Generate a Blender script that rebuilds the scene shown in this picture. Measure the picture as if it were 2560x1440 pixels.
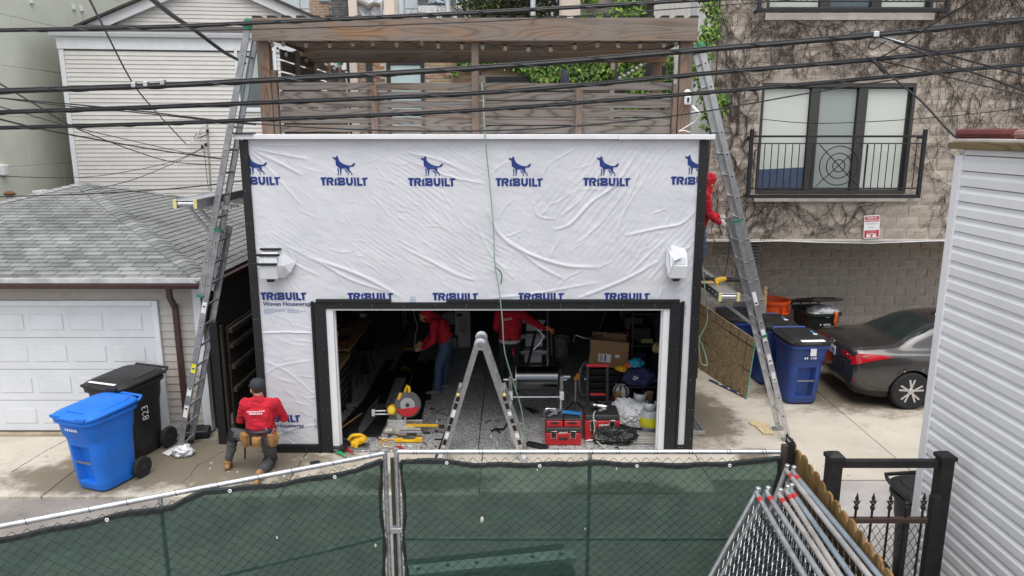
import bpy, bmesh, math, random
import numpy as np
from mathutils import Vector, Matrix, noise, geometry
R = math.radians
random.seed(7); rng = np.random.default_rng(7)
for o in list(bpy.data.objects): bpy.data.objects.remove(o)
S = bpy.context.scene; C = S.collection
# ------------------------------------------------------------------ camera
FPX, PITCH, CAM = 1831.0, R(12.0), Vector((0, -9.82, 4.5))
cd = bpy.data.cameras.new('camera'); cam = bpy.data.objects.new('camera', cd); C.objects.link(cam)
cd.sensor_width = 36; cd.lens = FPX/2560*36; cd.clip_start = .05; cd.clip_end = 800
cam.location = CAM; cam.rotation_euler = (R(90)-PITCH, 0, 0); S.camera = cam
# ------------------------------------------------------------------ sky and sun (overcast)
W = bpy.data.worlds.new('World'); S.world = W; W.use_nodes = True
nt = W.node_tree; nt.nodes.clear()
sk = nt.nodes.new('ShaderNodeTexSky'); sk.sky_type = 'NISHITA'; sk.sun_disc = False
SUN_EL, SUN_AZ = R(70), R(180)          # azimuth measured from +Y clockwise
sk.sun_elevation = SUN_EL; sk.sun_rotation = SUN_AZ; sk.dust_density = 2.5; sk.air_density = 1.2; sk.ozone_density = 1.0
hs = nt.nodes.new('ShaderNodeHueSaturation'); hs.inputs['Saturation'].default_value = .34
bg = nt.nodes.new('ShaderNodeBackground'); bg.inputs[1].default_value = .15
wo = nt.nodes.new('ShaderNodeOutputWorld')
nt.links.new(sk.outputs[0], hs.inputs['Color']); nt.links.new(hs.outputs[0], bg.inputs[0]); nt.links.new(bg.outputs[0], wo.inputs[0])
sl = bpy.data.lights.new('sun', 'SUN'); sl.energy = 1.5; sl.angle = R(60); sl.color = (1, .96, .9)
so = bpy.data.objects.new('sun', sl); C.objects.link(so)
sd = Vector((math.sin(SUN_AZ)*math.cos(SUN_EL), math.cos(SUN_AZ)*math.cos(SUN_EL), math.sin(SUN_EL)))
so.rotation_euler = sd.to_track_quat('Z', 'Y').to_euler(); so.location = sd*30
S.view_settings.view_transform = 'Standard'; S.view_settings.look = 'None'
S.view_settings.exposure = 0.65; S.view_settings.gamma = 1
# ------------------------------------------------------------------ helpers
def ray(u, v):
    dx, dy = (u-1280)/FPX, -(v-720)/FPX
    c, s = math.cos(PITCH), math.sin(PITCH)
    return Vector((dx, c+dy*s, -s+dy*c))
def P(u, v, x=None, y=None, z=None):
    """photo pixel -> point on a plane of constant x, y or z"""
    d = ray(u, v)
    t = (x-CAM.x)/d.x if x is not None else (y-CAM.y)/d.y if y is not None else (z-CAM.z)/d.z
    return CAM+d*t
def wm(o):
    m = o.matrix_basis.copy()
    while o.parent: o = o.parent; m = o.matrix_basis @ m
    return m
class MB:
    def __init__(s): s.v = []; s.f = []; s.mi = []; s.m = 0
    def add(s, vs, fs):
        o = len(s.v); s.v += [tuple(v) for v in vs]; s.f += [tuple(i+o for i in f) for f in fs]; s.mi += [s.m]*len(fs); return s
    def box(s, c, d, rot=None):
        c = Vector(c); vs = []
        for k in range(8):
            p = Vector(((k & 1)-.5, ((k >> 1) & 1)-.5, ((k >> 2) & 1)-.5)); p = Vector((p.x*d[0], p.y*d[1], p.z*d[2]))
            vs.append(c+(rot @ p if rot else p))
        return s.add(vs, [(0, 2, 3, 1), (4, 5, 7, 6), (0, 1, 5, 4), (2, 6, 7, 3), (0, 4, 6, 2), (1, 3, 7, 5)])
    def box2(s, a, b):
        a, b = Vector(a), Vector(b); return s.box((a+b)/2, [abs(b[i]-a[i]) for i in range(3)])
    def bar(s, p, q, w, h, up=(0, 0, 1)):
        """box beam from p to q; w across, h along 'up'"""
        p, q = Vector(p), Vector(q); x = (q-p).normalized(); y = Vector(up).cross(x)
        if y.length < 1e-4: y = Vector((0, 1, 0)).cross(x)
        y.normalize(); z = x.cross(y)
        return s.box((p+q)/2, ((q-p).length, w, h), Matrix((x, y, z)).transposed())
    def tube(s, pts, r, n=6, cap=True, closed=False):
        pts = [Vector(p) for p in pts]; k = len(pts); rs = r if isinstance(r, (list, tuple)) else [r]*k
        ax = None; vs = []
        for i, p in enumerate(pts):
            a = pts[(i-1) % k] if (i or closed) else p; b = pts[(i+1) % k] if (i < k-1 or closed) else p
            t = b-a; t = t.normalized() if t.length > 1e-9 else Vector((0, 0, 1))
            if ax is None:
                ax = t.orthogonal().normalized()
            else:
                ax = ax-t*ax.dot(t); ax = ax.normalized() if ax.length > 1e-6 else t.orthogonal().normalized()
            bx = t.cross(ax)
            for j in range(n):
                an = 2*math.pi*j/n; vs.append(p+(ax*math.cos(an)+bx*math.sin(an))*rs[i])
        fs = [(i*n+j, i*n+(j+1) % n, ((i+1) % k)*n+(j+1) % n, ((i+1) % k)*n+j) for i in range(k if closed else k-1) for j in range(n)]
        if cap and not closed: fs += [tuple(range(n))[::-1], tuple((k-1)*n+j for j in range(n))]
        return s.add(vs, fs)
    def lathe(s, prof, n=16, c=(0, 0, 0), rot=None):
        """profile of (radius, height) turned about z"""
        c = Vector(c); vs = []
        for r, h in prof:
            for j in range(n):
                p = Vector((r*math.cos(2*math.pi*j/n), r*math.sin(2*math.pi*j/n), h)); vs.append(c+(rot @ p if rot else p))
        fs = [(i*n+j, i*n+(j+1) % n, (i+1)*n+(j+1) % n, (i+1)*n+j) for i in range(len(prof)-1) for j in range(n)]
        fs += [tuple(range(n))[::-1], tuple((len(prof)-1)*n+j for j in range(n))]
        return s.add(vs, fs)
    def prism(s, poly, d, mat):
        """2d polygon extruded by vector (0,0,d), then mapped by a 4x4 matrix"""
        n = len(poly); vs = [mat @ Vector((x, y, 0)) for x, y in poly]+[mat @ Vector((x, y, d)) for x, y in poly]
        return s.add(vs, [tuple(range(n))[::-1], tuple(range(n, 2*n))]+[(i, (i+1) % n, n+(i+1) % n, n+i) for i in range(n)])
    def loft(s, rings, closed=True, caps=True):
        n = len(rings[0]); vs = [p for r in rings for p in r]; m = n if closed else n-1
        fs = [(i*n+j, i*n+(j+1) % n, (i+1)*n+(j+1) % n, (i+1)*n+j) for i in range(len(rings)-1) for j in range(m)]
        if caps and closed: fs += [tuple(range(n))[::-1], tuple((len(rings)-1)*n+j for j in range(n))]
        return s.add(vs, fs)
    def mesh(s, name):
        me = bpy.data.meshes.new(name); me.from_pydata(s.v, [], s.f); me.update(); return me
    def build(s, name, mat, par=None, smooth=False, bev=0, world=True, sub=0, seg=2):
        if par is not None and world:
            im = wm(par).inverted(); s.v = [tuple(im @ Vector(v)) for v in s.v]
        me = s.mesh(name)
        for m in (mat if isinstance(mat, (list, tuple)) else [mat]): me.materials.append(m)
        if any(s.mi): me.polygons.foreach_set('material_index', s.mi)
        bm = bmesh.new(); bm.from_mesh(me); bmesh.ops.recalc_face_normals(bm, faces=bm.faces); bm.to_mesh(me); bm.free()
        if smooth: me.polygons.foreach_set('use_smooth', [True]*len(me.polygons))
        return link(name, me, par, smooth, bev, sub, seg)
def link(name, me, par=None, smooth=False, bev=0, sub=0, seg=2):
    o = bpy.data.objects.new(name, me); C.objects.link(o); o.parent = par
    if bev:
        b = o.modifiers.new('bevel', 'BEVEL'); b.width = bev; b.segments = seg; b.limit_method = 'ANGLE'; b.angle_limit = R(35)
    if sub:
        b = o.modifiers.new('sub', 'SUBSURF'); b.levels = sub; b.render_levels = sub
    if smooth:
        try:
            me.set_sharp_from_angle(angle=R(40))
        except Exception: pass
    return o
def tag(o, label=None, cat=None, group=None, kind=None):
    for k, v in (('label', label), ('category', cat), ('group', group), ('kind', kind)):
        if v: o[k] = v
    return o
def thing(name, label, cat, loc=(0, 0, 0), rz=0, group=None):
    o = bpy.data.objects.new(name, None); C.objects.link(o); o.location = loc; o.rotation_euler = (0, 0, rz)
    o.empty_display_size = .1; return tag(o, label, cat, group)
def dup(o, par=None):
    c = o.copy(); C.objects.link(c); c.parent = par
    for ch in [x for x in o.children]: dup(ch, c)
    return c
def spline(q, per=10):
    q = [Vector(p) for p in q]; out = []
    for i in range(len(q)-1):
        p0, p1, p2, p3 = q[max(i-1, 0)], q[i], q[i+1], q[min(i+2, len(q)-1)]
        for t in np.linspace(0, 1, per, endpoint=False): out.append(.5*((2*p1)+(p2-p0)*t+(2*p0-5*p1+4*p2-p3)*t*t+(3*p1-p0-3*p2+p3)*t**3))
    return out+[q[-1]]
def TM(loc, x, y):
    """matrix from origin and two in-plane axes"""
    x = Vector(x).normalized(); y = Vector(y); y = (y-x*y.dot(x)).normalized(); z = x.cross(y)
    m = Matrix((x, y, z)).transposed().to_4x4(); m.translation = Vector(loc); return m
def text_mb(body, size, mat4, mb=None, bold=0, align='CENTER', sx=1):
    cu = bpy.data.curves.new('txt', 'FONT'); cu.body = body; cu.size = size; cu.offset = bold; cu.align_x = align; cu.resolution_u = 2
    ob = bpy.data.objects.new('txt', cu); C.objects.link(ob); bpy.context.view_layer.update()
    me = bpy.data.meshes.new_from_object(ob.evaluated_get(bpy.context.evaluated_depsgraph_get()))
    bpy.data.objects.remove(ob); bpy.data.curves.remove(cu); mb = mb or MB()
    mb.add([mat4 @ Vector((v.co.x*sx, v.co.y, v.co.z)) for v in me.vertices], [tuple(p.vertices) for p in me.polygons]); bpy.data.meshes.remove(me)
    return mb
def flat(polys, mb=None):
    """list of (outline, holes) 2d -> triangles in x,y,0"""
    mb = mb or MB()
    for out, holes in polys:
        loops = [[Vector((x, y, 0)) for x, y in l] for l in [out]+holes]
        tri = geometry.tessellate_polygon(loops); mb.add([p for l in loops for p in l], tri)
    return mb
# ------------------------------------------------------------------ materials
MATS = {}
def nodes(name):
    m = bpy.data.materials.new(name); m.use_nodes = True; n = m.node_tree; b = n.nodes['Principled BSDF']
    return m, n, b
def L(n, a, b): n.links.new(a, b)
def rgb(c): return (c[0], c[1], c[2], 1)
def mixc(n, fac, a, b, mode='MIX'):
    x = n.nodes.new('ShaderNodeMix'); x.data_type = 'RGBA'; x.blend_type = mode
    for i, v in ((0, fac), (6, a), (7, b)):
        if hasattr(v, 'links'): L(n, v, x.inputs[i])
        else: x.inputs[i].default_value = v if i == 0 else rgb(v)
    return x.outputs[2]
def noi(n, vec, scale, detail=4, rough=.55, dist=0):
    t = n.nodes.new('ShaderNodeTexNoise'); t.inputs['Scale'].default_value = scale; t.inputs['Detail'].default_value = detail
    t.inputs['Roughness'].default_value = rough; t.inputs['Distortion'].default_value = dist
    if vec is not None: L(n, vec, t.inputs['Vector'])
    return t.outputs['Fac']
def ramp(n, fac, stops):
    r = n.nodes.new('ShaderNodeValToRGB'); e = r.color_ramp.elements
    while len(e) < len(stops): e.new(.5)
    for i, (p, c) in enumerate(stops): e[i].position = p; e[i].color = rgb(c) if isinstance(c, (tuple, list)) else (c, c, c, 1)
    L(n, fac, r.inputs[0]); return r.outputs[0]
def pos(n, stretch=None, rnd=0):
    g = n.nodes.new('ShaderNodeNewGeometry'); out = g.outputs['Position']
    if rnd:
        oi = n.nodes.new('ShaderNodeObjectInfo'); vm = n.nodes.new('ShaderNodeVectorMath'); vm.operation = 'SCALE'
        L(n, oi.outputs['Random'], vm.inputs['Scale']); vm.inputs[0].default_value = (37*rnd, 61*rnd, 23*rnd)
        va = n.nodes.new('ShaderNodeVectorMath'); L(n, out, va.inputs[0]); L(n, vm.outputs[0], va.inputs[1]); out = va.outputs[0]
    if stretch:
        mp = n.nodes.new('ShaderNodeMapping'); mp.inputs['Scale'].default_value = stretch; L(n, out, mp.inputs['Vector']); out = mp.outputs[0]
    return out
def bump(n, b, h, strength, dist=.01):
    u = n.nodes.new('ShaderNodeBump'); u.inputs['Strength'].default_value = strength; u.inputs['Distance'].default_value = dist
    L(n, h, u.inputs['Height'])
    if b.inputs['Normal'].links: L(n, b.inputs['Normal'].links[0].from_socket, u.inputs['Normal'])
    L(n, u.outputs[0], b.inputs['Normal'])
def M(name, col, rough=.6, metal=0, var=.18, scale=5, bmp=0, bscale=60, spec=.5, col2=None, stretch=None, rnd=0, dirt=0, tr=0):
    """general surface: two-tone noise, per-object tint, fine relief, optional dirt"""
    if name in MATS: return MATS[name]
    m, n, b = nodes(name); v = pos(n, stretch)
    c2 = col2 or tuple(min(1, c*(1+var)) for c in col); c1 = col if col2 else tuple(c*(1-var) for c in col)
    f = ramp(n, noi(n, v, scale, 6, .6), [(.3, 0.), (.7, 1.)]); c = mixc(n, f, c1, c2)
    if dirt:
        d = ramp(n, noi(n, pos(n), 1.7, 8, .7), [(.5, 0.), (.72, dirt)]); c = mixc(n, d, c, (.09, .08, .065))
    if rnd:
        oi = n.nodes.new('ShaderNodeObjectInfo'); mr = n.nodes.new('ShaderNodeMapRange'); mr.inputs[3].default_value = 1-rnd; mr.inputs[4].default_value = 1+rnd
        L(n, oi.outputs['Random'], mr.inputs[0]); hv = n.nodes.new('ShaderNodeHueSaturation'); L(n, mr.outputs[0], hv.inputs['Value']); L(n, c, hv.inputs['Color']); c = hv.outputs[0]
    L(n, c, b.inputs['Base Color']); b.inputs['Metallic'].default_value = metal; b.inputs['Specular IOR Level'].default_value = spec
    rr = n.nodes.new('ShaderNodeMapRange'); rr.inputs[3].default_value = max(.02, rough*.85); rr.inputs[4].default_value = min(1, rough*1.15)
    L(n, noi(n, v, scale*3), rr.inputs[0]); L(n, rr.outputs[0], b.inputs['Roughness'])
    if bmp: bump(n, b, noi(n, v, bscale, 5, .6), bmp)
    if tr: b.inputs['Transmission Weight'].default_value = tr
    MATS[name] = m; return m
def wood(name, dark, light, axis=0, mid=None, rough=.75, freq=16, rnd=1, grey=None):
    """contour-line grain running along one axis, knots where the contours close"""
    if name in MATS: return MATS[name]
    m, n, b = nodes(name); st = [2.2, 2.2, 2.2]; st[axis] = .32
    v = pos(n, None, rnd); mp = n.nodes.new('ShaderNodeMapping'); mp.inputs['Scale'].default_value = st; L(n, v, mp.inputs['Vector']); v2 = mp.outputs[0]
    a = noi(n, v2, 1.6, 2, .4, .3)
    mu = n.nodes.new('ShaderNodeMath'); mu.operation = 'MULTIPLY'; mu.inputs[1].default_value = freq*2; L(n, a, mu.inputs[0])
    pp = n.nodes.new('ShaderNodeMath'); pp.operation = 'PINGPONG'; pp.inputs[1].default_value = 1; L(n, mu.outputs[0], pp.inputs[0])
    st2 = [60, 60, 60]; st2[axis] = 1.5
    mp2 = n.nodes.new('ShaderNodeMapping'); mp2.inputs['Scale'].default_value = st2; L(n, v, mp2.inputs['Vector'])
    fine = noi(n, mp2.outputs[0], 1, 3)
    g = ramp(n, pp.outputs[0], [(.0, 0.), (.35, .75), (1., 1.)])
    c = mixc(n, g, dark, light); c = mixc(n, .35, c, mixc(n, fine, dark, light))
    if mid: c = mixc(n, ramp(n, noi(n, v2, 2.3, 3), [(.48, 0.), (.68, .85)]), c, mixc(n, g, tuple(x*.45 for x in mid), mid))
    if grey: c = mixc(n, ramp(n, noi(n, v, 1.2, 5), [(.4, 0.), (.7, .7)]), c, grey)
    L(n, c, b.inputs['Base Color']); b.inputs['Roughness'].default_value = rough; b.inputs['Specular IOR Level'].default_value = .3
    bump(n, b, g, .25, .004); bump(n, b, fine, .3, .003)
    MATS[name] = m; return m
WHITE = M('white_paint', (.72, .73, .75), .5, var=.05)
BLACK = M('black_trim', (.009, .0095, .011), .5, var=.3, scale=20, bmp=.1)
BLACKP = M('black_plastic', (.012, .012, .014), .42, var=.3, scale=14, bmp=.12, bscale=150)
STEEL = M('galvanised', (.52, .54, .56), .42, .85, var=.25, scale=18, bmp=.08)
ALU = M('aluminium', (.62, .63, .65), .36, .9, var=.15, scale=22, bmp=.06)
ALUD = M('aluminium_dull', (.34, .345, .36), .45, .75, var=.25, scale=12, bmp=.08)
BLUEP = M('print_blue', (.006, .030, .185), .55, var=.1)
NAVYP = M('print_navy', (.03, .05, .16), .55, var=.1)
RED = M('red_plastic', (.42, .012, .018), .42, var=.15, scale=18)
YEL = M('yellow_plastic', (.72, .42, .015), .42, var=.15, scale=18)
RUBBER = M('rubber', (.015, .015, .016), .8, var=.3, scale=30, bmp=.2)
SCREW = M('screw_head', (.35, .35, .37), .4, .8)
# ------------------------------------------------------------------ ground
def concrete(name, a, b, stain=.6, speck=.35, wet=()):
    m, n, bs = nodes(name); v = pos(n)
    c = mixc(n, ramp(n, noi(n, v, .9, 8, .65), [(.35, 0.), (.65, 1.)]), a, b)
    c = mixc(n, ramp(n, noi(n, v, 90, 3, .7), [(.45, 0.), (.75, speck)]), c, tuple(x*.45 for x in a))
    c = mixc(n, ramp(n, noi(n, v, 1.6, 9, .75), [(.56, 0.), (.7, stain)]), c, tuple(x*.5 for x in a))
    w = None
    for (cx, cy, rx, ry) in wet:          # damp patches with ragged outlines
        mp = n.nodes.new('ShaderNodeMapping'); mp.vector_type = 'POINT'; mp.inputs['Location'].default_value = (-cx/rx, -cy/ry, 0); mp.inputs['Scale'].default_value = (1/rx, 1/ry, 0); L(n, v, mp.inputs['Vector'])
        ln = n.nodes.new('ShaderNodeVectorMath'); ln.operation = 'LENGTH'; L(n, mp.outputs[0], ln.inputs[0])
        ad = n.nodes.new('ShaderNodeMath'); ad.operation = 'MULTIPLY_ADD'; L(n, noi(n, v, 3.5, 8, .7), ad.inputs[0]); ad.inputs[1].default_value = 1.5; L(n, ln.outputs['Value'], ad.inputs[2])
        f = ramp(n, ad.outputs[0], [(.0, 1.), (.78, .85), (.98, 0.)])
        # ramp input is clamped to 0..1, so scale first
        sc = n.nodes.new('ShaderNodeMath'); sc.operation = 'MULTIPLY'; sc.inputs[1].default_value = .55; L(n, ad.outputs[0], sc.inputs[0]); L(n, sc.outputs[0], f.node.inputs[0])
        if w is None: w = f
        else:
            mx = n.nodes.new('ShaderNodeMath'); mx.operation = 'MAXIMUM'; L(n, w, mx.inputs[0]); L(n, f, mx.inputs[1]); w = mx.outputs[0]
    rough = .88
    if w is not None:
        mm = n.nodes.new('ShaderNodeMath'); mm.operation = 'MULTIPLY'; mm.inputs[1].default_value = 1.0; L(n, w, mm.inputs[0])
        c = mixc(n, mm.outputs[0], c, (a[0]*.30, a[1]*.27, a[2]*.225))
    L(n, c, bs.inputs['Base Color']); bs.inputs['Roughness'].default_value = rough; bs.inputs['Specular IOR Level'].default_value = .3
    bump(n, bs, noi(n, v, 140, 4, .7), .35, .004); bump(n, bs, noi(n, v, 9, 6), .3, .01)
    MATS[name] = m; return m
GL = P(300, 1120, z=0); 
CONC = concrete('apron_concrete', (.45, .41, .345), (.56, .515, .44), .5, .42,
                wet=[(-4.3, -.3, 2.2, .95), (-5.6, -.75, 1.3, .7), (2.95, 1.5, .75, 1.5), (3.45, -.15, .32, .35), (-1.2, -.9, 1.2, .35), (6.2, 2.6, 2.2, 1.3), (1.4, -1.15, .9, .3)])
ALLEY = concrete('alley_asphalt', (.20, .18, .165), (.31, .285, .26), .5, .75)
GRAV = concrete('alley_gravel', (.34, .31, .30), (.55, .52, .50), .3, .95)
m = MB(); m.add([(-120, -60, -.04), (120, -60, -.04), (120, 160, -.04), (-120, 160, -.04)], [(0, 1, 2, 3)])
tag(m.build('ground', ALLEY), kind='structure')
m = MB(); m.box2((3.5, -4.3, -.038), (14, -.86, -.02)); tag(m.build('gravel_strip', GRAV), kind='structure')
ap = bpy.data.objects.new('concrete_apron', None); C.objects.link(ap); tag(ap, kind='structure')
G = .012
def slab(x0, y0, x1, y1, z1=0, mat=None, par=ap, name='slab', z0=-.12):
    m = MB(); m.box2((x0+G/2, y0+G/2, z0), (x1-G/2, y1-G/2, z1)); return m.build(name, mat or CONC, par, bev=.006)
for a in ((-14, -1.32, -9.1, .72), (-9.1, -1.32, -5.95, .72), (-5.95, -1.32, -2.95, 0), (-5.95, 0, -3.56, 9.0), (-2.95, -1.28, -.42, 0), (-.42, -1.2, 2.62, 0),
          (2.62, -.86, 5.42, 2.22), (5.42, -.86, 8.6, 2.22), (2.62, 2.22, 5.42, 5.3), (5.42, 2.22, 8.6, 5.3), (8.6, -.86, 12, 2.22), (8.6, 2.22, 12, 5.3)):
    slab(*a)
TURF = M('turf', (.06, .17, .03), .9, var=.4, scale=60, bmp=.6, bscale=200)
m = MB(); m.box2((-4.4, .55, .001), (-3.62, 4, .014)); tag(m.build('turf_strip', TURF), kind='structure')
rk = random.Random(4); m = MB()
for px in ([(440, 1215), (475, 1190), (492, 1165), (520, 1150), (560, 1128)], [(600, 1235), (640, 1205), (668, 1185), (690, 1150)], [(30, 1180), (110, 1130), (170, 1098)]):
    q = spline([P(u, v, z=.001) for u, v in px], 6)
    for a, b in zip(q, q[1:]): m.bar(a+Vector((rk.gauss(0, .006), rk.gauss(0, .006), 0)), b+Vector((rk.gauss(0, .006), rk.gauss(0, .006), 0)), rk.uniform(.004, .014), .003)
tag(m.build('cracks', M('crack_dirt', (.07, .06, .045), .95), ap), kind='stuff')
# broken bits on the apron edge
m = MB()
for i in range(60):
    x = random.uniform(-4.2, -2.2) if i < 22 else random.uniform(-6, 6.5); y = random.uniform(-1.25, -.2); r = random.uniform(.006, .02)
    m.box((x, y, r*.35), (r*2, r*1.6, r*.8), Matrix.Rotation(random.uniform(0, 3), 3, 'Z'))
tag(m.build('rubble', M('rubble', (.45, .42, .38), .9, var=.4)), 'small stone crumbs scattered on the concrete apron', 'rubble', kind='stuff')
# ------------------------------------------------------------------ the garage being re-clad
XL, XR, ZT = -3.555, 2.565, 4.43
GA = thing('garage', 'garage wrapped in white housewrap with black trim around its open door', 'garage', (-.5, 0, 0))
def epoxy():
    m, n, b = nodes('epoxy_floor'); v = pos(n)
    vo = n.nodes.new('ShaderNodeTexVoronoi'); vo.inputs['Scale'].default_value = 85; L(n, v, vo.inputs['Vector'])
    sp = n.nodes.new('ShaderNodeSeparateColor'); L(n, vo.outputs['Color'], sp.inputs[0])
    c = ramp(n, sp.outputs[0], [(0, .10), (.25, .26), (.7, .36), (.8, .62)]); c.node.color_ramp.interpolation = 'CONSTANT'
    c = mixc(n, ramp(n, noi(n, v, 2, 6), [(.55, 0.), (.75, .4)]), c, (.2, .18, .15))
    L(n, c, b.inputs['Base Color']); b.inputs['Roughness'].default_value = .42; return m
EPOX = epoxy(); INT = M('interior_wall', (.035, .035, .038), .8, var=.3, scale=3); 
fx = [-3.42, -.49, 2.44]; fy = [.0, 3.3, 6.4]
for i in (0, 1):
    for j in (0, 1): slab(fx[i], fy[j], fx[i+1], fy[j+1], .02, EPOX, GA, 'floor_panel', -.1)
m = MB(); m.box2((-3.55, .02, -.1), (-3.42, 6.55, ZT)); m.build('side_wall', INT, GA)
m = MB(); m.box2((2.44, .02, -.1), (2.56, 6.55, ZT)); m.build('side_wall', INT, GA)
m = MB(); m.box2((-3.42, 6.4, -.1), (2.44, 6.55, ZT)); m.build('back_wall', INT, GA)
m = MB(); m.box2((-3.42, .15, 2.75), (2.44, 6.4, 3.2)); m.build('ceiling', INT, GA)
DECK = wood('deck_wood', (.10, .075, .055), (.22, .18, .145), 0)
m = MB(); m.box2((-3.42, .15, 3.2), (2.44, 6.4, 3.3)); m.build('roof_deck', DECK, GA)
SHEATH = wood('sheathing', (.28, .13, .07), (.5, .26, .15), 0)
m = MB()
m.box2((-3.42, .02, -.05), (-2.60, .15, ZT)); m.box2((2.21, .02, -.05), (2.44, .15, ZT)); m.box2((-2.60, .02, 2.13), (2.21, .15, ZT))
m.build('front_wall', SHEATH, GA)
# --- wrap with real folds
folds = [([(1215, 520), (1245, 580), (1280, 612), (1340, 642), (1420, 665), (1505, 668)], .018, .026), ([(1290, 612), (1340, 660), (1415, 700)], .012, .022),
         ([(1385, 575), (1425, 560), (1480, 505), (1545, 455), (1600, 365)], .014, .022), ([(1558, 590), (1640, 572), (1705, 558), (1742, 520)], .013, .02),
         ([(760, 640), (860, 672), (930, 702), (1010, 748)], .016, .026), ([(720, 615), (800, 655), (880, 700), (990, 735)], .012, .02), ([(1005, 617), (1080, 655), (1150, 690), (1190, 700)], .012, .022),
         ([(1440, 748), (1560, 700), (1650, 650)], .014, .025), ([(1560, 695), (1640, 620), (1660, 600)], .009, .016), ([(1220, 745), (1330, 735), (1500, 705)], .008, .02), ([(1190, 560), (1230, 640), (1290, 700)], .008, .02),
         ([(1655, 715), (1650, 745)], .01, .014), ([(1520, 400), (1450, 500), (1400, 540)], .009, .018), ([(1570, 470), (1500, 560), (1440, 610)], .008, .018), ([(1620, 440), (1560, 530), (1540, 600)], .008, .02),
         ([(1590, 350), (1600, 420), (1560, 520)], .009, .018), ([(622, 370), (700, 385), (780, 400)], .012, .018), ([(622, 372), (700, 408), (760, 440)], .013, .02), ([(624, 375), (680, 430), (760, 520)], .009, .018),
         ([(625, 360), (720, 362), (860, 355)], .01, .016), ([(1010, 380), (1100, 400), (1190, 440)], .01, .018), ([(1010, 395), (1120, 440), (1215, 460)], .009, .016), ([(1330, 500), (1345, 540), (1390, 548)], .008, .016),
         ([(700, 660), (760, 760), (790, 800)], .006, .018), ([(700, 620), (740, 660), (800, 690)], .009, .018), ([(652, 832), (720, 830), (795, 833)], .014, .012), ([(655, 900), (720, 930), (790, 990)], .007, .016), ([(655, 940), (700, 915), (780, 900)], .006, .014),
         ([(690, 1090), (740, 1070), (800, 1060)], .007, .015), ([(1705, 760), (1700, 900), (1695, 1050)], .008, .014), ([(1720, 700), (1712, 800), (1698, 900)], .006, .012)]
SEG = []
for path, a, w in folds:
    q = [P(u, v, y=0) for u, v in path]
    # smooth the path
    pts = []
    for i in range(len(q)-1):
        p0, p1, p2, p3 = q[max(i-1, 0)], q[i], q[i+1], q[min(i+2, len(q)-1)]
        for t in np.linspace(0, 1, 6, endpoint=False): pts.append(.5*((2*p1)+(p2-p0)*t+(2*p0-5*p1+4*p2-p3)*t*t+(3*p1-p0-3*p2+p3)*t**3))
    pts.append(q[-1]); N = len(pts)
    for i in range(N-1):
        e0 = math.sin(math.pi*min(1, max(.0, i/(N-1))))**.5; e1 = math.sin(math.pi*min(1, (i+1)/(N-1)))**.5
        SEG.append((pts[i].x, pts[i].z, pts[i+1].x, pts[i+1].z, a*e0, a*e1, w))
rk = random.Random(11)
for k in range(150):                      # short irregular creases
    x = rk.uniform(-3.4, 2.4); z = rk.uniform(2.3, 4.35) if k < 125 else rk.uniform(.2, 2.1)
    if z < 2.2: x = rk.uniform(-3.4, -2.8)
    an = rk.gauss(R(-33), .22) if x < -.2+rk.gauss(0, .5) else rk.gauss(R(48), .35); l = rk.uniform(.12, .6); a = rk.uniform(.0025, .0075); w = rk.uniform(.008, .016); q = [(x, z)]
    for i in range(5): an += rk.gauss(0, .16); x += math.cos(an)*l/5; z += math.sin(an)*l/5; q.append((x, z))
    for i in range(5): SEG.append((*q[i], *q[i+1], a*math.sin(math.pi*i/5), a*math.sin(math.pi*(i+1)/5), w))
def vn(x, y, seed):
    """smooth value noise on numpy arrays"""
    g = np.random.default_rng(seed).random((64, 64)); xi = np.floor(x).astype(int); yi = np.floor(y).astype(int); fx_ = x-xi; fy_ = y-yi
    fx_ = fx_*fx_*(3-2*fx_); fy_ = fy_*fy_*(3-2*fy_); q = lambda a, b: g[a % 64, b % 64]
    return (q(xi, yi)*(1-fx_)+q(xi+1, yi)*fx_)*(1-fy_)+(q(xi, yi+1)*(1-fx_)+q(xi+1, yi+1)*fx_)*fy_
def hW(x, z):
    x = np.asarray(x, float); z = np.asarray(z, float); h = np.zeros_like(x)
    acc = {}
    for (x0, z0, x1, z1, a0, a1, w) in SEG:
        near = (x > min(x0, x1)-4*w) & (x < max(x0, x1)+4*w) & (z > min(z0, z1)-4*w) & (z < max(z0, z1)+4*w)
        if not near.any(): continue
        dx, dz = x1-x0, z1-z0; l2 = dx*dx+dz*dz+1e-9; t = np.clip(((x[near]-x0)*dx+(z[near]-z0)*dz)/l2, 0, 1)
        d = np.hypot(x[near]-x0-t*dx, z[near]-z0-t*dz); h[near] = np.maximum(h[near], (a0+(a1-a0)*t)*np.exp(-(d/w)**2*1.4))
    # tension ripples: down-right on the left half, down-left on the right half
    m = np.clip((x+.2)/.9, 0, 1); up = np.clip((z-2.2)/.4, .35, 1)
    wob = vn(x*1.3+5, z*1.3, 3)*11+vn(x*4, z*4, 5)*2.6
    r1 = np.sin((x*.62+z)*88+wob*1.6); r2 = np.sin((x*-1.15+z)*52+wob*1.4); amp = vn(x*1.7, z*1.7, 11)
    h = h+up*(.0014*(1-m)*np.maximum(r1, -.5)*np.clip(amp*3-.9, .05, 1.3)*(.4+vn(x*6, z*6, 77))+.0020*m*np.maximum(r2, -.4)*np.clip(amp*2-.5, 0, 1.2))
    h = h+.014*vn(x*1.1+9, z*1.4, 21)+.004*vn(x*7+z*5, z*9, 8)+.0028*vn(x*16+z*13, z*19-x*6, 31)
    # slight sag below the cap
    return h+.012*np.exp(-((z-4.34)/.05)**2)*np.abs(np.sin(x*2.1+1))
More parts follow.
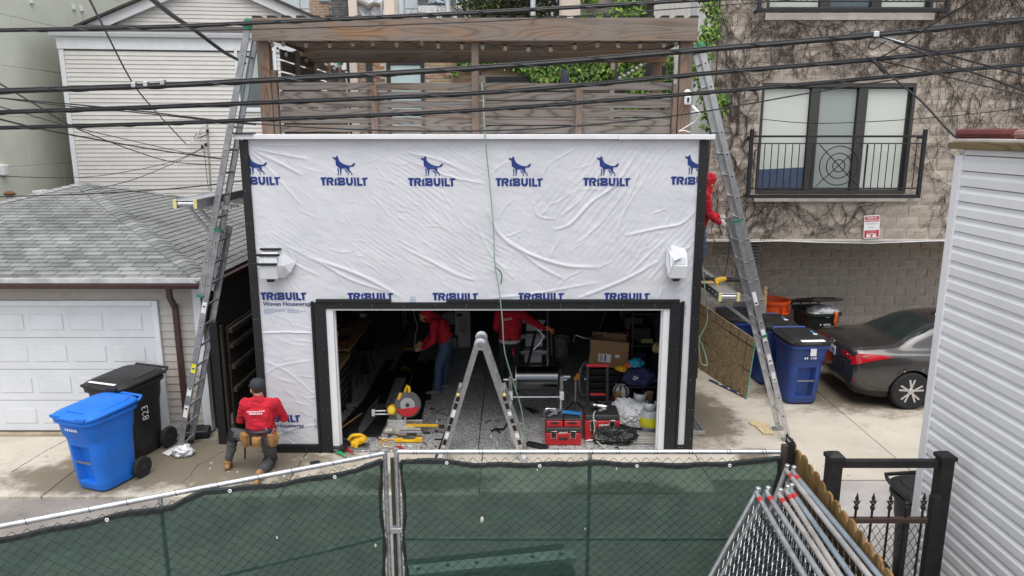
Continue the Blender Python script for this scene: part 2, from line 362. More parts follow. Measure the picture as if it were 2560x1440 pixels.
def wrapmat():
    m, n, b = nodes('housewrap'); v = pos(n)
    c = mixc(n, ramp(n, noi(n, v, 1.3, 3), [(.35, 0.), (.65, 1.)]), (.58, .585, .625), (.64, .645, .68))
    L(n, c, b.inputs['Base Color']); b.inputs['Roughness'].default_value = .5; b.inputs['Specular IOR Level'].default_value = .35
    ch = n.nodes.new('ShaderNodeTexChecker'); ch.inputs['Scale'].default_value = 260; L(n, v, ch.inputs['Vector']); bump(n, b, ch.outputs['Fac'], .06, .002)
    bump(n, b, noi(n, v, 30, 5, .6, .5), .12, .01); return m
WRAP = wrapmat(); YW = .006
def sheet(x0, x1, z0, z1, step=.0115, lift=0):
    nx, nz = int((x1-x0)/step)+1, int((z1-z0)/step)+1; X, Z = np.meshgrid(np.linspace(x0, x1, nx), np.linspace(z0, z1, nz)); H = hW(X, Z)
    mb = MB(); mb.v = [(x, YW-h-lift, z) for x, h, z in zip(X.ravel(), H.ravel(), Z.ravel())]
    mb.f = [(j*nx+i, j*nx+i+1, (j+1)*nx+i+1, (j+1)*nx+i) for j in range(nz-1) for i in range(nx-1)]; mb.mi = [0]*len(mb.f); return mb
wr = sheet(-3.5, 2.5, 2.12, 4.405).build('housewrap', WRAP, GA, smooth=True)
sheet(-3.5, -2.64, .06, 2.14, lift=.004).build('housewrap', WRAP, GA, smooth=True)
sheet(2.26, 2.5, .06, 2.14, lift=.004).build('housewrap', WRAP, GA, smooth=True)
# --- print on the wrap
DOG = [[(628, 335), (645, 330), (690, 352), (735, 345), (752, 290), (772, 320), (792, 290), (805, 330), (815, 390), (845, 460), (900, 510), (980, 555), (1060, 585), (1150, 600), (1210, 590), (1240, 570), (1265, 535), (1345, 515), (1285, 625), (1165, 640), (1145, 660), (1150, 710), (1160, 770), (1200, 800), (1225, 850), (1230, 895), (1185, 897), (1185, 885), (1205, 875), (1195, 840), (1130, 800), (1085, 750), (1040, 700), (1000, 690), (895, 695), (888, 800), (880, 890), (832, 895), (835, 880), (855, 870), (845, 780), (838, 690), (800, 650), (725, 590), (720, 430), (640, 375)],
       [(765, 670), (805, 700), (808, 800), (802, 890), (750, 895), (752, 880), (778, 875), (775, 780)], [(985, 720), (1025, 722), (1070, 780), (1105, 815), (1112, 890), (1065, 897), (1065, 885), (1090, 875), (1085, 830), (1030, 790)]]
LET = [([(200, 1020), (245, 962), (430, 962), (385, 1025), (345, 1030), (348, 1218), (272, 1218), (262, 1030)], []),
       ([(400, 1218), (400, 1030), (455, 965), (580, 965), (625, 1000), (632, 1060), (600, 1115), (575, 1125), (640, 1218), (555, 1218), (495, 1115), (474, 1095), (474, 1218)], [[(480, 1030), (545, 1030), (555, 1050), (545, 1072), (480, 1072)]]),
       ([(655, 1035), (730, 965), (728, 1075), (690, 1110), (730, 1110), (735, 1218), (660, 1218)], []),
       ([(755, 1218), (757, 1125), (800, 1090), (800, 1075), (752, 1070), (752, 970), (950, 970), (990, 1010), (990, 1060), (965, 1095), (998, 1130), (1000, 1180), (960, 1220)], [[(835, 1035), (920, 1035), (925, 1060), (835, 1060)], [(835, 1130), (930, 1130), (935, 1155), (835, 1155)]]),
       ([(1018, 970), (1090, 970), (1095, 1130), (1130, 1165), (1165, 1130), (1165, 970), (1235, 970), (1238, 1140), (1200, 1210), (1130, 1230), (1060, 1210), (1022, 1140)], []),
       ([(1262, 970), (1330, 970), (1342, 1230), (1275, 1230)], []), ([(1360, 970), (1435, 970), (1440, 1168), (1535, 1168), (1540, 1230), (1372, 1230)], []),
       ([(1505, 1030), (1560, 975), (1725, 975), (1680, 1035), (1632, 1040), (1640, 1230), (1570, 1230), (1562, 1040)], [])]
KX = .64/1520                                   # print unit -> metres
def pr(polys, x, z):                            # anchor: left end and top of the word
    return flat([([((a-200)*KX+x, (962-b)*KX+z) for a, b in o], [[((a-200)*KX+x, (962-b)*KX+z) for a, b in h] for h in hs]) for o, hs in polys])
def conform(mb, name, mat, lift=.005, clip=(-3.47, 2.46), par=wr):
    me = mb.mesh(name); bm = bmesh.new(); bm.from_mesh(me)
    for cx, sg in ((clip[0], -1), (clip[1], 1)):
        bmesh.ops.bisect_plane(bm, geom=bm.verts[:]+bm.edges[:]+bm.faces[:], plane_co=(cx, 0, 0), plane_no=(sg, 0, 0), clear_outer=True)
    bmesh.ops.triangulate(bm, faces=bm.faces)
    for _ in range(4):
        lg = [e for e in bm.edges if e.calc_length() > .035]
        if not lg: break
        bmesh.ops.subdivide_edges(bm, edges=lg, cuts=1); bmesh.ops.triangulate(bm, faces=bm.faces)
    if not bm.verts: bm.free(); return
    x = np.array([v.co.x for v in bm.verts]); z = np.array([v.co.y for v in bm.verts]); h = hW(x, z); im = wm(par)
    im = im.inverted()
    for v, a, b, c in zip(bm.verts, x, z, h): v.co = im @ Vector((a, YW-c-lift, b))
    bmesh.ops.recalc_face_normals(bm, faces=bm.faces); bm.to_mesh(me); bm.free(); me.materials.append(mat); return link(name, me, par)
zr = P(861, 441, y=0).z; x1 = P(800, 445, y=0).x
for i in range(-1, 5):
    dz = -.006*abs(i-1.5) if i > 2 else 0; xx = x1+i*1.163; zz = zr-(0, .01, .018, .02, .016, .0)[i+1]
    conform(pr([(d, []) for d in DOG], xx, zz), 'dog_emblem', BLUEP); conform(pr(LET, xx, zz), 'lettering', BLUEP)
z2 = P(700, 730, y=0).z; x2 = P(651, 735, y=0).x
for i in range(5): conform(pr(LET, x2+i*(1.19 if i < 2 else 1.178), z2-(0 if i == 0 else .008)), 'lettering', BLUEP, .009 if i == 0 else .005)
def small_print(x, z):
    conform(text_mb('Woven Housewrap', .082, Matrix.Translation((x+.03, z-.19, 0)), align='LEFT', bold=.0015), 'lettering', NAVYP, .009)
    t = MB()
    for k, (a, b) in enumerate(((0, .30), (0, .27), (0, .29), (0, .15), (0, .1))):
        q = a
        while q < b:
            w = random.uniform(.01, .03); t.add([(x+.035+q, z-.24-k*.016, 0), (x+.035+q+w, z-.24-k*.016, 0), (x+.035+q+w, z-.233-k*.016, 0), (x+.035+q, z-.233-k*.016, 0)], [(0, 1, 2, 3)]); q += w+.006
    for k, b in enumerate((.08, .15, .24, .17)):
        q = 0
        while q < b:
            w = random.uniform(.01, .03); t.add([(x+.36+q, z-.24-k*.016, 0), (x+.36+q+w, z-.24-k*.016, 0), (x+.36+q+w, z-.233-k*.016, 0), (x+.36+q, z-.233-k*.016, 0)], [(0, 1, 2, 3)]); q += w+.006
    tag(conform(t, 'fine_print', M('print_pale', (.24, .32, .48), .6), .009), kind='stuff')
small_print(x2, z2)
z3 = P(730, 1036, y=0).z; x3 = P(752, 1040, y=0).x-.64
conform(pr(LET, x3, z3), 'lettering', BLUEP, .009); small_print(x3, z3)
def seal(x, z):
    t = MB()
    for r0, r1 in ((.034, .042), (.0, .014)):
        for k in range(20):
            a, b = 2*math.pi*k/20, 2*math.pi*(k+1)/20
            t.add([(x+r0*math.cos(a), z+r0*math.sin(a), 0), (x+r1*math.cos(a), z+r1*math.sin(a), 0), (x+r1*math.cos(b), z+r1*math.sin(b), 0), (x+r0*math.cos(b), z+r0*math.sin(b), 0)], [(0, 1, 2, 3)])
    for k in range(3): t.add([(x-.04, z-.07-k*.018, 0), (x+.04, z-.07-k*.018, 0), (x+.04, z-.062-k*.018, 0), (x-.04, z-.062-k*.018, 0)], [(0, 1, 2, 3)])
    conform(t, 'approval_seal', M('print_pale', (0, 0, 0)), .009)
for u, v in ((1032, 748), (793, 1052), (1708, 768)): p = P(u, v, y=0); seal(p.x, p.z)
# --- black trim, white jambs, cap
def trim(name, a, b, mat=BLACK, bev=.004, screws=True, par=GA):
    m = MB(); m.box2(a, b); o = m.build(name, mat, par, bev=bev)
    if screws and mat is BLACK:
        a, b = Vector(a), Vector(b); yy = min(a.y, b.y); ln = b-a; k = MB(); vert = abs(ln.z) > abs(ln.x); n_ = max(2, int(max(abs(ln.x), abs(ln.z))/.42))
        for i in range(n_):
            t = (i+.5)/n_
            for s_ in (.3, .7):
                if (i+int(s_*10)) % 3 == 0: continue
                p = (a.x+ln.x*s_, yy-.002, a.z+ln.z*t) if vert else (a.x+ln.x*t, yy-.002, a.z+ln.z*s_)
                k.box(p, (.009, .006, .009))
        tag(k.build('screws', SCREW, o), kind='stuff')
    return o
yo = -.035
trim('corner_trim', (-3.58, yo, .0), (-3.47, .02, 4.40)); trim('corner_trim', (2.465, yo, .0), (2.585, .02, 4.40))
trim('corner_trim', (-3.583, .021, .0), (-3.556, .16, 4.40), screws=False); trim('corner_trim', (2.566, .021, .0), (2.588, .16, 4.40), screws=False)
trim('door_casing', (-2.73, yo, .0), (-2.57, .02, 2.215)); trim('door_casing', (2.18, yo, .0), (2.335, .02, 2.215))
trim('door_casing', (-2.569, yo+.002, 2.125), (2.179, .02, 2.215))
trim('trim_strip', (-2.765, -.05, .0), (-2.732, .01, 2.23), screws=False); trim('trim_strip', (2.337, -.05, .0), (2.368, .01, 2.23), screws=False)
trim('trim_strip', (-2.69, -.05, 2.217), (-1.66, .01, 2.262), screws=False); trim('trim_strip', (-.90, -.05, 2.217), (2.30, .01, 2.258), screws=False)
trim('skirt_trim', (-3.468, yo+.004, .0), (-2.767, .018, .085)); trim('skirt_trim', (-3.468, yo-.012, .087), (-2.775, .018, .13), screws=False)
trim('skirt_trim', (2.37, yo+.004, .0), (2.464, .018, .12))
trim('door_jamb', (-2.568, -.01, .02), (-2.47, .17, 2.11), WHITE); trim('door_jamb', (2.09, -.01, .02), (2.178, .17, 2.11), WHITE)
trim('door_jamb', (-2.568, -.012, 2.098), (2.178, .17, 2.123), WHITE)
trim('door_stop', (-2.469, .03, .02), (-2.45, .09, 2.097), WHITE); trim('door_stop', (2.07, .03, .02), (2.089, .09, 2.097), WHITE)
trim('cap_flashing', (-3.63, -.09, 4.41), (1.38, .2, 4.475), WHITE, .008); trim('cap_flashing', (1.382, -.092, 4.408), (2.65, .2, 4.473), WHITE, .008)
trim('cap_flashing', (-3.68, -.12, 4.477), (-3.36, .02, 4.495), BLACK, .004, False)
# wrapped light fixtures
FIX = M('fixture_white', (.62, .64, .66), .4, var=.08)
def fixture(u, v, label, strips):
    p = P(u, v, y=-.12); o = thing('wall_light', label, 'wall light', (p.x, -.03, p.z), group='wall lights on the wrapped garage')
    poly = [(0, .2), (.16, .13), (.22, -.02), (.2, -.19), (0, -.19)]
    m = MB(); m.prism([(a*1.0, b) for a, b in poly], .23, TM((p.x+.115, -.02, p.z), (0, -1, 0), (0, 0, 1))); 
    m.build('housing', FIX, o, bev=.008)
    m = MB(); m.box((p.x, -.188, p.z-.1), (.2, .09, .006), Matrix.Rotation(R(83), 3, 'X')); m.box((p.x, -.215, p.z+.05), (.19, .10, .006), Matrix.Rotation(R(69), 3, 'X')); m.build('face_plate', M('fixture_face', (.5, .52, .55), .35), o, bev=.003)
    m = MB(); m.lathe([(.05, 0), (.055, .03), (.045, .05)], 14, (p.x-.01, -.12, p.z-.24)); m.build('lamp_socket', BLACKP, o, smooth=True)
    if strips:
        for k, (dz, y, a, b) in enumerate(((.20, -.1, -.13, .15), (.135, -.19, -.21, .15), (.02, -.245, -.24, .13))):
            m = MB(); m.box2((p.x+a, y-.02, p.z+dz-.018), (p.x+b, y+.02, p.z+dz+.012)); m.build('black_strip', BLACK, o, bev=.003)
    # torn wrap flap
    m = MB(); s = 1 if strips else -1
    g = [(.11, .2, .02), (.2, .12, .05), (.33, .02, .02), (.25, -.13, .06), (.17, -.2, .03), (.1, -.17, .16), (.1, 0, .2)] if strips else [(-.13, .18, .02), (-.09, .24, .06), (.0, .235, .1), (.03, .1, .21), (-.07, .06, .235), (-.13, -.14, .2), (-.15, 0, .06)]
    vs = [(p.x+a, -.03-c, p.z+b) for a, b, c in g]; cc = sum((Vector(x) for x in vs), Vector())/len(vs)+Vector((0, -.02, 0)); n_ = len(vs)
    m.add(vs+[cc], [(i, (i+1) % n_, n_) for i in range(n_)]); f = m.build('torn_wrap', WRAP, o)
    sm = f.modifiers.new('thick', 'SOLIDIFY'); sm.thickness = .003
fixture(676, 660, 'white boxed wall light with black strips across it and torn wrap', True)
fixture(1693, 658, 'bare white boxed wall light by the right corner of the wrapped garage', False)
# ------------------------------------------------------------------ pergola on the roof deck
WOODX = wood('pergola_wood_x', (.095, .068, .052), (.25, .195, .155), 0, mid=(.32, .165, .068), grey=(.22, .195, .175))
WOODZ = wood('pergola_wood_z', (.08, .055, .04), (.22, .16, .125), 2, mid=(.30, .15, .07), grey=(.22, .19, .17))
WOODY = wood('pergola_wood_y', (.05, .038, .03), (.15, .12, .10), 1)
SLATM = wood('slat_wood', (.06, .05, .044), (.245, .22, .205), 0, mid=(.20, .15, .11), freq=14)
PG = thing('pergola', 'weathered timber pergola with string lights above the wrapped garage', 'pergola', (-.5, .9, 3.3))
def bx(name, a, b, mat, par, bev=.005):
    m = MB(); m.box2(a, b); return m.build(name, mat, par, bev=bev)
bx('front_beam', (-3.34, .04, 5.65), (2.38, .085, 5.93), WOODX, PG); bx('front_beam', (-3.30, .10, 5.66), (2.34, .14, 5.91), WOODX, PG)
bx('post', (-3.33, .15, 3.3), (-3.17, .30, 5.66), WOODZ, PG, .008); bx('post', (-3.165, .17, 3.3), (-3.10, .27, 5.3), WOODZ, PG)
bx('post', (2.20, .15, 3.3), (2.36, .30, 5.66), WOODZ, PG, .008); bx('post', (2.13, .17, 3.3), (2.19, .26, 5.13), WOODZ, PG)
bx('post', (-.53, .145, 3.3), (-.435, .22, 5.65), WOODZ, PG)
for x0, x1, zt in ((-1.87, -1.78, 5.10), (.84, .93, 5.06)): bx('post', (x0, .145, 3.3), (x1, .19, zt), WOODZ, PG)
for x0 in (-3.13, 2.13): bx('post', (x0, 1.72, 3.3), (x0+.14, 1.86, 5.7), WOODZ, PG)
bx('rear_beam', (-3.25, 1.70, 5.53), (2.34, 1.745, 5.8), WOODX, PG); bx('side_beam', (-3.16, .31, 5.68), (-3.12, 1.7, 5.88), WOODY, PG); bx('side_beam', (2.26, .31, 5.68), (2.30, 1.7, 5.88), WOODY, PG)
for i in range(8): bx('purlin', (-3.10, .27+i*.178, 5.70), (2.25, .31+i*.178, 5.82), WOODX, PG)
m = MB(); m.box2((-.02, .07, -.012), (.075, 2.0, .024)); rm = m.mesh('rafter'); rm.materials.append(BLACK)
for i in range(31):
    o = link('rafter', rm, PG); o.location = Vector((-3.3+i*.187, -.02, 5.936))-PG.location
# slatted parapet screen
SC = thing('slat_screen', 'grey weathered horizontal slat screen under the pergola beam', 'fence', (-.5, .24, 3.3))
bays = ((-3.09, -1.83), (-1.82, -.49), (-.48, .885), (.89, 2.125))
for k in range(8):
    zt = 5.14-k*.108
    for j, (a, b) in enumerate(bays):
        dz = random.uniform(-.008, .008)+(-.006*j if k else 0)
        bx('slat', (a+.003, .225+random.uniform(0, .006), zt-.096+dz), (b-.003, .252, zt+dz), SLATM, SC, .004)
SS = thing('side_slat_screen', 'dark slat screen running back along the left side of the deck', 'fence', (-3.07, 2.2, 3.3))
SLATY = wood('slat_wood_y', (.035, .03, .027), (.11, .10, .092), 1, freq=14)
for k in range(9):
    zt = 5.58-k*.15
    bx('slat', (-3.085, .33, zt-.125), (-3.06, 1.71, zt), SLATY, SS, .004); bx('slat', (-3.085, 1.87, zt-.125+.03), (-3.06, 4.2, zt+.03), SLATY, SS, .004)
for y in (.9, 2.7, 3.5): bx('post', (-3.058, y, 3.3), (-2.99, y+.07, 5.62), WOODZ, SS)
# string lights: each bulb a part
BULB = M('bulb_glass', (.55, .52, .47), .08, var=.1, tr=.35)
def string_lights(label, pts, wire=BLACKP, group='string lights under the pergola'):
    o = thing('string_lights', label, 'string lights', pts[0], group=group); m = MB(); path = []
    for i, p in enumerate(pts):
        p = Vector(p); path.append(p+Vector((0, 0, .055)))
        if i < len(pts)-1: path.append((p+Vector(pts[i+1]))/2+Vector((0, 0, .025)))
    m.tube(path, .006, 5); m.build('cable', wire, o)
    for p in pts:
        p = Vector(p); m = MB(); m.lathe([(.012, .028), (.014, .05), (.011, .06)], 8, p); s = m.build('socket', BLACKP, o)
        m = MB(); m.lathe([(.004, -.034), (.02, -.026), (.03, -.006), (.028, .012), (.013, .028)], 10, p); m.build('bulb', BULB, o, smooth=True)
b1 = [(680, 112), (708, 110), (765, 113), (824, 114), (882, 110), (932, 109), (992, 111), (1055, 107), (1096, 115), (1155, 117), (1206, 118), (1263, 121), (1321, 124), (1377, 124), (1437, 119), (1494, 113), (1545, 114), (1600, 115), (1660, 113), (1690, 111)]
string_lights('string of clear bulbs hung along the front of the pergola', [P(u, v, y=.22+.04*math.sin(i)) for i, (u, v) in enumerate(b1)])
string_lights('string of clear bulbs running back at the right of the pergola', [P(1623+(1550-1623)*t, 146+(195-146)*t**.8, y=1.9+t*2.4) for t in np.linspace(0, 1, 8)])
string_lights('string of clear bulbs on the dark side slat screen', [P(694, 130, x=-3.03), P(715, 137, x=-3.03), P(742, 142, x=-3.03), P(765, 152, x=-3.03), P(790, 152, x=-3.03), P(815, 163, x=-3.03), P(835, 172, x=-3.03), P(850, 178, x=-3.03), P(866, 182, x=-3.03)])
# camera and flood light on the right post
o = thing('security_camera', 'white security camera on the right pergola post', 'camera', P(1718, 240, y=.13))
c = P(1718, 232, y=.12); m = MB(); m.lathe([(.045, 0), (.045, .03), (.02, .05)], 14, c, Matrix.Rotation(R(90), 3, 'X')); m.build('mount', WHITE, o, smooth=True)
c = P(1719, 250, y=.08); m = MB(); m.box(c, (.085, .06, .12)); m.build('housing', WHITE, o, bev=.02, seg=3); m = MB(); m.box(c+Vector((0, -.034, .0)), (.03, .01, .06)); m.build('lens', BLACKP, o, bev=.003)
o = thing('flood_light', 'white flood light arm beside the right ladder top', 'light', P(1738, 275, y=.1))
m = MB(); m.tube([P(1731, 265, y=.12), P(1742, 277, y=.05), P(1750, 284, y=.0)], .018, 8); m.build('arm', WHITE, o, smooth=True)
m = MB(); m.tube([P(1728, 281, y=.13), P(1741, 280, y=.05)], .014, 8); m.build('bracket', WHITE, o, smooth=True)
o = MB(); o.tube([P(1725, 330, y=.1), P(1710, 326, y=.05), P(1697, 328, y=.05), P(1735, 305, y=.1), P(1748, 290, y=.02)], .006, 5)
tag(o.build('loose_white_rope', WHITE, smooth=True), 'loose white rope at the foot of the right pergola post', 'rope')
# closed umbrella behind the screen
o = thing('patio_umbrella', 'closed navy patio umbrella behind the slat screen', 'umbrella', P(1412, 205, y=3.2)-Vector((0, 0, 1.5)))
c = P(1412, 205, y=3.2); m = MB(); m.lathe([(.10, -.6), (.095, -.2), (.08, 0), (.06, .13), (.02, .2), (.01, .215)], 10, c); m.build('canopy', M('navy_cloth', (.03, .035, .055), .9, bmp=.3, bscale=20), o, smooth=True)
m = MB(); m.tube([c-Vector((0, 0, 1.5)), c+Vector((0, 0, .24))], .02, 8); m.build('pole', BLACKP, o)
# ------------------------------------------------------------------ siding helper
def course_mesh(a, b, pitch, t, mat, par, lap=False):
    a, b = Vector(a), Vector(b); d = (b-a).normalized(); n = Vector((d.y, -d.x, 0))          # outward = right of a->b ... towards the viewer
    prof = [(-.004, 0), (t, 0), (t*.9, .006), (t*.25, pitch-.005), (-.004, pitch-.005)] if not lap else [(-.004, 0), (t, 0), (t, pitch*.52), (t*.25, pitch*.74), (t*.25, pitch-.008), (-.004, pitch-.008)]
    im = wm(par).inverted(); vs = [im @ (p+n*o+Vector((0, 0, z))) for p in (a, b) for o, z in prof]; k = len(prof)
    me = bpy.data.meshes.new('clapboard'); me.from_pydata([tuple(v) for v in vs], [], [tuple(range(k)), tuple(range(2*k-1, k-1, -1))]+[(i, k+i, k+(i+1) % k, (i+1) % k) for i in range(k)])
    bm = bmesh.new(); bm.from_mesh(me); bmesh.ops.recalc_face_normals(bm, faces=bm.faces); bm.to_mesh(me); bm.free(); me.materials.append(mat); return me
def siding(par, a, b, z0, n, pitch, mat, t=.021, lap=False, name='clapboard'):
    """n courses between a and b (horizontal points), sharing one mesh"""
    a, b = Vector((a[0], a[1], z0)), Vector((b[0], b[1], z0)); me = course_mesh(a, b, pitch, t, mat, par, lap)
    for k in range(n):
        o = link(name, me, par); o.location = (0, 0, k*pitch)
BEIGE = M('beige_vinyl', (.64, .615, .585), .55, var=.06, scale=3, rnd=.025)
# ------------------------------------------------------------------ beige sided house behind the left garage
HR = R(6.5); H0 = Vector((-10.87, 8.6, 0))
HO = thing('beige_house', 'beige sided house with white trim and gable behind the shingled garage', 'house', H0, HR)
hm = wm(HO)
def hp(x, z, y=0): return hm @ Vector((x, y, z))
def hbox(name, a, b, mat, par=HO, bev=.006):
    m = MB(); m.box2(a, b); return m.build(name, mat, par, bev=bev, world=False)
HW = 6.72
hbox('wall', (.0, .012, 0), (HW, 8, 6.8), M('siding_gap', (.16, .15, .14), .9))
WX0, WX1, WZ0, WZ1 = 4.12, 4.98, 5.12, 6.44
zc = 2.9; nb = int((WZ0-zc)/.1008)
siding(HO, hp(.09, 0), hp(HW-.1, 0), zc, nb, .1008, BEIGE)
siding(HO, hp(.09, 0), hp(WX0-.07, 0), zc+nb*.1008, int((6.46-zc)/.1008)-nb, .1008, BEIGE); siding(HO, hp(WX1+.07, 0), hp(HW-.1, 0), zc+nb*.1008, int((6.46-zc)/.1008)-nb, .1008, BEIGE)
hbox('corner_board', (-.03, -.03, 0), (.085, .1, 6.46), WHITE); hbox('corner_board', (HW-.095, -.03, 0), (HW+.03, .1, 6.46), WHITE)
hbox('frieze_board', (-.05, -.05, 6.462), (HW+.05, .1, 6.74), WHITE)
m = MB(); m.prism([(0, 0), (-.09, .01), (-.12, .08), (-.13, .12), (0, .12)], HW+.4, TM(hm @ Vector((-.15, -.052, 6.742)), hm.to_3x3() @ Vector((0, 1, 0)), (0, 0, 1)) ); m.build('gutter', WHITE, HO)
w = hbox('window', (WX0, -.02, WZ0), (WX1, .0, WZ1), M('window_shade', (.36, .44, .42), .3, var=.06, stretch=(1, 1, 40), scale=8), HO)
for a, b in (((WX0-.07, -.05, WZ0-.03), (WX0, .05, WZ1+.02)), ((WX1, -.05, WZ0-.03), (WX1+.07, .05, WZ1+.02)), ((WX0-.07, -.052, WZ0-.12), (WX1+.07, .05, WZ0-.031)), ((WX0+.001, -.045, (WZ0+WZ1)/2-.03), (WX1-.001, -.021, (WZ0+WZ1)/2+.03))): hbox('frame', a, b, WHITE, w)
m = MB(); m.box2((WX0+.01, -.026, WZ0+.01), (WX1-.01, -.022, (WZ0+WZ1)/2-.032)); m.build('pane', M('dark_glass', (.10, .13, .14), .08, var=.1), w, world=False)
ROOFD = M('dark_shingle', (.055, .047, .043), .9, var=.35, scale=14, bmp=.5, bscale=50)
m = MB(); m.add([(-.2, -.12, 6.865), (HW+.2, -.12, 6.865), (HW+.2, 2.3, 7.35), (-.2, 2.3, 7.35), (-.2, -.12, 6.84), (HW+.2, -.12, 6.84), (HW+.2, 2.3, 7.3), (-.2, 2.3, 7.3)], [(0, 1, 2, 3), (7, 6, 5, 4), (0, 4, 5, 1), (1, 5, 6, 2), (2, 6, 7, 3), (3, 7, 4, 0)]); m.build('porch_roof', ROOFD, HO, world=False)
# gable above
gx, gz, gs = 3.1, 8.55, .42
hbox('wall', (.4, 2.1, 6.8), (gx*2-.4, 7, 7.35), BEIGE)
n_ = 13
for k in range(n_):
    z = 7.3+k*.1008; hwid = (gz-.1-z)/gs
    if hwid < .1: break
    siding(HO, hp(gx-hwid, 0, 2.1), hp(gx+hwid, 0, 2.1), z, 1, .1008, BEIGE)
m = MB(); m.add([(gx-3, 2.13, 7.25), (gx+3, 2.13, 7.25), (gx, 2.13, gz), (gx-3, 6.9, 7.25), (gx+3, 6.9, 7.25), (gx, 6.9, gz)], [(0, 1, 2), (3, 5, 4), (0, 3, 4, 1), (1, 4, 5, 2), (2, 5, 3, 0)]); m.build('gable_wall', BEIGE, HO, world=False)
for s in (-1, 1):
    m = MB(); m.bar((gx+s*3.35, 2.0, gz-3.35*gs-.03), (gx, 2.0, gz+.0), .16, .26, (0, 0, 1)); m.build('rake_board', WHITE, HO, world=False)
    m = MB(); m.bar((gx+s*3.5, 4.4, gz-3.5*gs+.13), (gx, 4.4, gz+.14), 5.2, .06, (0, 0, 1)); m.build('roof_slope', ROOFD, HO, world=False)
# service fittings on the wall
GREYP = M('grey_pipe', (.42, .40, .37), .6, .2)
def cable(name, label, pts, r, mat, cat='cable', n=5, par=None, sm=True, group=None):
    m = MB(); m.tube(pts, r, n); o = m.build(name, mat, par, smooth=sm)
    return tag(o, label, cat, group) if par is None else o
o = thing('service_mast', 'service mast with insulators on the beige house wall', 'utility mast', hp(3.72, 2.9, -.05))
q = P(517, 300, y=8.95); q2 = P(527, 475, y=8.95)
m = MB(); m.tube([q2, q], .025, 8); m.build('mast', GREYP, o)
for u, v in ((519, 332), (506, 372), (515, 366)): m = MB(); m.lathe([(.02, 0), (.035, .02), (.035, .07), (.02, .09)], 8, P(u, v, y=8.85)); m.build('insulator', BLACKP, o)
m = MB(); m.tube([P(515, 312, y=8.8), P(503, 318, y=8.8), P(490, 345, y=8.8), P(475, 357, y=8.8), P(468, 360, y=8.75)], .018, 5); m.build('white_wire', WHITE, o, smooth=True)
m = MB(); m.tube([P(505, 335, y=8.83), P(490, 335, y=8.8), P(485, 345, y=8.8), P(500, 345, y=8.8), P(519, 335, y=8.84)], .012, 5); m.build('loop', BLACKP, o, smooth=True)
o = thing('conduit', 'thin grey conduit bent up to a round meter box on the beige wall', 'conduit', P(337, 470, y=8.88))
m = MB(); m.tube([P(338, 478, y=8.85), P(331, 385, y=8.85), P(345, 382, y=8.85), P(398, 375, y=8.83)], .018, 6); m.build('pipe', GREYP, o)
m = MB(); m.lathe([(.05, 0), (.055, .06), (.03, .08)], 12, P(398, 376, y=8.9), Matrix.Rotation(R(90), 3, 'X')); m.build('meter_box', M('meter', (.12, .12, .12), .5), o)
# ------------------------------------------------------------------ green stucco building at far left
SX = -11.7
STU = M('green_stucco', (.66, .675, .565), .85, var=.07, scale=1.4, bmp=.15, bscale=120)
SB = thing('stucco_building', 'pale green stucco building with panel joints at the far left', 'building', (SX-2, 10, 0))
bx('wall_core', (SX-6, 1, 0), (SX-.008, 24, 11), M('stucco_joint', (.72, .72, .64), .9), SB)
zj = [P(0, v, x=SX).z for v in (420, 290, 163, 35)]; ph = (zj[3]-zj[0])/3
for r_ in range(-3, 5):
    z0 = zj[0]+r_*ph; y = 1.0+(1.3 if r_ % 2 else 0)-.6
    while y < 20:
        bx('panel', (SX-.007, y+.012, z0+.012), (SX, y+2.588, z0+ph-.012), STU, SB, .004); y += 2.6
for u, v in ((183, 19), (203, 23), (77, 3)): p = P(u, v, x=SX); bx('vent', (SX+.001, p.y-.06, p.z-.06), (SX+.06, p.y+.06, p.z+.06), WHITE, SB, .01)
p = P(4, 425, x=SX); m = MB(); m.box((SX+.06, p.y, p.z), (.12, .2, .25)); tag(m.build('wall_lamp', WHITE, bev=.03, seg=3), 'white wall lamp on the green stucco wall', 'wall lamp')
o = thing('pipe_vent', 'rusty capped vent pipe in front of the green stucco wall', 'vent', P(26, 520, x=-10.9)); p = P(26, 500, x=-10.9)
m = MB(); m.tube([p-Vector((0, 0, 1.2)), p+Vector((0, 0, .1))], .06, 10); m.build('pipe', M('vent_pipe', (.35, .40, .46), .5, .5), o, smooth=True); m = MB(); m.lathe([(.1, .1), (.12, .14), (.05, .19)], 12, p); m.build('cap', M('rust', (.17, .08, .04), .9), o)
m = MB(); m.tube([P(308, -20, y=14), P(312, 70, y=14)], .1, 8); dp = m.build('downpipe', WHITE, None, smooth=True); tag(dp, 'white downpipe beside the upper green stucco wall', 'downpipe')
PALEB = M('pale_blue_panel', (.50, .55, .57), .7, var=.04)
PB = thing('pale_building', 'pale blue panelled building behind the beige gable', 'building', (-9.5, 16, 0))
for i in range(6):
    for k in range(4): bx('panel', (-10.9+i*1.3, 15.8, 6.0+k*1.25), (-9.62+i*1.3, 16, 7.23+k*1.25), PALEB, PB, .01)
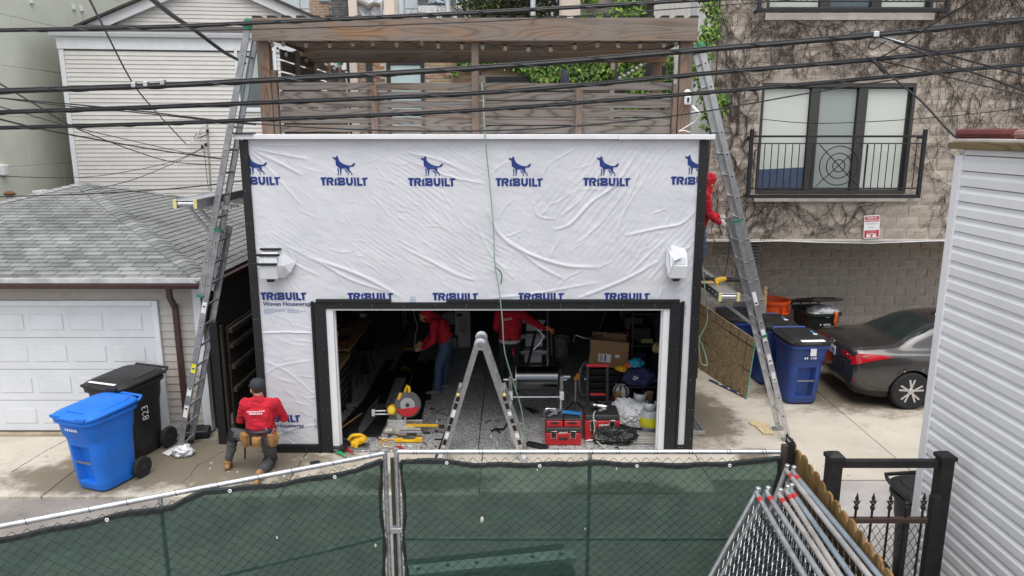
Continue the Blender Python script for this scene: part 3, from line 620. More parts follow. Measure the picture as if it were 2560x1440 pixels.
# ------------------------------------------------------------------ left garage with hip roof
GX, EX, EZ = -4.6, -4.33, 2.44; A0 = Vector((-8.14, 4.18, 3.55))
LG = thing('shingled_garage', 'beige garage with grey shingled hip roof and white panel door', 'garage', (-8, 4, 0))
BG = M('garage_vinyl', (.47, .435, .395), .6, var=.08, scale=2.5, rnd=.03, dirt=.25)
bx('wall_core', (-11.7, .72, 0), (GX, 7.7, 2.43), M('soffit_dark', (.12, .11, .10), .8), LG)
dxr = P(413, 1068, y=.69).x; dtop = 2.0; dxl = dxr-4.9
siding(LG, (dxr+.09, .72), (GX-.1, .72), .08, 17, .118, BG); siding(LG, (-11.7, .72), (GX-.1, .72), .08+17*.118, 3, .118, BG)
siding(LG, (GX, .74), (GX, 7.7), .08, 20, .118, M('gangway_vinyl', (.10, .09, .08), .8))  # darker copy of the garage siding, gangway shade put into its colour
bx('corner_board', (GX-.1, .675, .03), (GX+.02, .8, 2.43), WHITE, LG); bx('base_board', (dxr, .66, .0), (GX-.105, .72, .075), CONC, LG)
DW = M('door_white', (.64, .66, .69), .5, var=.05, scale=2, dirt=.1)
gd = bx('garage_door', (dxl, .70, .04), (dxr, .718, dtop), M('door_joint', (.42, .43, .45), .6), LG)
rh = (dtop-.04)/4
for r_ in range(4):
    z0 = .04+r_*rh; bx('door_section', (dxl, .672, z0+.004), (dxr, .698, z0+rh-.004), DW, gd, .006)
    for k in range(8):
        x0 = dxr-.12-(k+1)*.585
        for dz, a in ((.12, .0), (.36, .0)): pass
        o = bx('raised_panel', (x0+.06, .664, z0+.13), (x0+.53, .671, z0+rh-.13), DW, gd, .006)
        bx('panel_groove', (x0+.05, .669, z0+.12), (x0+.54, .6715, z0+rh-.12), M('door_groove', (.58, .59, .61), .6), gd, 0)
bx('door_frame', (dxr, .655, .0), (dxr+.085, .72, dtop+.08), WHITE, LG); bx('door_frame', (dxl, .652, dtop+.002), (dxr-.002, .72, dtop+.082), WHITE, LG)
bx('threshold', (dxl, .55, .0), (dxr+.09, .654, .035), M('wood_sill', (.33, .27, .19), .9, var=.3), LG)
# roof base
SHB = M('roof_base', (.05, .05, .05), .95)
E = [Vector((A0.x-3.81, .4, EZ)), Vector((EX, .4, EZ)), Vector((EX, 7.96, EZ)), Vector((A0.x-3.81, 7.96, EZ))]
m = MB(); m.add(E+[A0]+[e-Vector((0, 0, .1)) for e in E], [(0, 1, 4), (1, 2, 4), (2, 3, 4), (3, 0, 4), (8, 7, 6, 5), (0, 5, 6, 1), (1, 6, 7, 2), (2, 7, 8, 3), (3, 8, 5, 0)]); m.build('roof', SHB, LG)
def shingle_mat():
    m, n, b = nodes('shingle'); v = pos(n)
    oi = n.nodes.new('ShaderNodeObjectInfo'); vo = n.nodes.new('ShaderNodeTexVoronoi'); vo.inputs['Scale'].default_value = 7; L(n, v, vo.inputs['Vector'])
    c = mixc(n, oi.outputs['Random'], (.17, .18, .175), (.37, .38, .375)); sp = n.nodes.new('ShaderNodeSeparateColor'); L(n, vo.outputs['Color'], sp.inputs[0])
    c = mixc(n, .3, c, ramp(n, sp.outputs[0], [(0, (.15, .16, .155)), (1, (.33, .34, .33))]))
    c = mixc(n, ramp(n, noi(n, v, .8, 7, .7), [(.48, 0.), (.68, .7)]), c, (.085, .09, .085))
    c = mixc(n, ramp(n, noi(n, v, 160, 2), [(.4, 0.), (.7, .6)]), c, (.10, .105, .10))
    L(n, c, b.inputs['Base Color']); b.inputs['Roughness'].default_value = .95; b.inputs['Specular IOR Level'].default_value = .15; bump(n, b, noi(n, v, 220, 3), .5, .003); return m
SHM = shingle_mat()
def shingle_face(a, b, t, limit, vis):
    """courses of tabs on the triangle a-b-t; the first `limit` tabs are parts, the rest one stuff mesh"""
    e = (b-a).normalized(); w = (b-a).length; mid = t-a; s = (mid-e*mid.dot(e)); hgt = s.length; s.normalize(); n = e.cross(s); ta = mid.dot(e)
    if n.z < 0: n = -n
    ex, tw = .132, .305; rest = MB(); cnt = 0; shared = {}; im = wm(LG).inverted()
    for r in range(int(hgt/ex)):
        d0 = r*ex; f = (d0+ex*.5)/hgt; lo, hi = ta*f+.01, w-(w-ta)*f-.01; x = -((r*.37+random.uniform(0, .05)) % 1)*tw
        while x < hi:
            l, h = max(x, lo), min(x+tw-.013, hi); x += tw
            if h-l < .03: continue
            c = a+e*((l+h)/2)+s*(d0)
            if not vis(c): continue
            L_ = ex+.02; wd = h-l; q = MB(); z1 = .02+random.uniform(0, .003)
            vs = [(-wd/2, 0, .006), (wd/2, 0, .006), (wd/2, L_, .002), (-wd/2, L_, .002), (-wd/2, 0, z1), (wd/2, 0, z1), (wd/2, L_, .007), (-wd/2, L_, .007)]
            fs = [(3, 2, 1, 0), (4, 5, 6, 7), (0, 1, 5, 4), (1, 2, 6, 5), (2, 3, 7, 6), (3, 0, 4, 7)]
            mt = Matrix((e, s, n)).transposed().to_4x4(); mt.translation = c
            if cnt < limit:
                key = round(wd, 3)
                if key not in shared: q.add(vs, fs); shared[key] = q.mesh('shingle'); shared[key].materials.append(SHM)
                o = link('shingle', shared[key], LG); o.matrix_basis = im @ mt; cnt += 1
            else: rest.add([mt @ Vector(v) for v in vs], fs)
    if rest.v: tag(rest.build('shingles', SHM, LG), kind='stuff')
shingle_face(E[0], E[1], A0, 300, lambda c: c.x > -10.6)
shingle_face(E[1], E[2], A0, 0, lambda c: True); shingle_face(E[3], E[0], A0, 0, lambda c: c.x > -10.9)
for a in (E[1], E[2], E[0]):
    d = A0-a; n_ = int(d.length/.15); d.normalize(); sd_ = Vector((-d.y, d.x, 0)).normalized()
    q = MB(); ang = .22
    for i in range(n_):
        c = a+d*(i*.15); up = sd_.cross(d); up = up if up.z > 0 else -up; l = .19; rr = []
        for (o_, z_) in ((0, .03), (l, .016)):
            rr.append([c+d*o_+sd_*k*.15+up*(z_+.012-abs(k)*.04) for k in (-1, -.5, -.15, .15, .5, 1)])
        if a is E[0]: q.add(rr[0]+rr[1], [(k, k+1, 7+k, 6+k) for k in range(5)]); continue
        m = MB(); m.add(rr[0]+rr[1]+[p-up*.012 for p in rr[0]], [(k, k+1, 7+k, 6+k) for k in range(5)]+[(k, 12+k, 13+k, k+1) for k in range(5)]); m.build('ridge_cap', SHM, LG)
    if q.v: tag(q.build('ridge_caps', SHM, LG), kind='stuff')
bx('drip_edge', (A0.x-3.81, .375, 2.40), (EX+.02, .399, 2.475), M('drip_white', (.55, .55, .56), .5, dirt=.5), LG, .003)
BROWN = M('brown_metal', (.065, .03, .027), .45, var=.15)
m = MB(); m.prism([(0, 0), (-.08, .005), (-.11, .06), (-.11, .085), (-.1, .085), (-.1, .06), (-.07, .015), (0, .015)], 7.6, TM((A0.x-3.85, .373, 2.33), (0, 1, 0), (0, 0, 1))); m.build('gutter', BROWN, LG)
m = MB(); m.prism([(0, 0), (.07, .005), (.09, .06), (.09, .085), (0, .085)], 7.5, TM((EX+.002, 8, 2.33), (1, 0, 0), (0, 0, 1))); m.build('gutter', BROWN, LG)
p0, p1, p2, p3 = P(421, 712, y=.36), P(424, 742, y=.42), P(437, 765, y=.64), P(458, 985, y=.66)
m = MB(); m.bar(p0, p1, .075, .06, (0, 1, 0)); m.bar(p1+Vector((-.01, 0, .02)), p2+Vector((0, 0, -.02)), .075, .06, (0, 1, 0)); m.bar(p2+Vector((0, 0, .03)), (p2.x, .66, .12), .075, .06, (0, 1, 0)); m.build('downspout', BROWN, LG, bev=.006)
for u, v, y in ((300, 478, 5.6), (118, 481, 5.2)):
    p = P(u, v, y=y); m = MB(); m.box(p+Vector((0, 0, .0)), (.42, .34, .09)); m.box(p-Vector((0, 0, .1)), (.3, .25, .14)); m.build('roof_vent', M('roof_vent', (.5, .5, .5), .5), LG, bev=.02)
# ------------------------------------------------------------------ gangway between the garages
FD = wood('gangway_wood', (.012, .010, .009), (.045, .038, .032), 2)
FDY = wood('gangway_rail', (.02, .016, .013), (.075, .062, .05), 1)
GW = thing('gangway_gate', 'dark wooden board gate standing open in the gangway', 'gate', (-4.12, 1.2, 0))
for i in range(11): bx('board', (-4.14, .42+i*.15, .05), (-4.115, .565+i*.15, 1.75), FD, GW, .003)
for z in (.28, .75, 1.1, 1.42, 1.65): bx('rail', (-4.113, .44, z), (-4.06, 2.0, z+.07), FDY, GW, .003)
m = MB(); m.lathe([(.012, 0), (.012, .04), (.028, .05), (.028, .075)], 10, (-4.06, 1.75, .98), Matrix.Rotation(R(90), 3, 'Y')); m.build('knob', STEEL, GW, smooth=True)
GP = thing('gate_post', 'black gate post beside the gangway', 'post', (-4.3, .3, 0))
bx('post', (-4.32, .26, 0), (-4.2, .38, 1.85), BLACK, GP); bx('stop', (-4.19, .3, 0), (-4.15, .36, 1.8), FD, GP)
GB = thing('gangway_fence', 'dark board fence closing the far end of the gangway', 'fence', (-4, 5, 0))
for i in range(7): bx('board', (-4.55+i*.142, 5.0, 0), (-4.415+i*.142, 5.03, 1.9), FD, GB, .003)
# ------------------------------------------------------------------ concrete block building on the right
PY = 4.15
BY, LY, BX0, BXR, BZ = 3.3, 5.1, 3.45, 4.33, 2.6
BB = thing('block_building', 'tan split-face block apartment building with bare vines at the right', 'building', (7, 4, 0))
def block_mat(name, a, b, rnd=True):
    m, n, bs = nodes(name); v = pos(n); oi = n.nodes.new('ShaderNodeObjectInfo')
    c = mixc(n, oi.outputs['Random'], a, b); c = mixc(n, ramp(n, noi(n, v, 26, 6, .7), [(.4, 0.), (.7, .65)]), c, tuple(x*.5 for x in a))
    c = mixc(n, ramp(n, noi(n, v, .7, 5), [(.45, 0.), (.7, .35)]), c, tuple(x*.6 for x in b))
    L(n, c, bs.inputs['Base Color']); bs.inputs['Roughness'].default_value = .95; bs.inputs['Specular IOR Level'].default_value = .15
    bump(n, bs, noi(n, v, 45, 7, .75), .9, .012); MATS[name] = m; return m
BLK = block_mat('split_block', (.44, .375, .315), (.56, .485, .41)); BLK2 = block_mat('lower_block', (.48, .415, .355), (.58, .505, .435))
MORT = M('mortar', (.78, .74, .68), .95, var=.12, bmp=.3); MORT2 = M('mortar_lower', (.66, .62, .57), .95, var=.12, bmp=.3)
CORE = MORT
bx('wall_core', (BX0, BY+.2, BZ), (12.5, 9, 9.5), MORT, BB, 0); bx('wall_core', (BX0, PY+.02, -.1), (BXR, 9, BZ-.001), MORT, BB, 0); bx('wall_core', (BXR+.001, LY+.02, -.1), (12.5, 9, BZ-.001), MORT2, BB, 0)
WIN = []
def wr_(u0, v0, u1, v1): a, b = P(u0, v0, y=BY), P(u1, v1, y=BY); return (a.x, b.z, b.x, a.z)
w1 = wr_(1907, 208, 2262, 484); w1 = (w1[0], w1[1], w1[2], w1[3]); zoff = P(2000, 24, y=BY).z-P(2000, 482, y=BY).z
w2 = (w1[0]-.02, w1[1]+zoff, w1[2]+.12, w1[3]+zoff); WIN = [w1, w2]
for a, b in (((BX0, BZ+.001), (w1[0], 9.5)), ((w2[2], BZ+.001), (12.5, 9.5)), ((w1[0]+.001, BZ+.001), (w2[2]-.001, w1[1])), ((w1[0]+.001, w1[3]), (w2[2]-.001, w2[1])), ((w1[2], w1[1]+.001), (w2[2]-.001, w1[3]-.001)), ((w1[0]+.001, w2[3]), (w2[2]-.001, 9.5))):
    bx('mortar_bed', (a[0], BY+.02, a[1]), (b[0], BY+.199, b[1]), MORT, BB, 0)
def bmesh_block(w, h, d, seed, flatb=False):
    r = random.Random(seed); nx, nz = 4, 3; vs = []; fs = []
    for j in range(nz+1):
        for i in range(nx+1):
            e = i in (0, nx) or j in (0, nz); vs.append((-w/2+w*i/nx, -(d*.72 if e else d*(1+r.uniform(-.1, .55))), -h/2+h*j/nz))
    for j in range(nz):
        for i in range(nx): a = j*(nx+1)+i; fs.append((a, a+1, a+nx+2, a+nx+1))
    o = len(vs); k = [(0, 0), (nx, 0), (nx, nz), (0, nz)]
    for i, j in k: vs.append((-w/2+w*i/nx, .03, -h/2+h*j/nz))
    idx = lambda i, j: j*(nx+1)+i
    fs += [tuple([idx(i, 0) for i in range(nx, -1, -1)]+[o, o+1]), tuple([idx(i, nz) for i in range(nx+1)]+[o+2, o+3]), tuple([idx(0, j) for j in range(nz+1)]+[o+3, o]), tuple([idx(nx, j) for j in range(nz, -1, -1)]+[o+1, o+2])]
    return vs, fs
BW, BH, J = .406, .203, .017; cntb = 0; rest = MB(); shareb = {}
def blocks(x0, x1, z0, nz, y, mat, restmb, holes, limit, inframe):
    global cntb
    for r in range(nz):
        z = z0+r*BH; cuts = [(x0, x1)]
        for (hx0, hz0, hx1, hz1) in holes:
            if z+BH > hz0+.02 and z < hz1-.02: cuts = [c for a, b in cuts for c in ((a, min(b, hx0)), (max(a, hx1), b)) if c[1]-c[0] > .03]
        for a, b in cuts:
            x = x0-(BW/2 if r % 2 else 0)
            while x < b:
                l, h = max(x, a), min(x+BW, b); x += BW
                if h-l < .04: continue
                w = h-l-J; c = Vector(((l+h)/2, y+.02, z+BH/2)); full = abs(w-(BW-J)) < .002; key = (full, random.randrange(6)) if full else (round(w, 3), 0)
                key = key+(mat.name,)
                if cntb < limit and inframe(c):
                    if key not in shareb:
                        q = MB(); q.add(*bmesh_block(w, BH-J, .024, hash(key[1])+7)); shareb[key] = q.mesh('block'); shareb[key].materials.append(mat)
                    o = link('block', shareb[key], BB); o.location = c-BB.location; cntb += 1
                else:
                    vs, fs = bmesh_block(w, BH-J, .024, random.random()); restmb.add([c+Vector(v) for v in vs], fs)
def infr(c):
    d = c-CAM; cz = d.y*math.cos(PITCH)-d.z*math.sin(PITCH); u = 1280+FPX*d.x/cz; v = 720-FPX*(d.y*math.sin(PITCH)+d.z*math.cos(PITCH))/cz
    return u < 2580 and v > -20 and not (u > 2400 and v > 340)
blocks(BX0, 10.6, BZ+.02, 24, BY, BLK, rest, WIN, 300, infr); blocks(BX0, BXR-.001, BZ-.03-12*BH, 12, PY, BLK, rest, [], 300, infr)
tag(rest.build('blocks', BLK, BB), kind='stuff')
rest = MB(); blocks(BXR+.01, 10.6, BZ-.03-12*BH, 12, LY, BLK2, rest, [], 300, infr); tag(rest.build('lower_blocks', BLK2, BB), kind='stuff')
bx('stone_ledge', (BX0, BY-.035, BZ-.03), (12, BY+.1, BZ+.018), M('ledge', (.5, .47, .43), .9, bmp=.3), BB)
bx('soffit', (BX0+.002, BY+.101, BZ-.028), (12.5, LY+.018, BZ-.002), M('soffit', (.3, .27, .24), .9), BB)
FRM = M('bronze_frame', (.045, .042, .042), .45, var=.15); SHADE = M('cream_shade', (.56, .59, .54), .35, var=.05, stretch=(1, 1, 60), scale=3); SHADE2 = M('grey_screen', (.30, .335, .315), .35, var=.05, stretch=(1, 1, 60), scale=3)
INDIGO = M('indigo_room', (.07, .095, .16), .3)
def window(r, mats, cut):
    x0, z0, x1, z1 = r; wob = thing('w', '', '') if False else None
    o = bx('window', (x0, BY+.1, z0), (x1, BY+.125, z1), FRM, BB, 0); w = x1-x0
    for a, b in (((x0, BY-.0, z0), (x0+.045, BY+.099, z1)), ((x1-.045, BY, z0), (x1, BY+.099, z1)), ((x0+.046, BY, z1-.07), (x1-.046, BY+.099, z1)), ((x0+.046, BY-.01, z0), (x1-.046, BY+.099, z0+.05)),
                 ((x0+w*.325, BY+.02, z0+.051), (x0+w*.385, BY+.098, z1-.071)), ((x0+w*.635, BY+.02, z0+.051), (x0+w*.695, BY+.098, z1-.071))): bx('frame', a, b, FRM, o, .004)
    xs = [(x0+.06, x0+w*.32), (x0+w*.39, x0+w*.63), (x0+w*.70, x1-.1)]
    for (a, b), mt in zip(xs, mats): bx('pane', (a, BY+.085, z0+.07), (b, BY+.097, z1-.09), mt, o, 0)
    if cut:
        a, b = xs[0]; m = MB(); m.add([(a+.003, BY+.08, z0+.075), (b-.003, BY+.08, z0+.075), (b-.003, BY+.08, z0+.46), (a+.003, BY+.08, z0+.42)], [(0, 1, 2, 3)]); m.build('dark_gap', INDIGO, o)
    return o
for r in WIN:
    zu = BZ+.02+math.ceil((r[3]-BZ-.02-.02)/BH)*BH; zd = BZ+.02+math.floor((r[1]-BZ-.02+.02)/BH)*BH
    if zu-r[3] > .01: bx('lintel', (r[0]-.002, BY-.008, r[3]), (r[2]+.002, BY+.1, zu-.008), BLK, BB, .008)
    if r[1]-zd > .01: bx('sill_course', (r[0]-.002, BY-.008, zd+.008), (r[2]+.002, BY+.1, r[1]), BLK, BB, .008)
window(w1, (SHADE, SHADE2, SHADE), True); window(w2, (SHADE, M('room_dark', (.08, .10, .12), .2), SHADE), False)
bx('stone_sill', (w2[0]-.03, BY-.05, w2[1]-.16), (w2[2]+.03, BY+.05, w2[1]-.05), M('ledge', (.5, .47, .43)), BB)
bx('stone_sill', (w1[0]-.03, BY-.05, w1[1]-.14), (w1[2]+.03, BY+.05, w1[1]-.04), M('ledge', (.5, .47, .43)), BB)
IRON = M('black_iron', (.02, .02, .022), .5, .3)
def balcony(r, full, label):
    x0, z0, x1, z1 = r; y0 = BY-.22; o = thing('balcony_rail', label, 'railing', ((x0+x1)/2, y0, z0), group='iron railings on the block building')
    a, b = x0-.2, x1+.12; zt = z0+1.0
    for x in (a, b):
        bx('post', (x-.03, y0-.03, z0-.06), (x+.03, y0+.03, zt+.12), IRON, o); bx('bracket', (x-.02, y0+.031, z0-.05), (x+.02, BY-.002, z0-.01), IRON, o); bx('bracket', (x-.02, y0+.031, zt-.04), (x+.02, BY-.002, zt), IRON, o)
    for z, t in ((zt, .018), (zt-.12, .01), (z0+.11, .012), (z0-.03, .03)): bx('rail', (a+.031, y0-t, z-t), (b-.031, y0+t, z+t), IRON, o, .003)
    c0, c1 = x0+(x1-x0)*.33, x0+(x1-x0)*.68
    for s, e in ((a, c0), (c1, b)):
        n = int((e-s)/.112)
        for i in range(1, n): x = s+(e-s)*i/n; m = MB(); m.tube([(x, y0, z0+.12), (x, y0, zt-.13)], .008, 6); m.build('baluster', IRON, o)
    for x in (c0, c1): bx('baluster', (x-.012, y0-.012, z0+.123), (x+.012, y0+.012, zt-.133), IRON, o, 0)
    if full:
        cx, cz = (c0+c1)/2, z0+.5
        for rr in (.335, .215, .105): m = MB(); m.tube([(cx+rr*math.cos(t), y0, cz+rr*math.sin(t)) for t in np.linspace(0, 2*math.pi, 40, endpoint=False)], .009, 6, closed=True); m.build('ring', IRON, o, smooth=True)
        for s in (-1, 1): m = MB(); m.tube([(cx-s*.37, y0+.012*s, cz-.36), (cx+s*.37, y0+.012*s, cz+.36)], .009, 6); m.build('cross_bar', IRON, o); 
balcony(w1, True, 'iron balcony railing with ringed centre on the lower vine-covered window'); balcony(w2, False, 'iron balcony railing across the upper window at the top edge')
# louver vent
VY = PY-.02; p = P(1862, 607, y=VY); q = P(1893, 675, y=VY); o = thing('louver_vent', 'white louvred vent at the edge of the block wall recess', 'vent', ((p.x+q.x)/2, PY, q.z))
bx('frame', (p.x, PY-.03, q.z), (q.x, PY-.012, p.z), M('vent_back', (.12, .12, .12), .6), o)
for i in range(8):
    z = q.z+.02+i*(p.z-q.z-.02)/8; m = MB(); m.box(((p.x+q.x)/2, PY-.045, z+.03), (q.x-p.x-.02, .05, .008), Matrix.Rotation(R(-35), 3, 'X')); m.build('louver', M('vent_white', (.5, .5, .5), .5), o)
# parking sign
p = P(2179, 567, y=BY-.05); so_ = thing('parking_sign', 'red and white reserved parking sign tilted on the block wall', 'sign', p, group=None)
TS = Matrix.Translation(p) @ Matrix.Rotation(R(-3.5), 4, 'Y') @ Matrix.Rotation(R(90), 4, 'X'); SR = M('sign_red', (.45, .012, .03), .4, var=.1); SWH = M('sign_white', (.8, .8, .8), .4, var=.03)
def rrect(w, h, r, n=4):
    return [(sx*(w/2-r)+r*math.cos(a0+R(90)*k/n), sy*(h/2-r)+r*math.sin(a0+R(90)*k/n)) for sx, sy, a0 in ((1, 1, 0), (-1, 1, R(90)), (-1, -1, R(180)), (1, -1, R(270))) for k in range(n+1)]
sh = .42; sw = .28
m = MB(); m.prism(rrect(sw, sh, .03), .006, TS); m.build('plate', SWH, so_)
m = MB(); m.prism([(-sw/2+.03, .19), (sw/2-.03, .19), (sw/2-.012, .175), (sw/2-.012, .095), (-sw/2+.012, .095), (-sw/2+.012, .175)], .002, TS @ Matrix.Translation((0, 0, .006))); m.build('red_band', SR, so_)
m = MB(); m.prism([(-sw/2+.012, -.06), (sw/2-.012, -.06), (sw/2-.012, -.18), (sw/2-.03, -.195), (-sw/2+.03, -.195), (-sw/2+.012, -.18)], .002, TS @ Matrix.Translation((0, 0, .006))); m.build('red_band', SR, so_)
Z9 = Matrix.Translation((0, 0, .0095)); tx = MB()
for s, sz, y in (('RESERVED', .042, .15), ('PARKING FOR', .039, .108)): text_mb(s, sz, TS @ Z9 @ Matrix.Translation((0, y, 0)), tx, bold=.001)
for s, sz, y in (('UNAUTHORIZED', .018, -.08), ('VEHICLES TOWED AWAY', .017, -.1)): text_mb(s, sz, TS @ Z9 @ Matrix.Translation((0, y, 0)), tx)
tx.build('lettering', SWH, so_)
tx = MB()
for s, y in (('TENANTS', .04), ('ONLY', -.025)): text_mb(s, .05, TS @ Z9 @ Matrix.Translation((0, y, 0)), tx, bold=-.0005)
tx.build('lettering', M('sign_grey', (.25, .27, .27), .5), so_)
tx = MB(); tx.prism([(-.09, -.185), (.085, -.185), (.085, -.118), (-.09, -.118)], .001, TS @ Matrix.Translation((0, 0, .0085)))
tx.build('pictogram', SWH, so_); tx = MB(); tx.prism([(-.082, -.125), (-.03, -.125), (.0, -.15), (-.05, -.135)], .001, TS @ Matrix.Translation((0, 0, .010))); tx.prism([(-.03, -.178), (.01, -.178), (.03, -.13), (.0, -.13)], .001, TS @ Matrix.Translation((0, 0, .010))); tx.prism([(.03, -.125), (.078, -.125), (.078, -.145)], .001, TS @ Matrix.Translation((0, 0, .010))); tx.build('pictogram', SR, so_)
# cable under the ledge
tag(cable('ledge_cable', 'thin white cable slung along the stone ledge of the block building', [P(1850, 605, y=BY-.06), P(1950, 602, y=BY-.06), P(2050, 606, y=BY-.06), P(2180, 608, y=BY-.06), P(2400, 600, y=BY-.06)], .008, WHITE))
# ------------------------------------------------------------------ bare vines on the block wall
VINE = M('bare_vine', (.055, .038, .031), .9, var=.35)
def inwin(x, z, pad=.03): return any(a-pad < x < c+pad and b-pad < z < d+pad for a, b, c, d in WIN)
def vine(label, starts, steps, branch, box, tend=.5):
    rv = random.Random(label); m = MB(); todo = [(x, z, a, r, steps, 0) for x, z, a, r in starts]; first = starts[0]; n_ = 0
    o = thing('bare_vine', label, 'vine', (first[0], BY-.03, first[1]), group='bare vines on the block wall')
    while todo and n_ < 1400:
        x, z, a, r, st, dep = todo.pop(); n_ += 1; pts = [(x, BY-.022, z)]; rs = [r]; base = a
        for i in range(st):
            a += rv.gauss(0, .28)+(base-a)*.12; s = .055; x += math.cos(a)*s; z += math.sin(a)*s
            if not (box[0] < x < box[2] and box[1] < z < box[3]) or inwin(x, z): break
            pts.append((x, BY-.024-rv.uniform(0, .018), z)); rs.append(max(.0028, r*(1-i/st*.75)))
            if rv.random() < branch and dep < 4: todo.append((x, z, a+rv.choice((-1, 1))*rv.uniform(.5, 1.2), rs[-1]*.7, int(st*.75)+2, dep+1))
            if rv.random() < tend and z > box[1]+.1:
                l = rv.uniform(.025, .09); dx = rv.gauss(0, .02); sg = -1 if rv.random() < .75 else 1
                if not inwin(x+dx, z+sg*l): m.tube([(x, BY-.02, z), (x+dx*.4, BY-.03, z+sg*l*.5), (x+dx, BY-.022, z+sg*l)], [.0038, .003, .0018], 3, cap=False)
        if len(pts) > 2: m.tube(pts, rs, 4, cap=False)
    tag(m.build('stems', VINE, o), kind='stuff')
zb, zt_ = BZ+.02, 8.6; r7 = random.Random(5)
vine('dense bare brown vine between the right ladder and the lower window', [(3.75+r7.uniform(0, .55), zb+r7.uniform(-1, 2.6), R(90)+r7.gauss(0, .45), r7.uniform(.006, .014)) for _ in range(38)], 26, .085, (3.5, 1.2, 5.0, zt_))
vine('bare vine stems fanned out below the lower window of the block building', [(4.3+r7.uniform(0, 2.3), w1[1]-.12-r7.uniform(0, .1), R(-60)+r7.gauss(0, .9), r7.uniform(.005, .01)) for _ in range(15)], 20, .07, (4.0, zb, 8.2, w1[1]-.05))
vine('bare vine stems spreading between the two windows of the block building', [(4.2+r7.uniform(0, 3.8), w1[3]+r7.uniform(.05, 1.6), R(r7.choice((10, 170, -15, 200)))+r7.gauss(0, .4), r7.uniform(.004, .009)) for _ in range(38)], 28, .078, (3.9, w1[3]+.03, 10.2, zt_))
vine('bare vine stems spreading right of the windows above the grey sided garage', [(7.1+r7.uniform(0, 3.0), r7.uniform(zb, zt_-.6), R(r7.choice((150, -30, 100, -60, 20)))+r7.gauss(0, .4), r7.uniform(.004, .009)) for _ in range(62)], 28, .075, (7.0, zb, 10.4, zt_))
# ------------------------------------------------------------------ leaves
LEAF = M('ivy_leaf', (.095, .19, .025), .55, var=.45, scale=9, spec=.4, rnd=0); LEAFD = M('ivy_leaf_dark', (.035, .085, .018), .6, var=.45, scale=9)
LEAFY = M('ivy_leaf_young', (.19, .27, .035), .55, var=.35, scale=9)
def leaves(pts, size, rnd_, out=(0, -1, .35)):
    m = MB(); out = Vector(out).normalized()
    for p in pts:
        p = Vector(p); s = size*rnd_.uniform(.6, 1.25); n = (out+Vector((rnd_.gauss(0, .5), rnd_.gauss(0, .35), rnd_.gauss(0, .5)))).normalized()
        d = Vector((rnd_.gauss(0, .5), rnd_.gauss(0, .3), -1)); d = (d-n*d.dot(n)).normalized(); e = n.cross(d); m.m = 0 if rnd_.random() < .55 else 1 if rnd_.random() < .5 else 2
        m.add([p-d*s*.5, p+e*s*.42-d*s*.1-n*.012, p+e*s*.2+d*s*.12, p+d*s*.62-n*s*.12, p-e*s*.2+d*s*.12, p-e*s*.42-d*s*.1-n*.012, p+n*s*.06], [(6, 0, 1), (6, 1, 2), (6, 2, 3), (6, 3, 4), (6, 4, 5), (6, 5, 0)])
    return m
def ivy(label, pts, size, base, seed=1, out=(0, -1, .35), stems=()):
    rv = random.Random(seed); o = thing('ivy', label, 'ivy', base, group='climbing ivy'); tag(leaves(pts, size, rv, out).build('leaves', [LEAF, LEAFD, LEAFY], o), kind='stuff')
    m = MB()
    for s in stems: m.tube(s, .012, 5)
    if stems: m.build('stem', VINE, o)
rv = random.Random(3); pts = []
for i in range(1500):
    t = rv.random()**.9; u = 1765+18*math.sin(t*9)+rv.gauss(0, 13); v = -20+t*345
    if math.sin(t*17+1)+rv.gauss(0, .5) < -.75: continue
    pts.append(P(u, v, y=BY-.06-rv.random()*.14))
ivy('green ivy climbing the corner of the block building behind the ladder', pts, .085, (3.4, 3.25, 0), 4, stems=[[(3.46, 3.24, 0), (3.42, 3.22, 3), (3.5, 3.22, 5.5), (3.48, 3.22, 8)]])
pts = [P(1806+rv.gauss(0, 11), 248+rv.gauss(0, 7), y=BY-.05-rv.random()*.05) for _ in range(60)]
ivy('small clump of green ivy leaves on the block wall beside the right ladder', pts, .085, (3.7, 3.25, 4.9), 6)
# ------------------------------------------------------------------ brick house behind the pergola
HY = 8.5
BH_ = thing('brick_house', 'old tan and red brick house seen through the pergola', 'house', (-.5, 12, 0))
def brick_mat(name, stops, mort=(.5, .47, .42), tex=False):
    m, n, b = nodes(name); v = pos(n); oi = n.nodes.new('ShaderNodeObjectInfo')
    if tex:
        br = n.nodes.new('ShaderNodeTexBrick'); mp = n.nodes.new('ShaderNodeMapping'); mp.inputs['Rotation'].default_value = (R(90), 0, 0); L(n, v, mp.inputs['Vector']); L(n, mp.outputs[0], br.inputs['Vector'])
        br.inputs['Scale'].default_value = 1; br.inputs['Brick Width'].default_value = .21; br.inputs['Row Height'].default_value = .072; br.inputs['Mortar Size'].default_value = .008
        br.inputs['Color1'].default_value = rgb(stops[0][1]); br.inputs['Color2'].default_value = rgb(stops[-1][1]); br.inputs['Mortar'].default_value = rgb(mort); c = br.outputs['Color']
    else: c = ramp(n, oi.outputs['Random'], stops); c.node.color_ramp.interpolation = 'CONSTANT'
    c = mixc(n, ramp(n, noi(n, v, 22, 5), [(.45, 0.), (.7, .5)]), c, tuple(x*.5 for x in stops[0][1]))
    L(n, c, b.inputs['Base Color']); b.inputs['Roughness'].default_value = .95; bump(n, b, noi(n, v, 70, 4), .5, .006); return m
ST = [(0, (.36, .25, .16)), (.3, (.42, .32, .22)), (.5, (.33, .14, .09)), (.62, (.40, .29, .17)), (.8, (.16, .11, .085)), (.9, (.38, .20, .13))]
BRK = brick_mat('old_brick', ST); BRKT = brick_mat('old_brick_far', ST, tex=True); MB1 = M('old_mortar', (.46, .42, .36), .95, var=.15, bmp=.3)
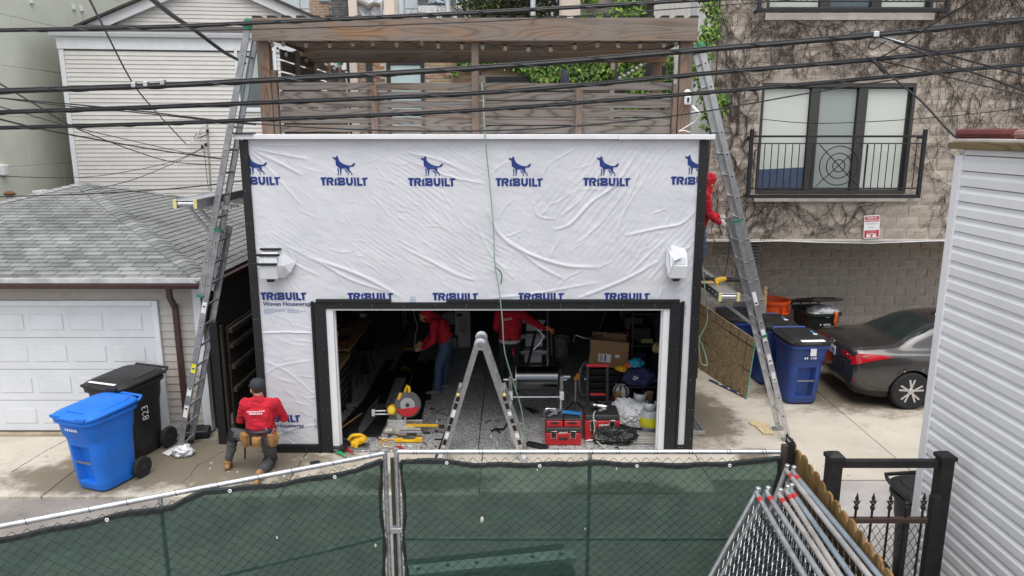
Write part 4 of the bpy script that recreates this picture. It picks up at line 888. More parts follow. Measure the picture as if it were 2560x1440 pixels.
bx('wall', (-3.75, HY+.02, 0), (2.7, 14, 5.62), BRKT, BH_, 0); bx('wall', (-3.75, HY+.021, 5.622), (2.7, 14, 7.0), MB1, BH_, 0)
wa, wb = P(966, 152, y=HY), P(1062, 210, y=HY); da, db = P(1214, 192, y=HY), P(1430, 230, y=HY)
holes = [(wa.x, 4.2, wb.x, wa.z), (da.x, 3.4, db.x, da.z)]
m = MB(); m.box2((-.099, -.012, -.03), (.099, .03, .03)); bmx = m.mesh('brick'); bmx.materials.append(BRK); nb_ = 0; half = {}
for r in range(11):
    z = 5.66+r*.0735
    x = -3.7+(.1 if r % 2 else 0)
    while x < 2.6:
        if nb_ < 300 and not any(a-.1 < x < c+.1 and b < z+.03 and z-.03 < d for a, b, c, d in holes):
            o = link('brick', bmx, BH_); o.location = Vector((x+random.uniform(-.006, .006), HY+.016+random.uniform(-.005, .005), z))-BH_.location; nb_ += 1
        x += .214
BF = M('black_frame', (.014, .014, .016), .4)
for (a, b), kind in (((wa, wb), 0), ((da, db), 1)):
    zb_ = 4.2 if kind == 0 else 3.4; o = bx('window' if kind == 0 else 'patio_door', (a.x, HY-.01, zb_), (b.x, HY+.019, a.z), BF, BH_, 0)
    for s, e in (((a.x, HY-.06, zb_), (a.x+.09, HY-.011, a.z)), ((b.x-.09, HY-.06, zb_), (b.x, HY-.011, a.z)), ((a.x+.091, HY-.06, a.z-.1), (b.x-.091, HY-.011, a.z))): bx('frame', s, e, BF, o)
    bx('pane', (a.x+.095, HY-.03, zb_), (b.x-.095, HY-.012, a.z-.105), M('pane_pale' if kind == 0 else 'pane_dark', (.42, .52, .53) if kind == 0 else (.05, .055, .06), .15, var=.1), o, 0)
p = P(923, 170, y=HY-.06); bx('downpipe', (p.x-.07, HY-.1, 0), (p.x+.07, HY-.02, 7), BF, BH_)
LIME = M('limestone', (.52, .45, .40), .85, var=.08, bmp=.2)
p = P(882, 170, y=HY-.2); bx('stone_pilaster', (p.x-.09, HY-.15, 0), (p.x+.09, HY-.001, 7), LIME, BH_); p = P(1535, 170, y=HY); bx('stone_pilaster', (p.x-.1, HY-.15, 0), (p.x+.1, HY-.001, 7), LIME, BH_)
# things above the pergola, farther back
def far(name, u0, v0, u1, v1, y, d, mat, label, cat, z0=0):
    a, b = P(u0, v0, y=y), P(u1, v1, y=y); m = MB(); m.box2((a.x, y, z0), (b.x, y+d, max(a.z, b.z))); return tag(m.build(name, mat, bev=.01), label, cat)
DBR = brick_mat('dark_brick', [(0, (.10, .10, .105)), (.5, (.075, .075, .08)), (1, (.13, .13, .135))], (.26, .25, .24), tex=True)
o = thing('dark_chimney', 'dark grey brick chimney above the pergola', 'chimney', (P(845, 20, y=11).x, 11, 6)); a, b = P(823, 20, y=11), P(868, 20, y=11)
bx('core', (a.x+.01, 11.01, 6), (b.x-.01, 11.6, 9.6), M('dark_mortar', (.26, .25, .24), .95), o, 0)
m = MB(); m.box2((-.1, 0, -.031), (.1, .02, .031)); me = m.mesh('brick'); me.materials.append(M('dark_brick_piece', (.10, .10, .108), .9, var=.3, scale=9, rnd=.25))
for r in range(20):
    n_ = 3
    for k in range(n_):
        q = link('brick', me, o); q.location = Vector((a.x+.11+k*.217+(.05 if r % 2 else -.02), 10.992, 7.45+r*.075))-o.location
o = thing('brick_gable', 'brown brick wall with a window left of the dark chimney', 'wall', (P(800, 30, y=12).x, 12, 0)); a, b = P(770, -40, y=12), P(823, 45, y=12)
bx('wall', (a.x, 12, 0), (b.x, 12.4, a.z), BRKT, o, 0); c_, d_ = P(797, -20, y=11.97), P(822, 4, y=11.97); bx('window', (c_.x, 11.95, d_.z), (d_.x, 11.999, c_.z), M('pane_grey', (.3, .35, .4), .2), o)
PST = M('pink_stucco', (.62, .53, .46), .85, var=.06, bmp=.15)
far('stucco_chimney', 868, -40, 893, 50, 10.6, .7, PST, 'narrow pink stucco chimney stack beside the dark brick chimney', 'chimney'); far('stucco_wall', 958, -40, 986, 50, 10.6, .7, PST, 'pink stucco pier right of the torn plastic sheet', 'wall')
o = thing('plastic_sheet', 'torn grey plastic sheet stretched between the stucco piers', 'plastic sheet', (P(925, 40, y=10.8).x, 10.8, 6))
m = MB(); N = 14; vs = []
for j in range(9):
    for i in range(N+1):
        u = 893+65*i/N; v = 50-50*j/8+(4*math.sin(i*1.3)+3*math.sin(i*3.1) if j == 8 else 0); p = P(u, v, y=10.8); vs.append(p+Vector((0, .05*math.sin(i*1.1+j*.7), 0)))
m.add(vs, [(j*(N+1)+i, j*(N+1)+i+1, (j+1)*(N+1)+i+1, (j+1)*(N+1)+i) for j in range(8) for i in range(N)]); f = m.build('sheet', M('plastic_grey', (.45, .47, .50), .35, var=.2, stretch=(3, 1, .5)), o, smooth=True); f.modifiers.new('t', 'SOLIDIFY').thickness = .01
m = MB(); m.tube([P(893, 4, y=10.7), P(908, 10, y=10.7), P(920, 18, y=10.7), P(935, 10, y=10.7), P(950, 12, y=10.7)], [.05, .07, .09, .06, .05], 6); m.build('rolled_edge', M('dark_tarp', (.16, .14, .12), .8), o, smooth=True)
far('white_building', 975, 14, 1420, 60, 22, 4, M('white_render', (.66, .66, .66), .7), 'far white rendered building behind the tree', 'building')
o = thing('glass_building', 'far dark glazed upper storey behind the white building', 'building', (0, 27, 0)); a, b = P(986, -60, y=26.5), P(1420, 12, y=26.5)
bx('wall', (a.x, 26.5, 0), (b.x, 30, a.z), M('far_dark', (.07, .075, .08), .4), o, 0)
for k in range(6): c_ = P(1000+k*70, 8, y=26.4); bx('window', (c_.x, 26.4, c_.z), (c_.x+.8, 26.49, c_.z+1.2), M('pane_sky', (.32, .40, .47), .1), o, 0)
GALV = M('galv_pipe', (.50, .55, .58), .45, .5, var=.1)
for u, w, lab in ((1003, .17, 'thick galvanised vent pipe above the pergola'), (1120, .1, 'thin galvanised pipe above the middle of the pergola'), (1332, .1, 'thin galvanised pipe in front of the tree')):
    a = P(u, 60, y=12.5); m = MB(); m.tube([a-Vector((0, 0, 3)), a+Vector((0, 0, 2.2))], w*.75, 12); tag(m.build('vent_pipe', GALV, smooth=True), lab, 'pipe', 'pipes above the pergola')
far('stucco_pillar', 1404, -40, 1450, 60, 9.5, .8, LIME, 'beige stone pillar right of the tree above the pergola', 'pillar')
far('back_wall', 1450, -30, 1780, 60, 12, .5, M('back_wall', (.30, .27, .24), .9), 'brown wall behind the ivy at the top', 'wall')  # one even brown slab behind the leaves
far('grey_pipe_post', 1735, -40, 1750, 330, 4.6, .12, GALV, 'grey galvanised post behind the right pergola post', 'post')
# tree behind
TB = M('bark', (.045, .036, .03), .95, var=.4, scale=12, bmp=.5); tr = thing('tree', 'dark branching tree with young leaves behind the pergola', 'tree', (P(1300, 60, y=17).x, 17, 0)); rv = random.Random(12); m = MB(); lp = []
base = Vector((P(1310, 60, y=17).x, 17, 5.5))
def grow(p, d, r, n, dep):
    pts = [p]; rs = [r]
    for i in range(n):
        d = (d+Vector((rv.gauss(0, .14), rv.gauss(0, .14), rv.gauss(.03, .1)))).normalized(); p = p+d*.28; pts.append(p); rs.append(r*(1-.6*(i+1)/n))
        if dep < 4 and rv.random() < .42: grow(p, (d+Vector((rv.gauss(0, .65), rv.gauss(0, .4), rv.gauss(.1, .35)))).normalized(), rs[-1]*.75, max(4, n-2), dep+1)
        if dep >= 2: lp.extend([p+Vector((rv.gauss(0, .22), rv.gauss(0, .22), rv.gauss(0, .2))) for _ in range(4)])
    m.tube(pts, rs, 5, cap=False)
m.tube([base-Vector((0, 0, 5.5)), base], [.3, .24], 8)
for k in range(9): grow(base+Vector((rv.uniform(-.2, .2), 0, rv.uniform(-.3, .4))), Vector((rv.uniform(-.75, .75), rv.uniform(-.3, .3), 1)).normalized(), rv.uniform(.08, .15), 12, 0)
tag(m.build('trunk', TB, tr, smooth=True)); lp = lp[:9000]; tag(leaves(lp, .11, rv, (0, -.5, 1)).build('crown', [LEAF, LEAFD, LEAFY], tr), kind='stuff')
# ivy behind and above the pergola
rv = random.Random(9); pts = []
while len(pts) < 2600:
    u, v = rv.uniform(1450, 1745), rv.uniform(-25, 62)
    if noise.noise((u*.02, v*.03, 1)) > -.12+(.25 if u < 1520 else 0): pts.append(P(u, v, y=11.9-rv.random()*.5))
ivy('thick green ivy along the top behind the right half of the pergola', pts, .17, (P(1600, 30, y=11.8).x, 11.8, 6), 3)
pts = []
while len(pts) < 2300:
    u, v = rv.uniform(1130, 1540), rv.uniform(128, 215)
    dens = noise.noise((u*.012, v*.03, 4))*.8+(.25 if u > 1330 else -.12)-(.0 if v < 190 else .1)+.25*math.exp(-((v-(172-.06*(u-1130)))/18)**2)
    if dens > .1: pts.append(P(u, v, y=HY-.08-rv.random()*.2))
ivy('green ivy trailing over the brick house behind the pergola', pts, .13, (P(1400, 170, y=8.4).x, 8.4, 5), 5)
pts = []
while len(pts) < 2000:
    u, v = rv.uniform(1548, 1705), rv.uniform(118, 335)
    if noise.noise((u*.02, v*.02, 7)) > -.2: pts.append(P(u, v, y=6.8-rv.random()*.4))
ivy('dark green ivy mass behind the right rear pergola post', pts, .12, (P(1640, 170, y=6.8).x, 6.8, 4), 8)
far('dark_backing', 1545, 60, 1745, 335, 7.2, .3, M('dark_back', (.05, .048, .045), .9), 'plain dark wall behind the ivy at the right', 'wall')  # plain near-black slab behind the leaves
# ------------------------------------------------------------------ temporary fence panels
def screen_mat():
    m, n, b = nodes('green_screen'); v = pos(n)
    f = noi(n, pos(n, (1, 1, 5)), 5, 5); c = mixc(n, ramp(n, f, [(.35, 0.), (.7, 1.)]), (.010, .040, .033), (.026, .070, .053)); L(n, c, b.inputs['Base Color']); b.inputs['Roughness'].default_value = .7
    t = n.nodes.new('ShaderNodeBsdfTransparent'); t.inputs[0].default_value = (.75, 1, .9, 1); mx = n.nodes.new('ShaderNodeMixShader')
    fr = n.nodes.new('ShaderNodeMapRange'); fr.inputs[3].default_value = .08; fr.inputs[4].default_value = .26; L(n, noi(n, pos(n, (1.5, 1, 1)), 2.2, 5), fr.inputs[0]); L(n, fr.outputs[0], mx.inputs[0])
    L(n, b.outputs[0], mx.inputs[1]); L(n, t.outputs[0], mx.inputs[2]); L(n, mx.outputs[0], n.nodes['Material Output'].inputs['Surface']); return m
SCRN = screen_mat(); HEM = M('black_hem', (.012, .018, .018), .7, var=.4, scale=9); WIRE = M('chain_wire', (.016, .019, .018), .6, 0, var=.3)
WIREG = M('galv_wire', (.36, .37, .38), .45, .8, var=.3)
def chain(o, A, ux, uz, w, h, mat, r=.0027, W=.092, Hc=.086):
    n = ux.cross(uz).normalized(); m = MB(); nw = int(w/(W/2)); nj = int(h/(Hc/2))
    for k in range(nw):
        m.tube([A+ux*((k+((j+k) % 2))*W/2)+uz*(j*Hc/2)+n*(.002 if (j+k) % 2 else -.002) for j in range(nj+1)], r, 3, cap=False)
    return tag(m.build('chain_link_mesh', mat, o), kind='stuff')
def panel(o, A, B, z0, z1, mat, rails=(.52,), mids=(.5,), r=.021, twist=True):
    """pipe frame between ground points A and B (far/near), upright"""
    A, B = Vector(A), Vector(B); up = Vector((0, 0, 1))
    for p in (A, B): m = MB(); m.tube([p+up*z0, p+up*(z1+.03)], r, 10); m.build('post', mat, o, smooth=True)
    m = MB(); m.tube([A+up*z1, B+up*z1], r, 10); m.build('top_rail', mat, o, smooth=True)
    m = MB(); m.tube([A+up*(z0+.06), B+up*(z0+.06)], r, 10); m.build('bottom_rail', mat, o, smooth=True)
    for f in rails: m = MB(); m.tube([A+up*(z0+(z1-z0)*f), B+up*(z0+(z1-z0)*f)], r*.85, 8); m.build('mid_rail', mat, o, smooth=True)
    for f in mids: m = MB(); q = A.lerp(B, f); m.tube([q+up*(z0+.06), q+up*(z1-.005)], r*.85, 8); m.build('brace', mat, o, smooth=True)
    m = MB(); d = (B-A).normalized(); ln = (B-A).length; n = d.cross(up)
    for k in range(int(ln/.3)):            # wire ties round the top rail
        c = A+d*(.12+k*.3+random.uniform(-.05, .05))+up*z1; m.tube([c+d*(t*.004)+(up*math.cos(t)+n*math.sin(t))*(r+.003) for t in np.linspace(0, 9, 14)], .0025, 3)
    tag(m.build('wire_ties', WIRE, o), kind='stuff')
def screen(o, A, B, prof, z0, n=(0, 1, 0), seed=1):
    """cloth hung behind the mesh: prof gives (fraction, top z)"""
    A, B, n = Vector(A), Vector(B), Vector(n); fs, zs = [p[0] for p in prof], [p[1] for p in prof]; NX, NZ = 90, 30; m = MB(); top = []
    for j in range(NZ+1):
        for i in range(NX+1):
            f = i/NX; zt = float(np.interp(f, fs, zs))+.006*math.sin(f*47+seed); z = z0+(zt-z0)*j/NZ; p = A.lerp(B, f); dy = .028+.012*math.sin(f*9+seed)+.022*noise.noise((f*7, z*3, seed))+.016*noise.noise((f*2, z*11, seed+3))
            q = p-n*min(.046, .024+dy*.35); q.z = z; m.v.append(tuple(q))
            if j == NZ: top.append(q)
    m.f = [(j*(NX+1)+i, j*(NX+1)+i+1, (j+1)*(NX+1)+i+1, (j+1)*(NX+1)+i) for j in range(NZ) for i in range(NX)]; m.mi = [0]*len(m.f); s = m.build('privacy_screen', SCRN, o, smooth=True)
    hm_ = MB(); rr = []
    for q in top: w = .022+.008*noise.noise(q*5); rr.append([q+n*.008+Vector((0, 0, w)), q-n*.012+Vector((0, 0, w*.6)), q-n*.014-Vector((0, 0, w*.9)), q+n*.004-Vector((0, 0, w))])
    hm_.loft(rr); hm_.build('hem', HEM, s, smooth=True)
    for f0 in (0.004, .996):
        q0 = A.lerp(B, f0); pts = [q0-n*.03+Vector(((.012 if f0 < .5 else -.012)*math.sin(z*9+seed), 0, z)) for z in np.linspace(z0, zs[0 if f0 < .5 else -1], 24)]; hm_ = MB(); hm_.tube(pts, [.016+.006*math.sin(k*1.7) for k in range(24)], 6); hm_.build('hem', HEM, s, smooth=True)
    for k in range(4):
        q = top[int((k+.5)/4*NX)]; g = MB(); g.tube([q-n*.026+Vector((.011*math.cos(t), 0, .011*math.sin(t))) for t in np.linspace(0, 2*math.pi, 12, endpoint=False)], .0045, 5, closed=True); g.build('grommet', WHITE, s)
    return s
FY = -3.99; ZR = 1.83
ca, cb = P(990, 1132, z=ZR), P(1956, 1126, z=ZR); ca.z = cb.z = 0; ca.y = cb.y = FY
F1 = thing('screened_fence', 'chain-link fence panel with green screen, straight across the alley centre', 'fence panel', (ca+cb)/2, group='temporary fence panels with green screens')
panel(F1, ca, cb, .03, ZR, STEEL, rails=(.545,)); chain(F1, ca+Vector((.01, -.052, .08)), Vector((1, 0, 0)), Vector((0, 0, 1)), (cb-ca).length-.02, ZR-.09, WIRE)
def fz(u, v): return P(u, v, y=FY).z
screen(F1, ca+Vector((.04, 0, 0)), cb-Vector((.04, 0, 0)), [(0, fz(990, 1152)), (.06, fz(1040, 1146)), (.2, fz(1180, 1158)), (.36, fz(1340, 1158)), (.5, fz(1465, 1153)), (.75, fz(1710, 1160)), (.93, fz(1900, 1152)), (1, fz(1955, 1140))], .05, seed=2)
for u, v, s in ((1205, 1300, .035), (1463, 1322, .014), (1343, 1175, .012), (1541, 1173, .016), (1001, 1328, .012), (1797, 1308, .012), (1803, 1299, .008)):
    p = P(u, v, y=FY-.05); m = MB(); m.add([p+Vector((a*s*.6, 0, b*s)) for a, b in ((-.6, -.5), (.2, -.8), (.7, 0), (.5, .9), (-.2, 1), (-.7, .4))]+[p+Vector((0, .004, 0))], [(0, 1, 2, 3, 4, 5)]); m.build('pale_scrap', M('pale_scrap', (.62, .6, .55), .8), F1)  # pale patches added for tears, their colour imitating light ground showing through
lb, la0 = P(962, 1133, z=ZR), P(0, 1316, z=ZR); lb.z = la0.z = 0; d = (la0-lb).normalized(); la = lb+d*3.33
F2 = thing('screened_fence', 'chain-link fence panel with green screen slanting towards the lower left', 'fence panel', (la+lb)/2, group='temporary fence panels with green screens')
panel(F2, lb, la, .03, ZR, STEEL, rails=(.57,), mids=(.52,)); nn = Vector((d.y, -d.x, 0)); nn = nn if nn.y > 0 else -nn
chain(F2, lb-nn*.052+Vector((0, 0, .08)), d, Vector((0, 0, 1)), 3.3, ZR-.09, WIRE)
def lz(u, v, off=0):
    r_ = ray(u, v); nrm = nn; t = (lb-CAM).dot(nrm)/r_.dot(nrm); q = CAM+r_*t; return ((q-lb).dot(d)/3.33, q.z)
screen(F2, lb+d*.04, la, sorted([(0, lz(955, 1146)[1]), lz(900, 1172), lz(700, 1206), lz(520, 1222), lz(440, 1262), lz(330, 1278), lz(180, 1310), lz(0, 1345), (1, lz(0, 1345)[1]-.02)]), .05, nn, seed=5)
for u, v, s in ((690, 1337, .016), (935, 1357, .02)):
    f, z = lz(u, v); p = lb+d*(f*3.33)-nn*.05; p.z = z; m = MB(); m.add([p+d*(a*s*.6)+Vector((0, 0, b*s)) for a, b in ((-.6, -.5), (.2, -.8), (.7, 0), (.5, .9), (-.2, 1), (-.7, .4))], [(0, 1, 2, 3, 4, 5)]); m.build('pale_scrap', M('pale_scrap', (.62, .6, .55)), F2)  # more added pale patches in place of tears with light ground behind
o = thing('fence_clamp_post', 'pair of dark steel clamps tying the two screened fence panels', 'clamp', (ca.x-.03, FY, 0))
for z in (.35, 1.1): m = MB(); m.box(((ca.x+lb.x)/2, FY, z), ((ca.x-lb.x)+.07, .06, .05)); m.build('clamp', STEEL, o, bev=.006)
m = MB(); m.tube([((ca.x+lb.x)/2, FY+.05, .0), ((ca.x+lb.x)/2, FY+.05, 1.75)], .018, 8); m.build('post', M('dark_steel', (.10, .10, .105), .5, .6), o)
# low covered trailer ramp seen through the screen
o = thing('steel_ramp', 'pale steel beam over a dark box behind the green screen', 'ramp', (-.3, -3.0, 0)); TQ = M('pale_steel', (.55, .62, .62), .5, .3)
p, q = P(1010, 1432, z=.42), P(1435, 1388, z=.42); m = MB(); m.bar(p, q, .16, .05); m.build('beam', TQ, o, bev=.006)
for k in range(6): c = p.lerp(q, (k+.5)/6); m = MB(); m.lathe([(.022, .026), (.022, .032)], 8, c); m.build('hole', BLACKP, o)
m = MB(); m.bar(p-Vector((0, -.02, .22)), q-Vector((.05, -.02, .22)), .5, .38); m.build('box', M('dark_box', (.02, .025, .028), .5), o, bev=.01)
# ------------------------------------------------------------------ stack of bare panels leaning on the board fence
tops = [(1891, 1233, 2010, 1.68), (1916, 1231, 2052, 1.69), (1947, 1236, 2082, 1.70), (1965, 1228, 2100, 1.71), (1976, 1224, 2128, 1.72), (1965, 1176, 2172, 1.75), (1982, 1180, 2198, 1.765)]
ords = ('first', 'second', 'third', 'fourth', 'fifth', 'sixth', 'last'); GRP = [STEEL, M('galv_dull', (.42, .40, .38), .6, .6, var=.25), M('galv_blue', (.40, .47, .53), .4, .8, var=.2)]
DARKS = M('folded_screen', (.010, .012, .018), .8, var=.4, scale=5)
for k, (u, v, ub, z) in enumerate(tops):
    t = P(u, v, z=z); nr = P(ub, 1440, z=z); dd = (nr-t).normalized(); dx = math.sqrt(1.83**2-z*z)*(1 if k < 5 else .9); ft = t-Vector((dx, 0, z-.03)); up = (t-ft).normalized(); h = (t-ft).length; mt = GRP[(0, 0, 1, 1, 2, 1, 2)[k]]
    o = thing('bare_fence_panel', 'bare chain-link panel leaning on the board fence, %s from the left of the stack' % ords[k], 'fence panel', ft, group='bare fence panels leaning in a stack')
    for s0 in (0, 3.2): m = MB(); m.tube([ft+dd*s0, t+dd*s0+up*.03], .021, 10); m.build('post', mt, o, smooth=True)
    for s0 in (0, h*.5, h): m = MB(); m.tube([ft+up*(s0 if s0 else .05), ft+up*(s0 if s0 else .05)+dd*3.2], .021 if s0 == h else .017, 10); m.build('rail', mt, o, smooth=True)
    m = MB(); m.tube([t+dd*.09, t+dd*.15], .0218, 10); m.build('red_band', M('red_tape', (.4, .03, .03), .5), o, smooth=True)
    m = MB(); m.lathe([(.0215, 0), (.0215, .02), (.014, .026)], 10, t+up*.03); m.build('cap', GRP[0], o, smooth=True)
    chain(o, ft+dd*.02+up*.04, dd, up, 2.6 if k < 2 else 2.2, h-.06, WIREG, r=.0023)
    if k in (1, 5):
        nr_ = dd.cross(up).normalized(); nr_ = nr_ if nr_.x > 0 else -nr_; m = MB(); N = 20
        for j in range(N+1):
            for i in range(N+1): m.v.append(tuple(ft+dd*(.06+2.9*i/N)+up*(.05+(h-.2)*j/N)+nr_*(.012+.012*noise.noise((i*.4, j*.4, k)))))
        m.f = [(j*(N+1)+i, j*(N+1)+i+1, (j+1)*(N+1)+i+1, (j+1)*(N+1)+i) for j in range(N) for i in range(N)]; m.mi = [0]*len(m.f); m.build('dark_screen', DARKS, o, smooth=True)
# ------------------------------------------------------------------ board fence
FB0, FB1 = P(1981, 1100, z=1.86), P(2228, 1440, z=1.80); fd = (FB1-FB0); fd.z = 0; fl = fd.length; fd.normalize(); fn = Vector((fd.y, -fd.x, 0))
PICK = wood('picket_wood', (.09, .045, .016), (.27, .16, .06), 2, mid=(.12, .11, .035), freq=9, rough=.8)
BF_ = thing('board_fence', 'brown dog-eared board fence running towards the lower right', 'fence', FB0*Vector((1, 1, 0)))
k = 0; s = 0
while s < 3.4:
    w = .142; zt = 1.87-.02*s+random.uniform(-.012, .012); A = FB0+fd*s; A.z = 0
    m = MB(); m.prism([(0, .02), (w-.004, .02), (w-.004, zt-.055), (w*.78, zt-.008), (w*.5, zt), (w*.22, zt-.008), (0, zt-.055)], .02, TM(A, fd, (0, 0, 1))); m.build('board', PICK, BF_, bev=.003); s += w; k += 1
for z in (.4, 1.4): m = MB(); m.bar(FB0*Vector((1, 1, 0))+fd*0+Vector((.045, 0, z)), FB0*Vector((1, 1, 0))+fd*3.3+Vector((.045, 0, z)), .04, .09); m.build('rail', PICK, BF_)
o = thing('end_post', 'dark rusty round post at the end of the screened fence', 'post', (P(1957, 1120, z=1.9).x, FY, 0)); p = P(1962, 1112, z=1.9)
m = MB(); m.tube([(p.x, p.y, 0), (p.x, p.y, 1.9)], .03, 10); m.build('post', M('rusty_post', (.06, .045, .04), .8, .3, var=.4, scale=20), o, smooth=True)
p2 = P(1974, 1108, z=1.9); m = MB(); m.tube([(p2.x+.02, p2.y, 0), (p2.x+.02, p2.y, 1.9)], .03, 8); m.tube([(p2.x+.02, p2.y, 1.86), (p2.x-.04, p2.y-.02, 1.93), (p2.x-.02, p2.y+.03, 1.96), (p2.x+.04, p2.y+.01, 1.9)], .012, 5); m.build('twin_post', BLACKP, o, smooth=True)
# ------------------------------------------------------------------ iron gate by the grey garage
GY = -4.62; BI = M('gate_iron', (.014, .0135, .013), .55, .2, var=.4, scale=16, bmp=.3, bscale=40)
o = thing('steel_gateway', 'black square steel gate frame with two capped posts', 'gateway', (2.9, GY, 0)); gl, gr = P(2085, 1155, y=GY), P(2362, 1155, y=GY); ztop = gl.z
for x in (gl.x, gr.x): bx('post', (x-.05, GY-.05, 0), (x+.05, GY+.05, ztop+.03), BI, o, .006); m = MB(); m.lathe([(.085, 0), (.085, .03), (.04, .05), (.01, .06)], 4, (x, GY, ztop+.03), Matrix.Rotation(R(45), 3, 'Z')); m.build('post_cap', BI, o)
bx('top_bar', (gl.x+.051, GY-.025, ztop-.04), (gr.x-.051, GY+.025, ztop+.02), BI, o, .004)
o = thing('iron_gate', 'black iron gate leaf with spear points and diamond mesh', 'gate', (2.9, GY-.1, 0)); za = P(2230, 1300, y=GY-.1).z; xa, xb = gl.x+.07, P(2318, 1300, y=GY-.1).x
bx('rail', (xa, GY-.12, za-.02), (xb, GY-.08, za+.02), M('rusty_rail', (.05, .03, .022), .8), o, .004); bx('rail', (xa, GY-.118, .15), (xb, GY-.082, .19), BI, o); p = P(2338, 1240, y=GY-.1); bx('stile', (p.x-.03, GY-.13, .05), (p.x+.035, GY-.07, p.z), BI, o, .004); bx('stile', (xa-.04, GY-.12, .1), (xa-.002, GY-.08, za), BI, o)
for u in (2143, 2184, 2227, 2269, 2311):
    q = P(u, 1245, y=GY-.1); m = MB(); m.tube([(q.x, GY-.1, .19), (q.x, GY-.1, q.z-.03)], .009, 6); h0 = q.z-.04
    m.lathe([(.008, -.06), (.018, -.05), (.018, -.03), (.008, -.02)], 8, (q.x, GY-.1, h0)); m.lathe([(.006, -.02), (.022, .0), (.006, .02), (.016, .03), (.001, .085)], 8, (q.x, GY-.1, h0)); m.add([(q.x-.035, GY-.1, h0+.02), (q.x-.006, GY-.108, h0-.012), (q.x+.006, GY-.108, h0-.012), (q.x+.035, GY-.1, h0+.02), (q.x, GY-.092, h0+.012)], [(0, 1, 4), (1, 2, 4), (2, 3, 4)]); m.build('spear', BI, o, smooth=True)
chain(o, Vector((xa, GY-.075, .2)), Vector((1, 0, 0)), Vector((0, 0, 1)), xb-xa, za-.23, BI, r=.003, W=.06, Hc=.1)
# ------------------------------------------------------------------ grey sided garage at the right
WX = 3.50; GG = thing('grey_garage', 'pale grey vinyl sided garage wall along the right edge', 'garage', (WX+1, -6, 0)); GV = M('grey_vinyl', (.74, .745, .76), .5, var=.05, scale=2, rnd=.03, dirt=.1)
bx('wall_core', (WX+.01, -9, 0), (WX+6, -4.03, 4.4), M('grey_core', (.2, .2, .2), .8), GG, 0)
siding(GG, (WX+.01, -4.07), (WX+.01, -8.8), .1, 36, .1175, GV, t=.022, lap=True)
bx('corner_post', (WX-.022, -4.072, 0), (WX+.08, -3.98, 4.33), GV, GG, .004)
bx('frieze', (WX-.012, -9, 4.331), (WX+.05, -4.07, 4.373), GV, GG); bx('fascia', (WX-.06, -9, 4.374), (WX+.05, -3.93, 4.425), wood('mossy_board', (.06, .04, .02), (.20, .15, .075), 1), GG); bx('roof_edge', (WX-.04, -9, 4.427), (WX+5, -3.95, 4.45), M('pale_felt', (.5, .46, .42), .9), GG)
m = MB(); m.tube([(WX+.0, -3.97, 4.49), (WX+.0, -4.62, 4.49)], .036, 8); m.build('roof_roll', M('red_felt', (.13, .03, .028), .9, var=.3, bmp=.4), GG, smooth=True); m = MB(); m.tube([(WX+.01, -4.625, 4.485), (WX+.01, -8, 4.485)], .033, 8); m.build('roof_roll', M('pink_felt', (.26, .14, .13), .9, var=.2), GG, smooth=True)
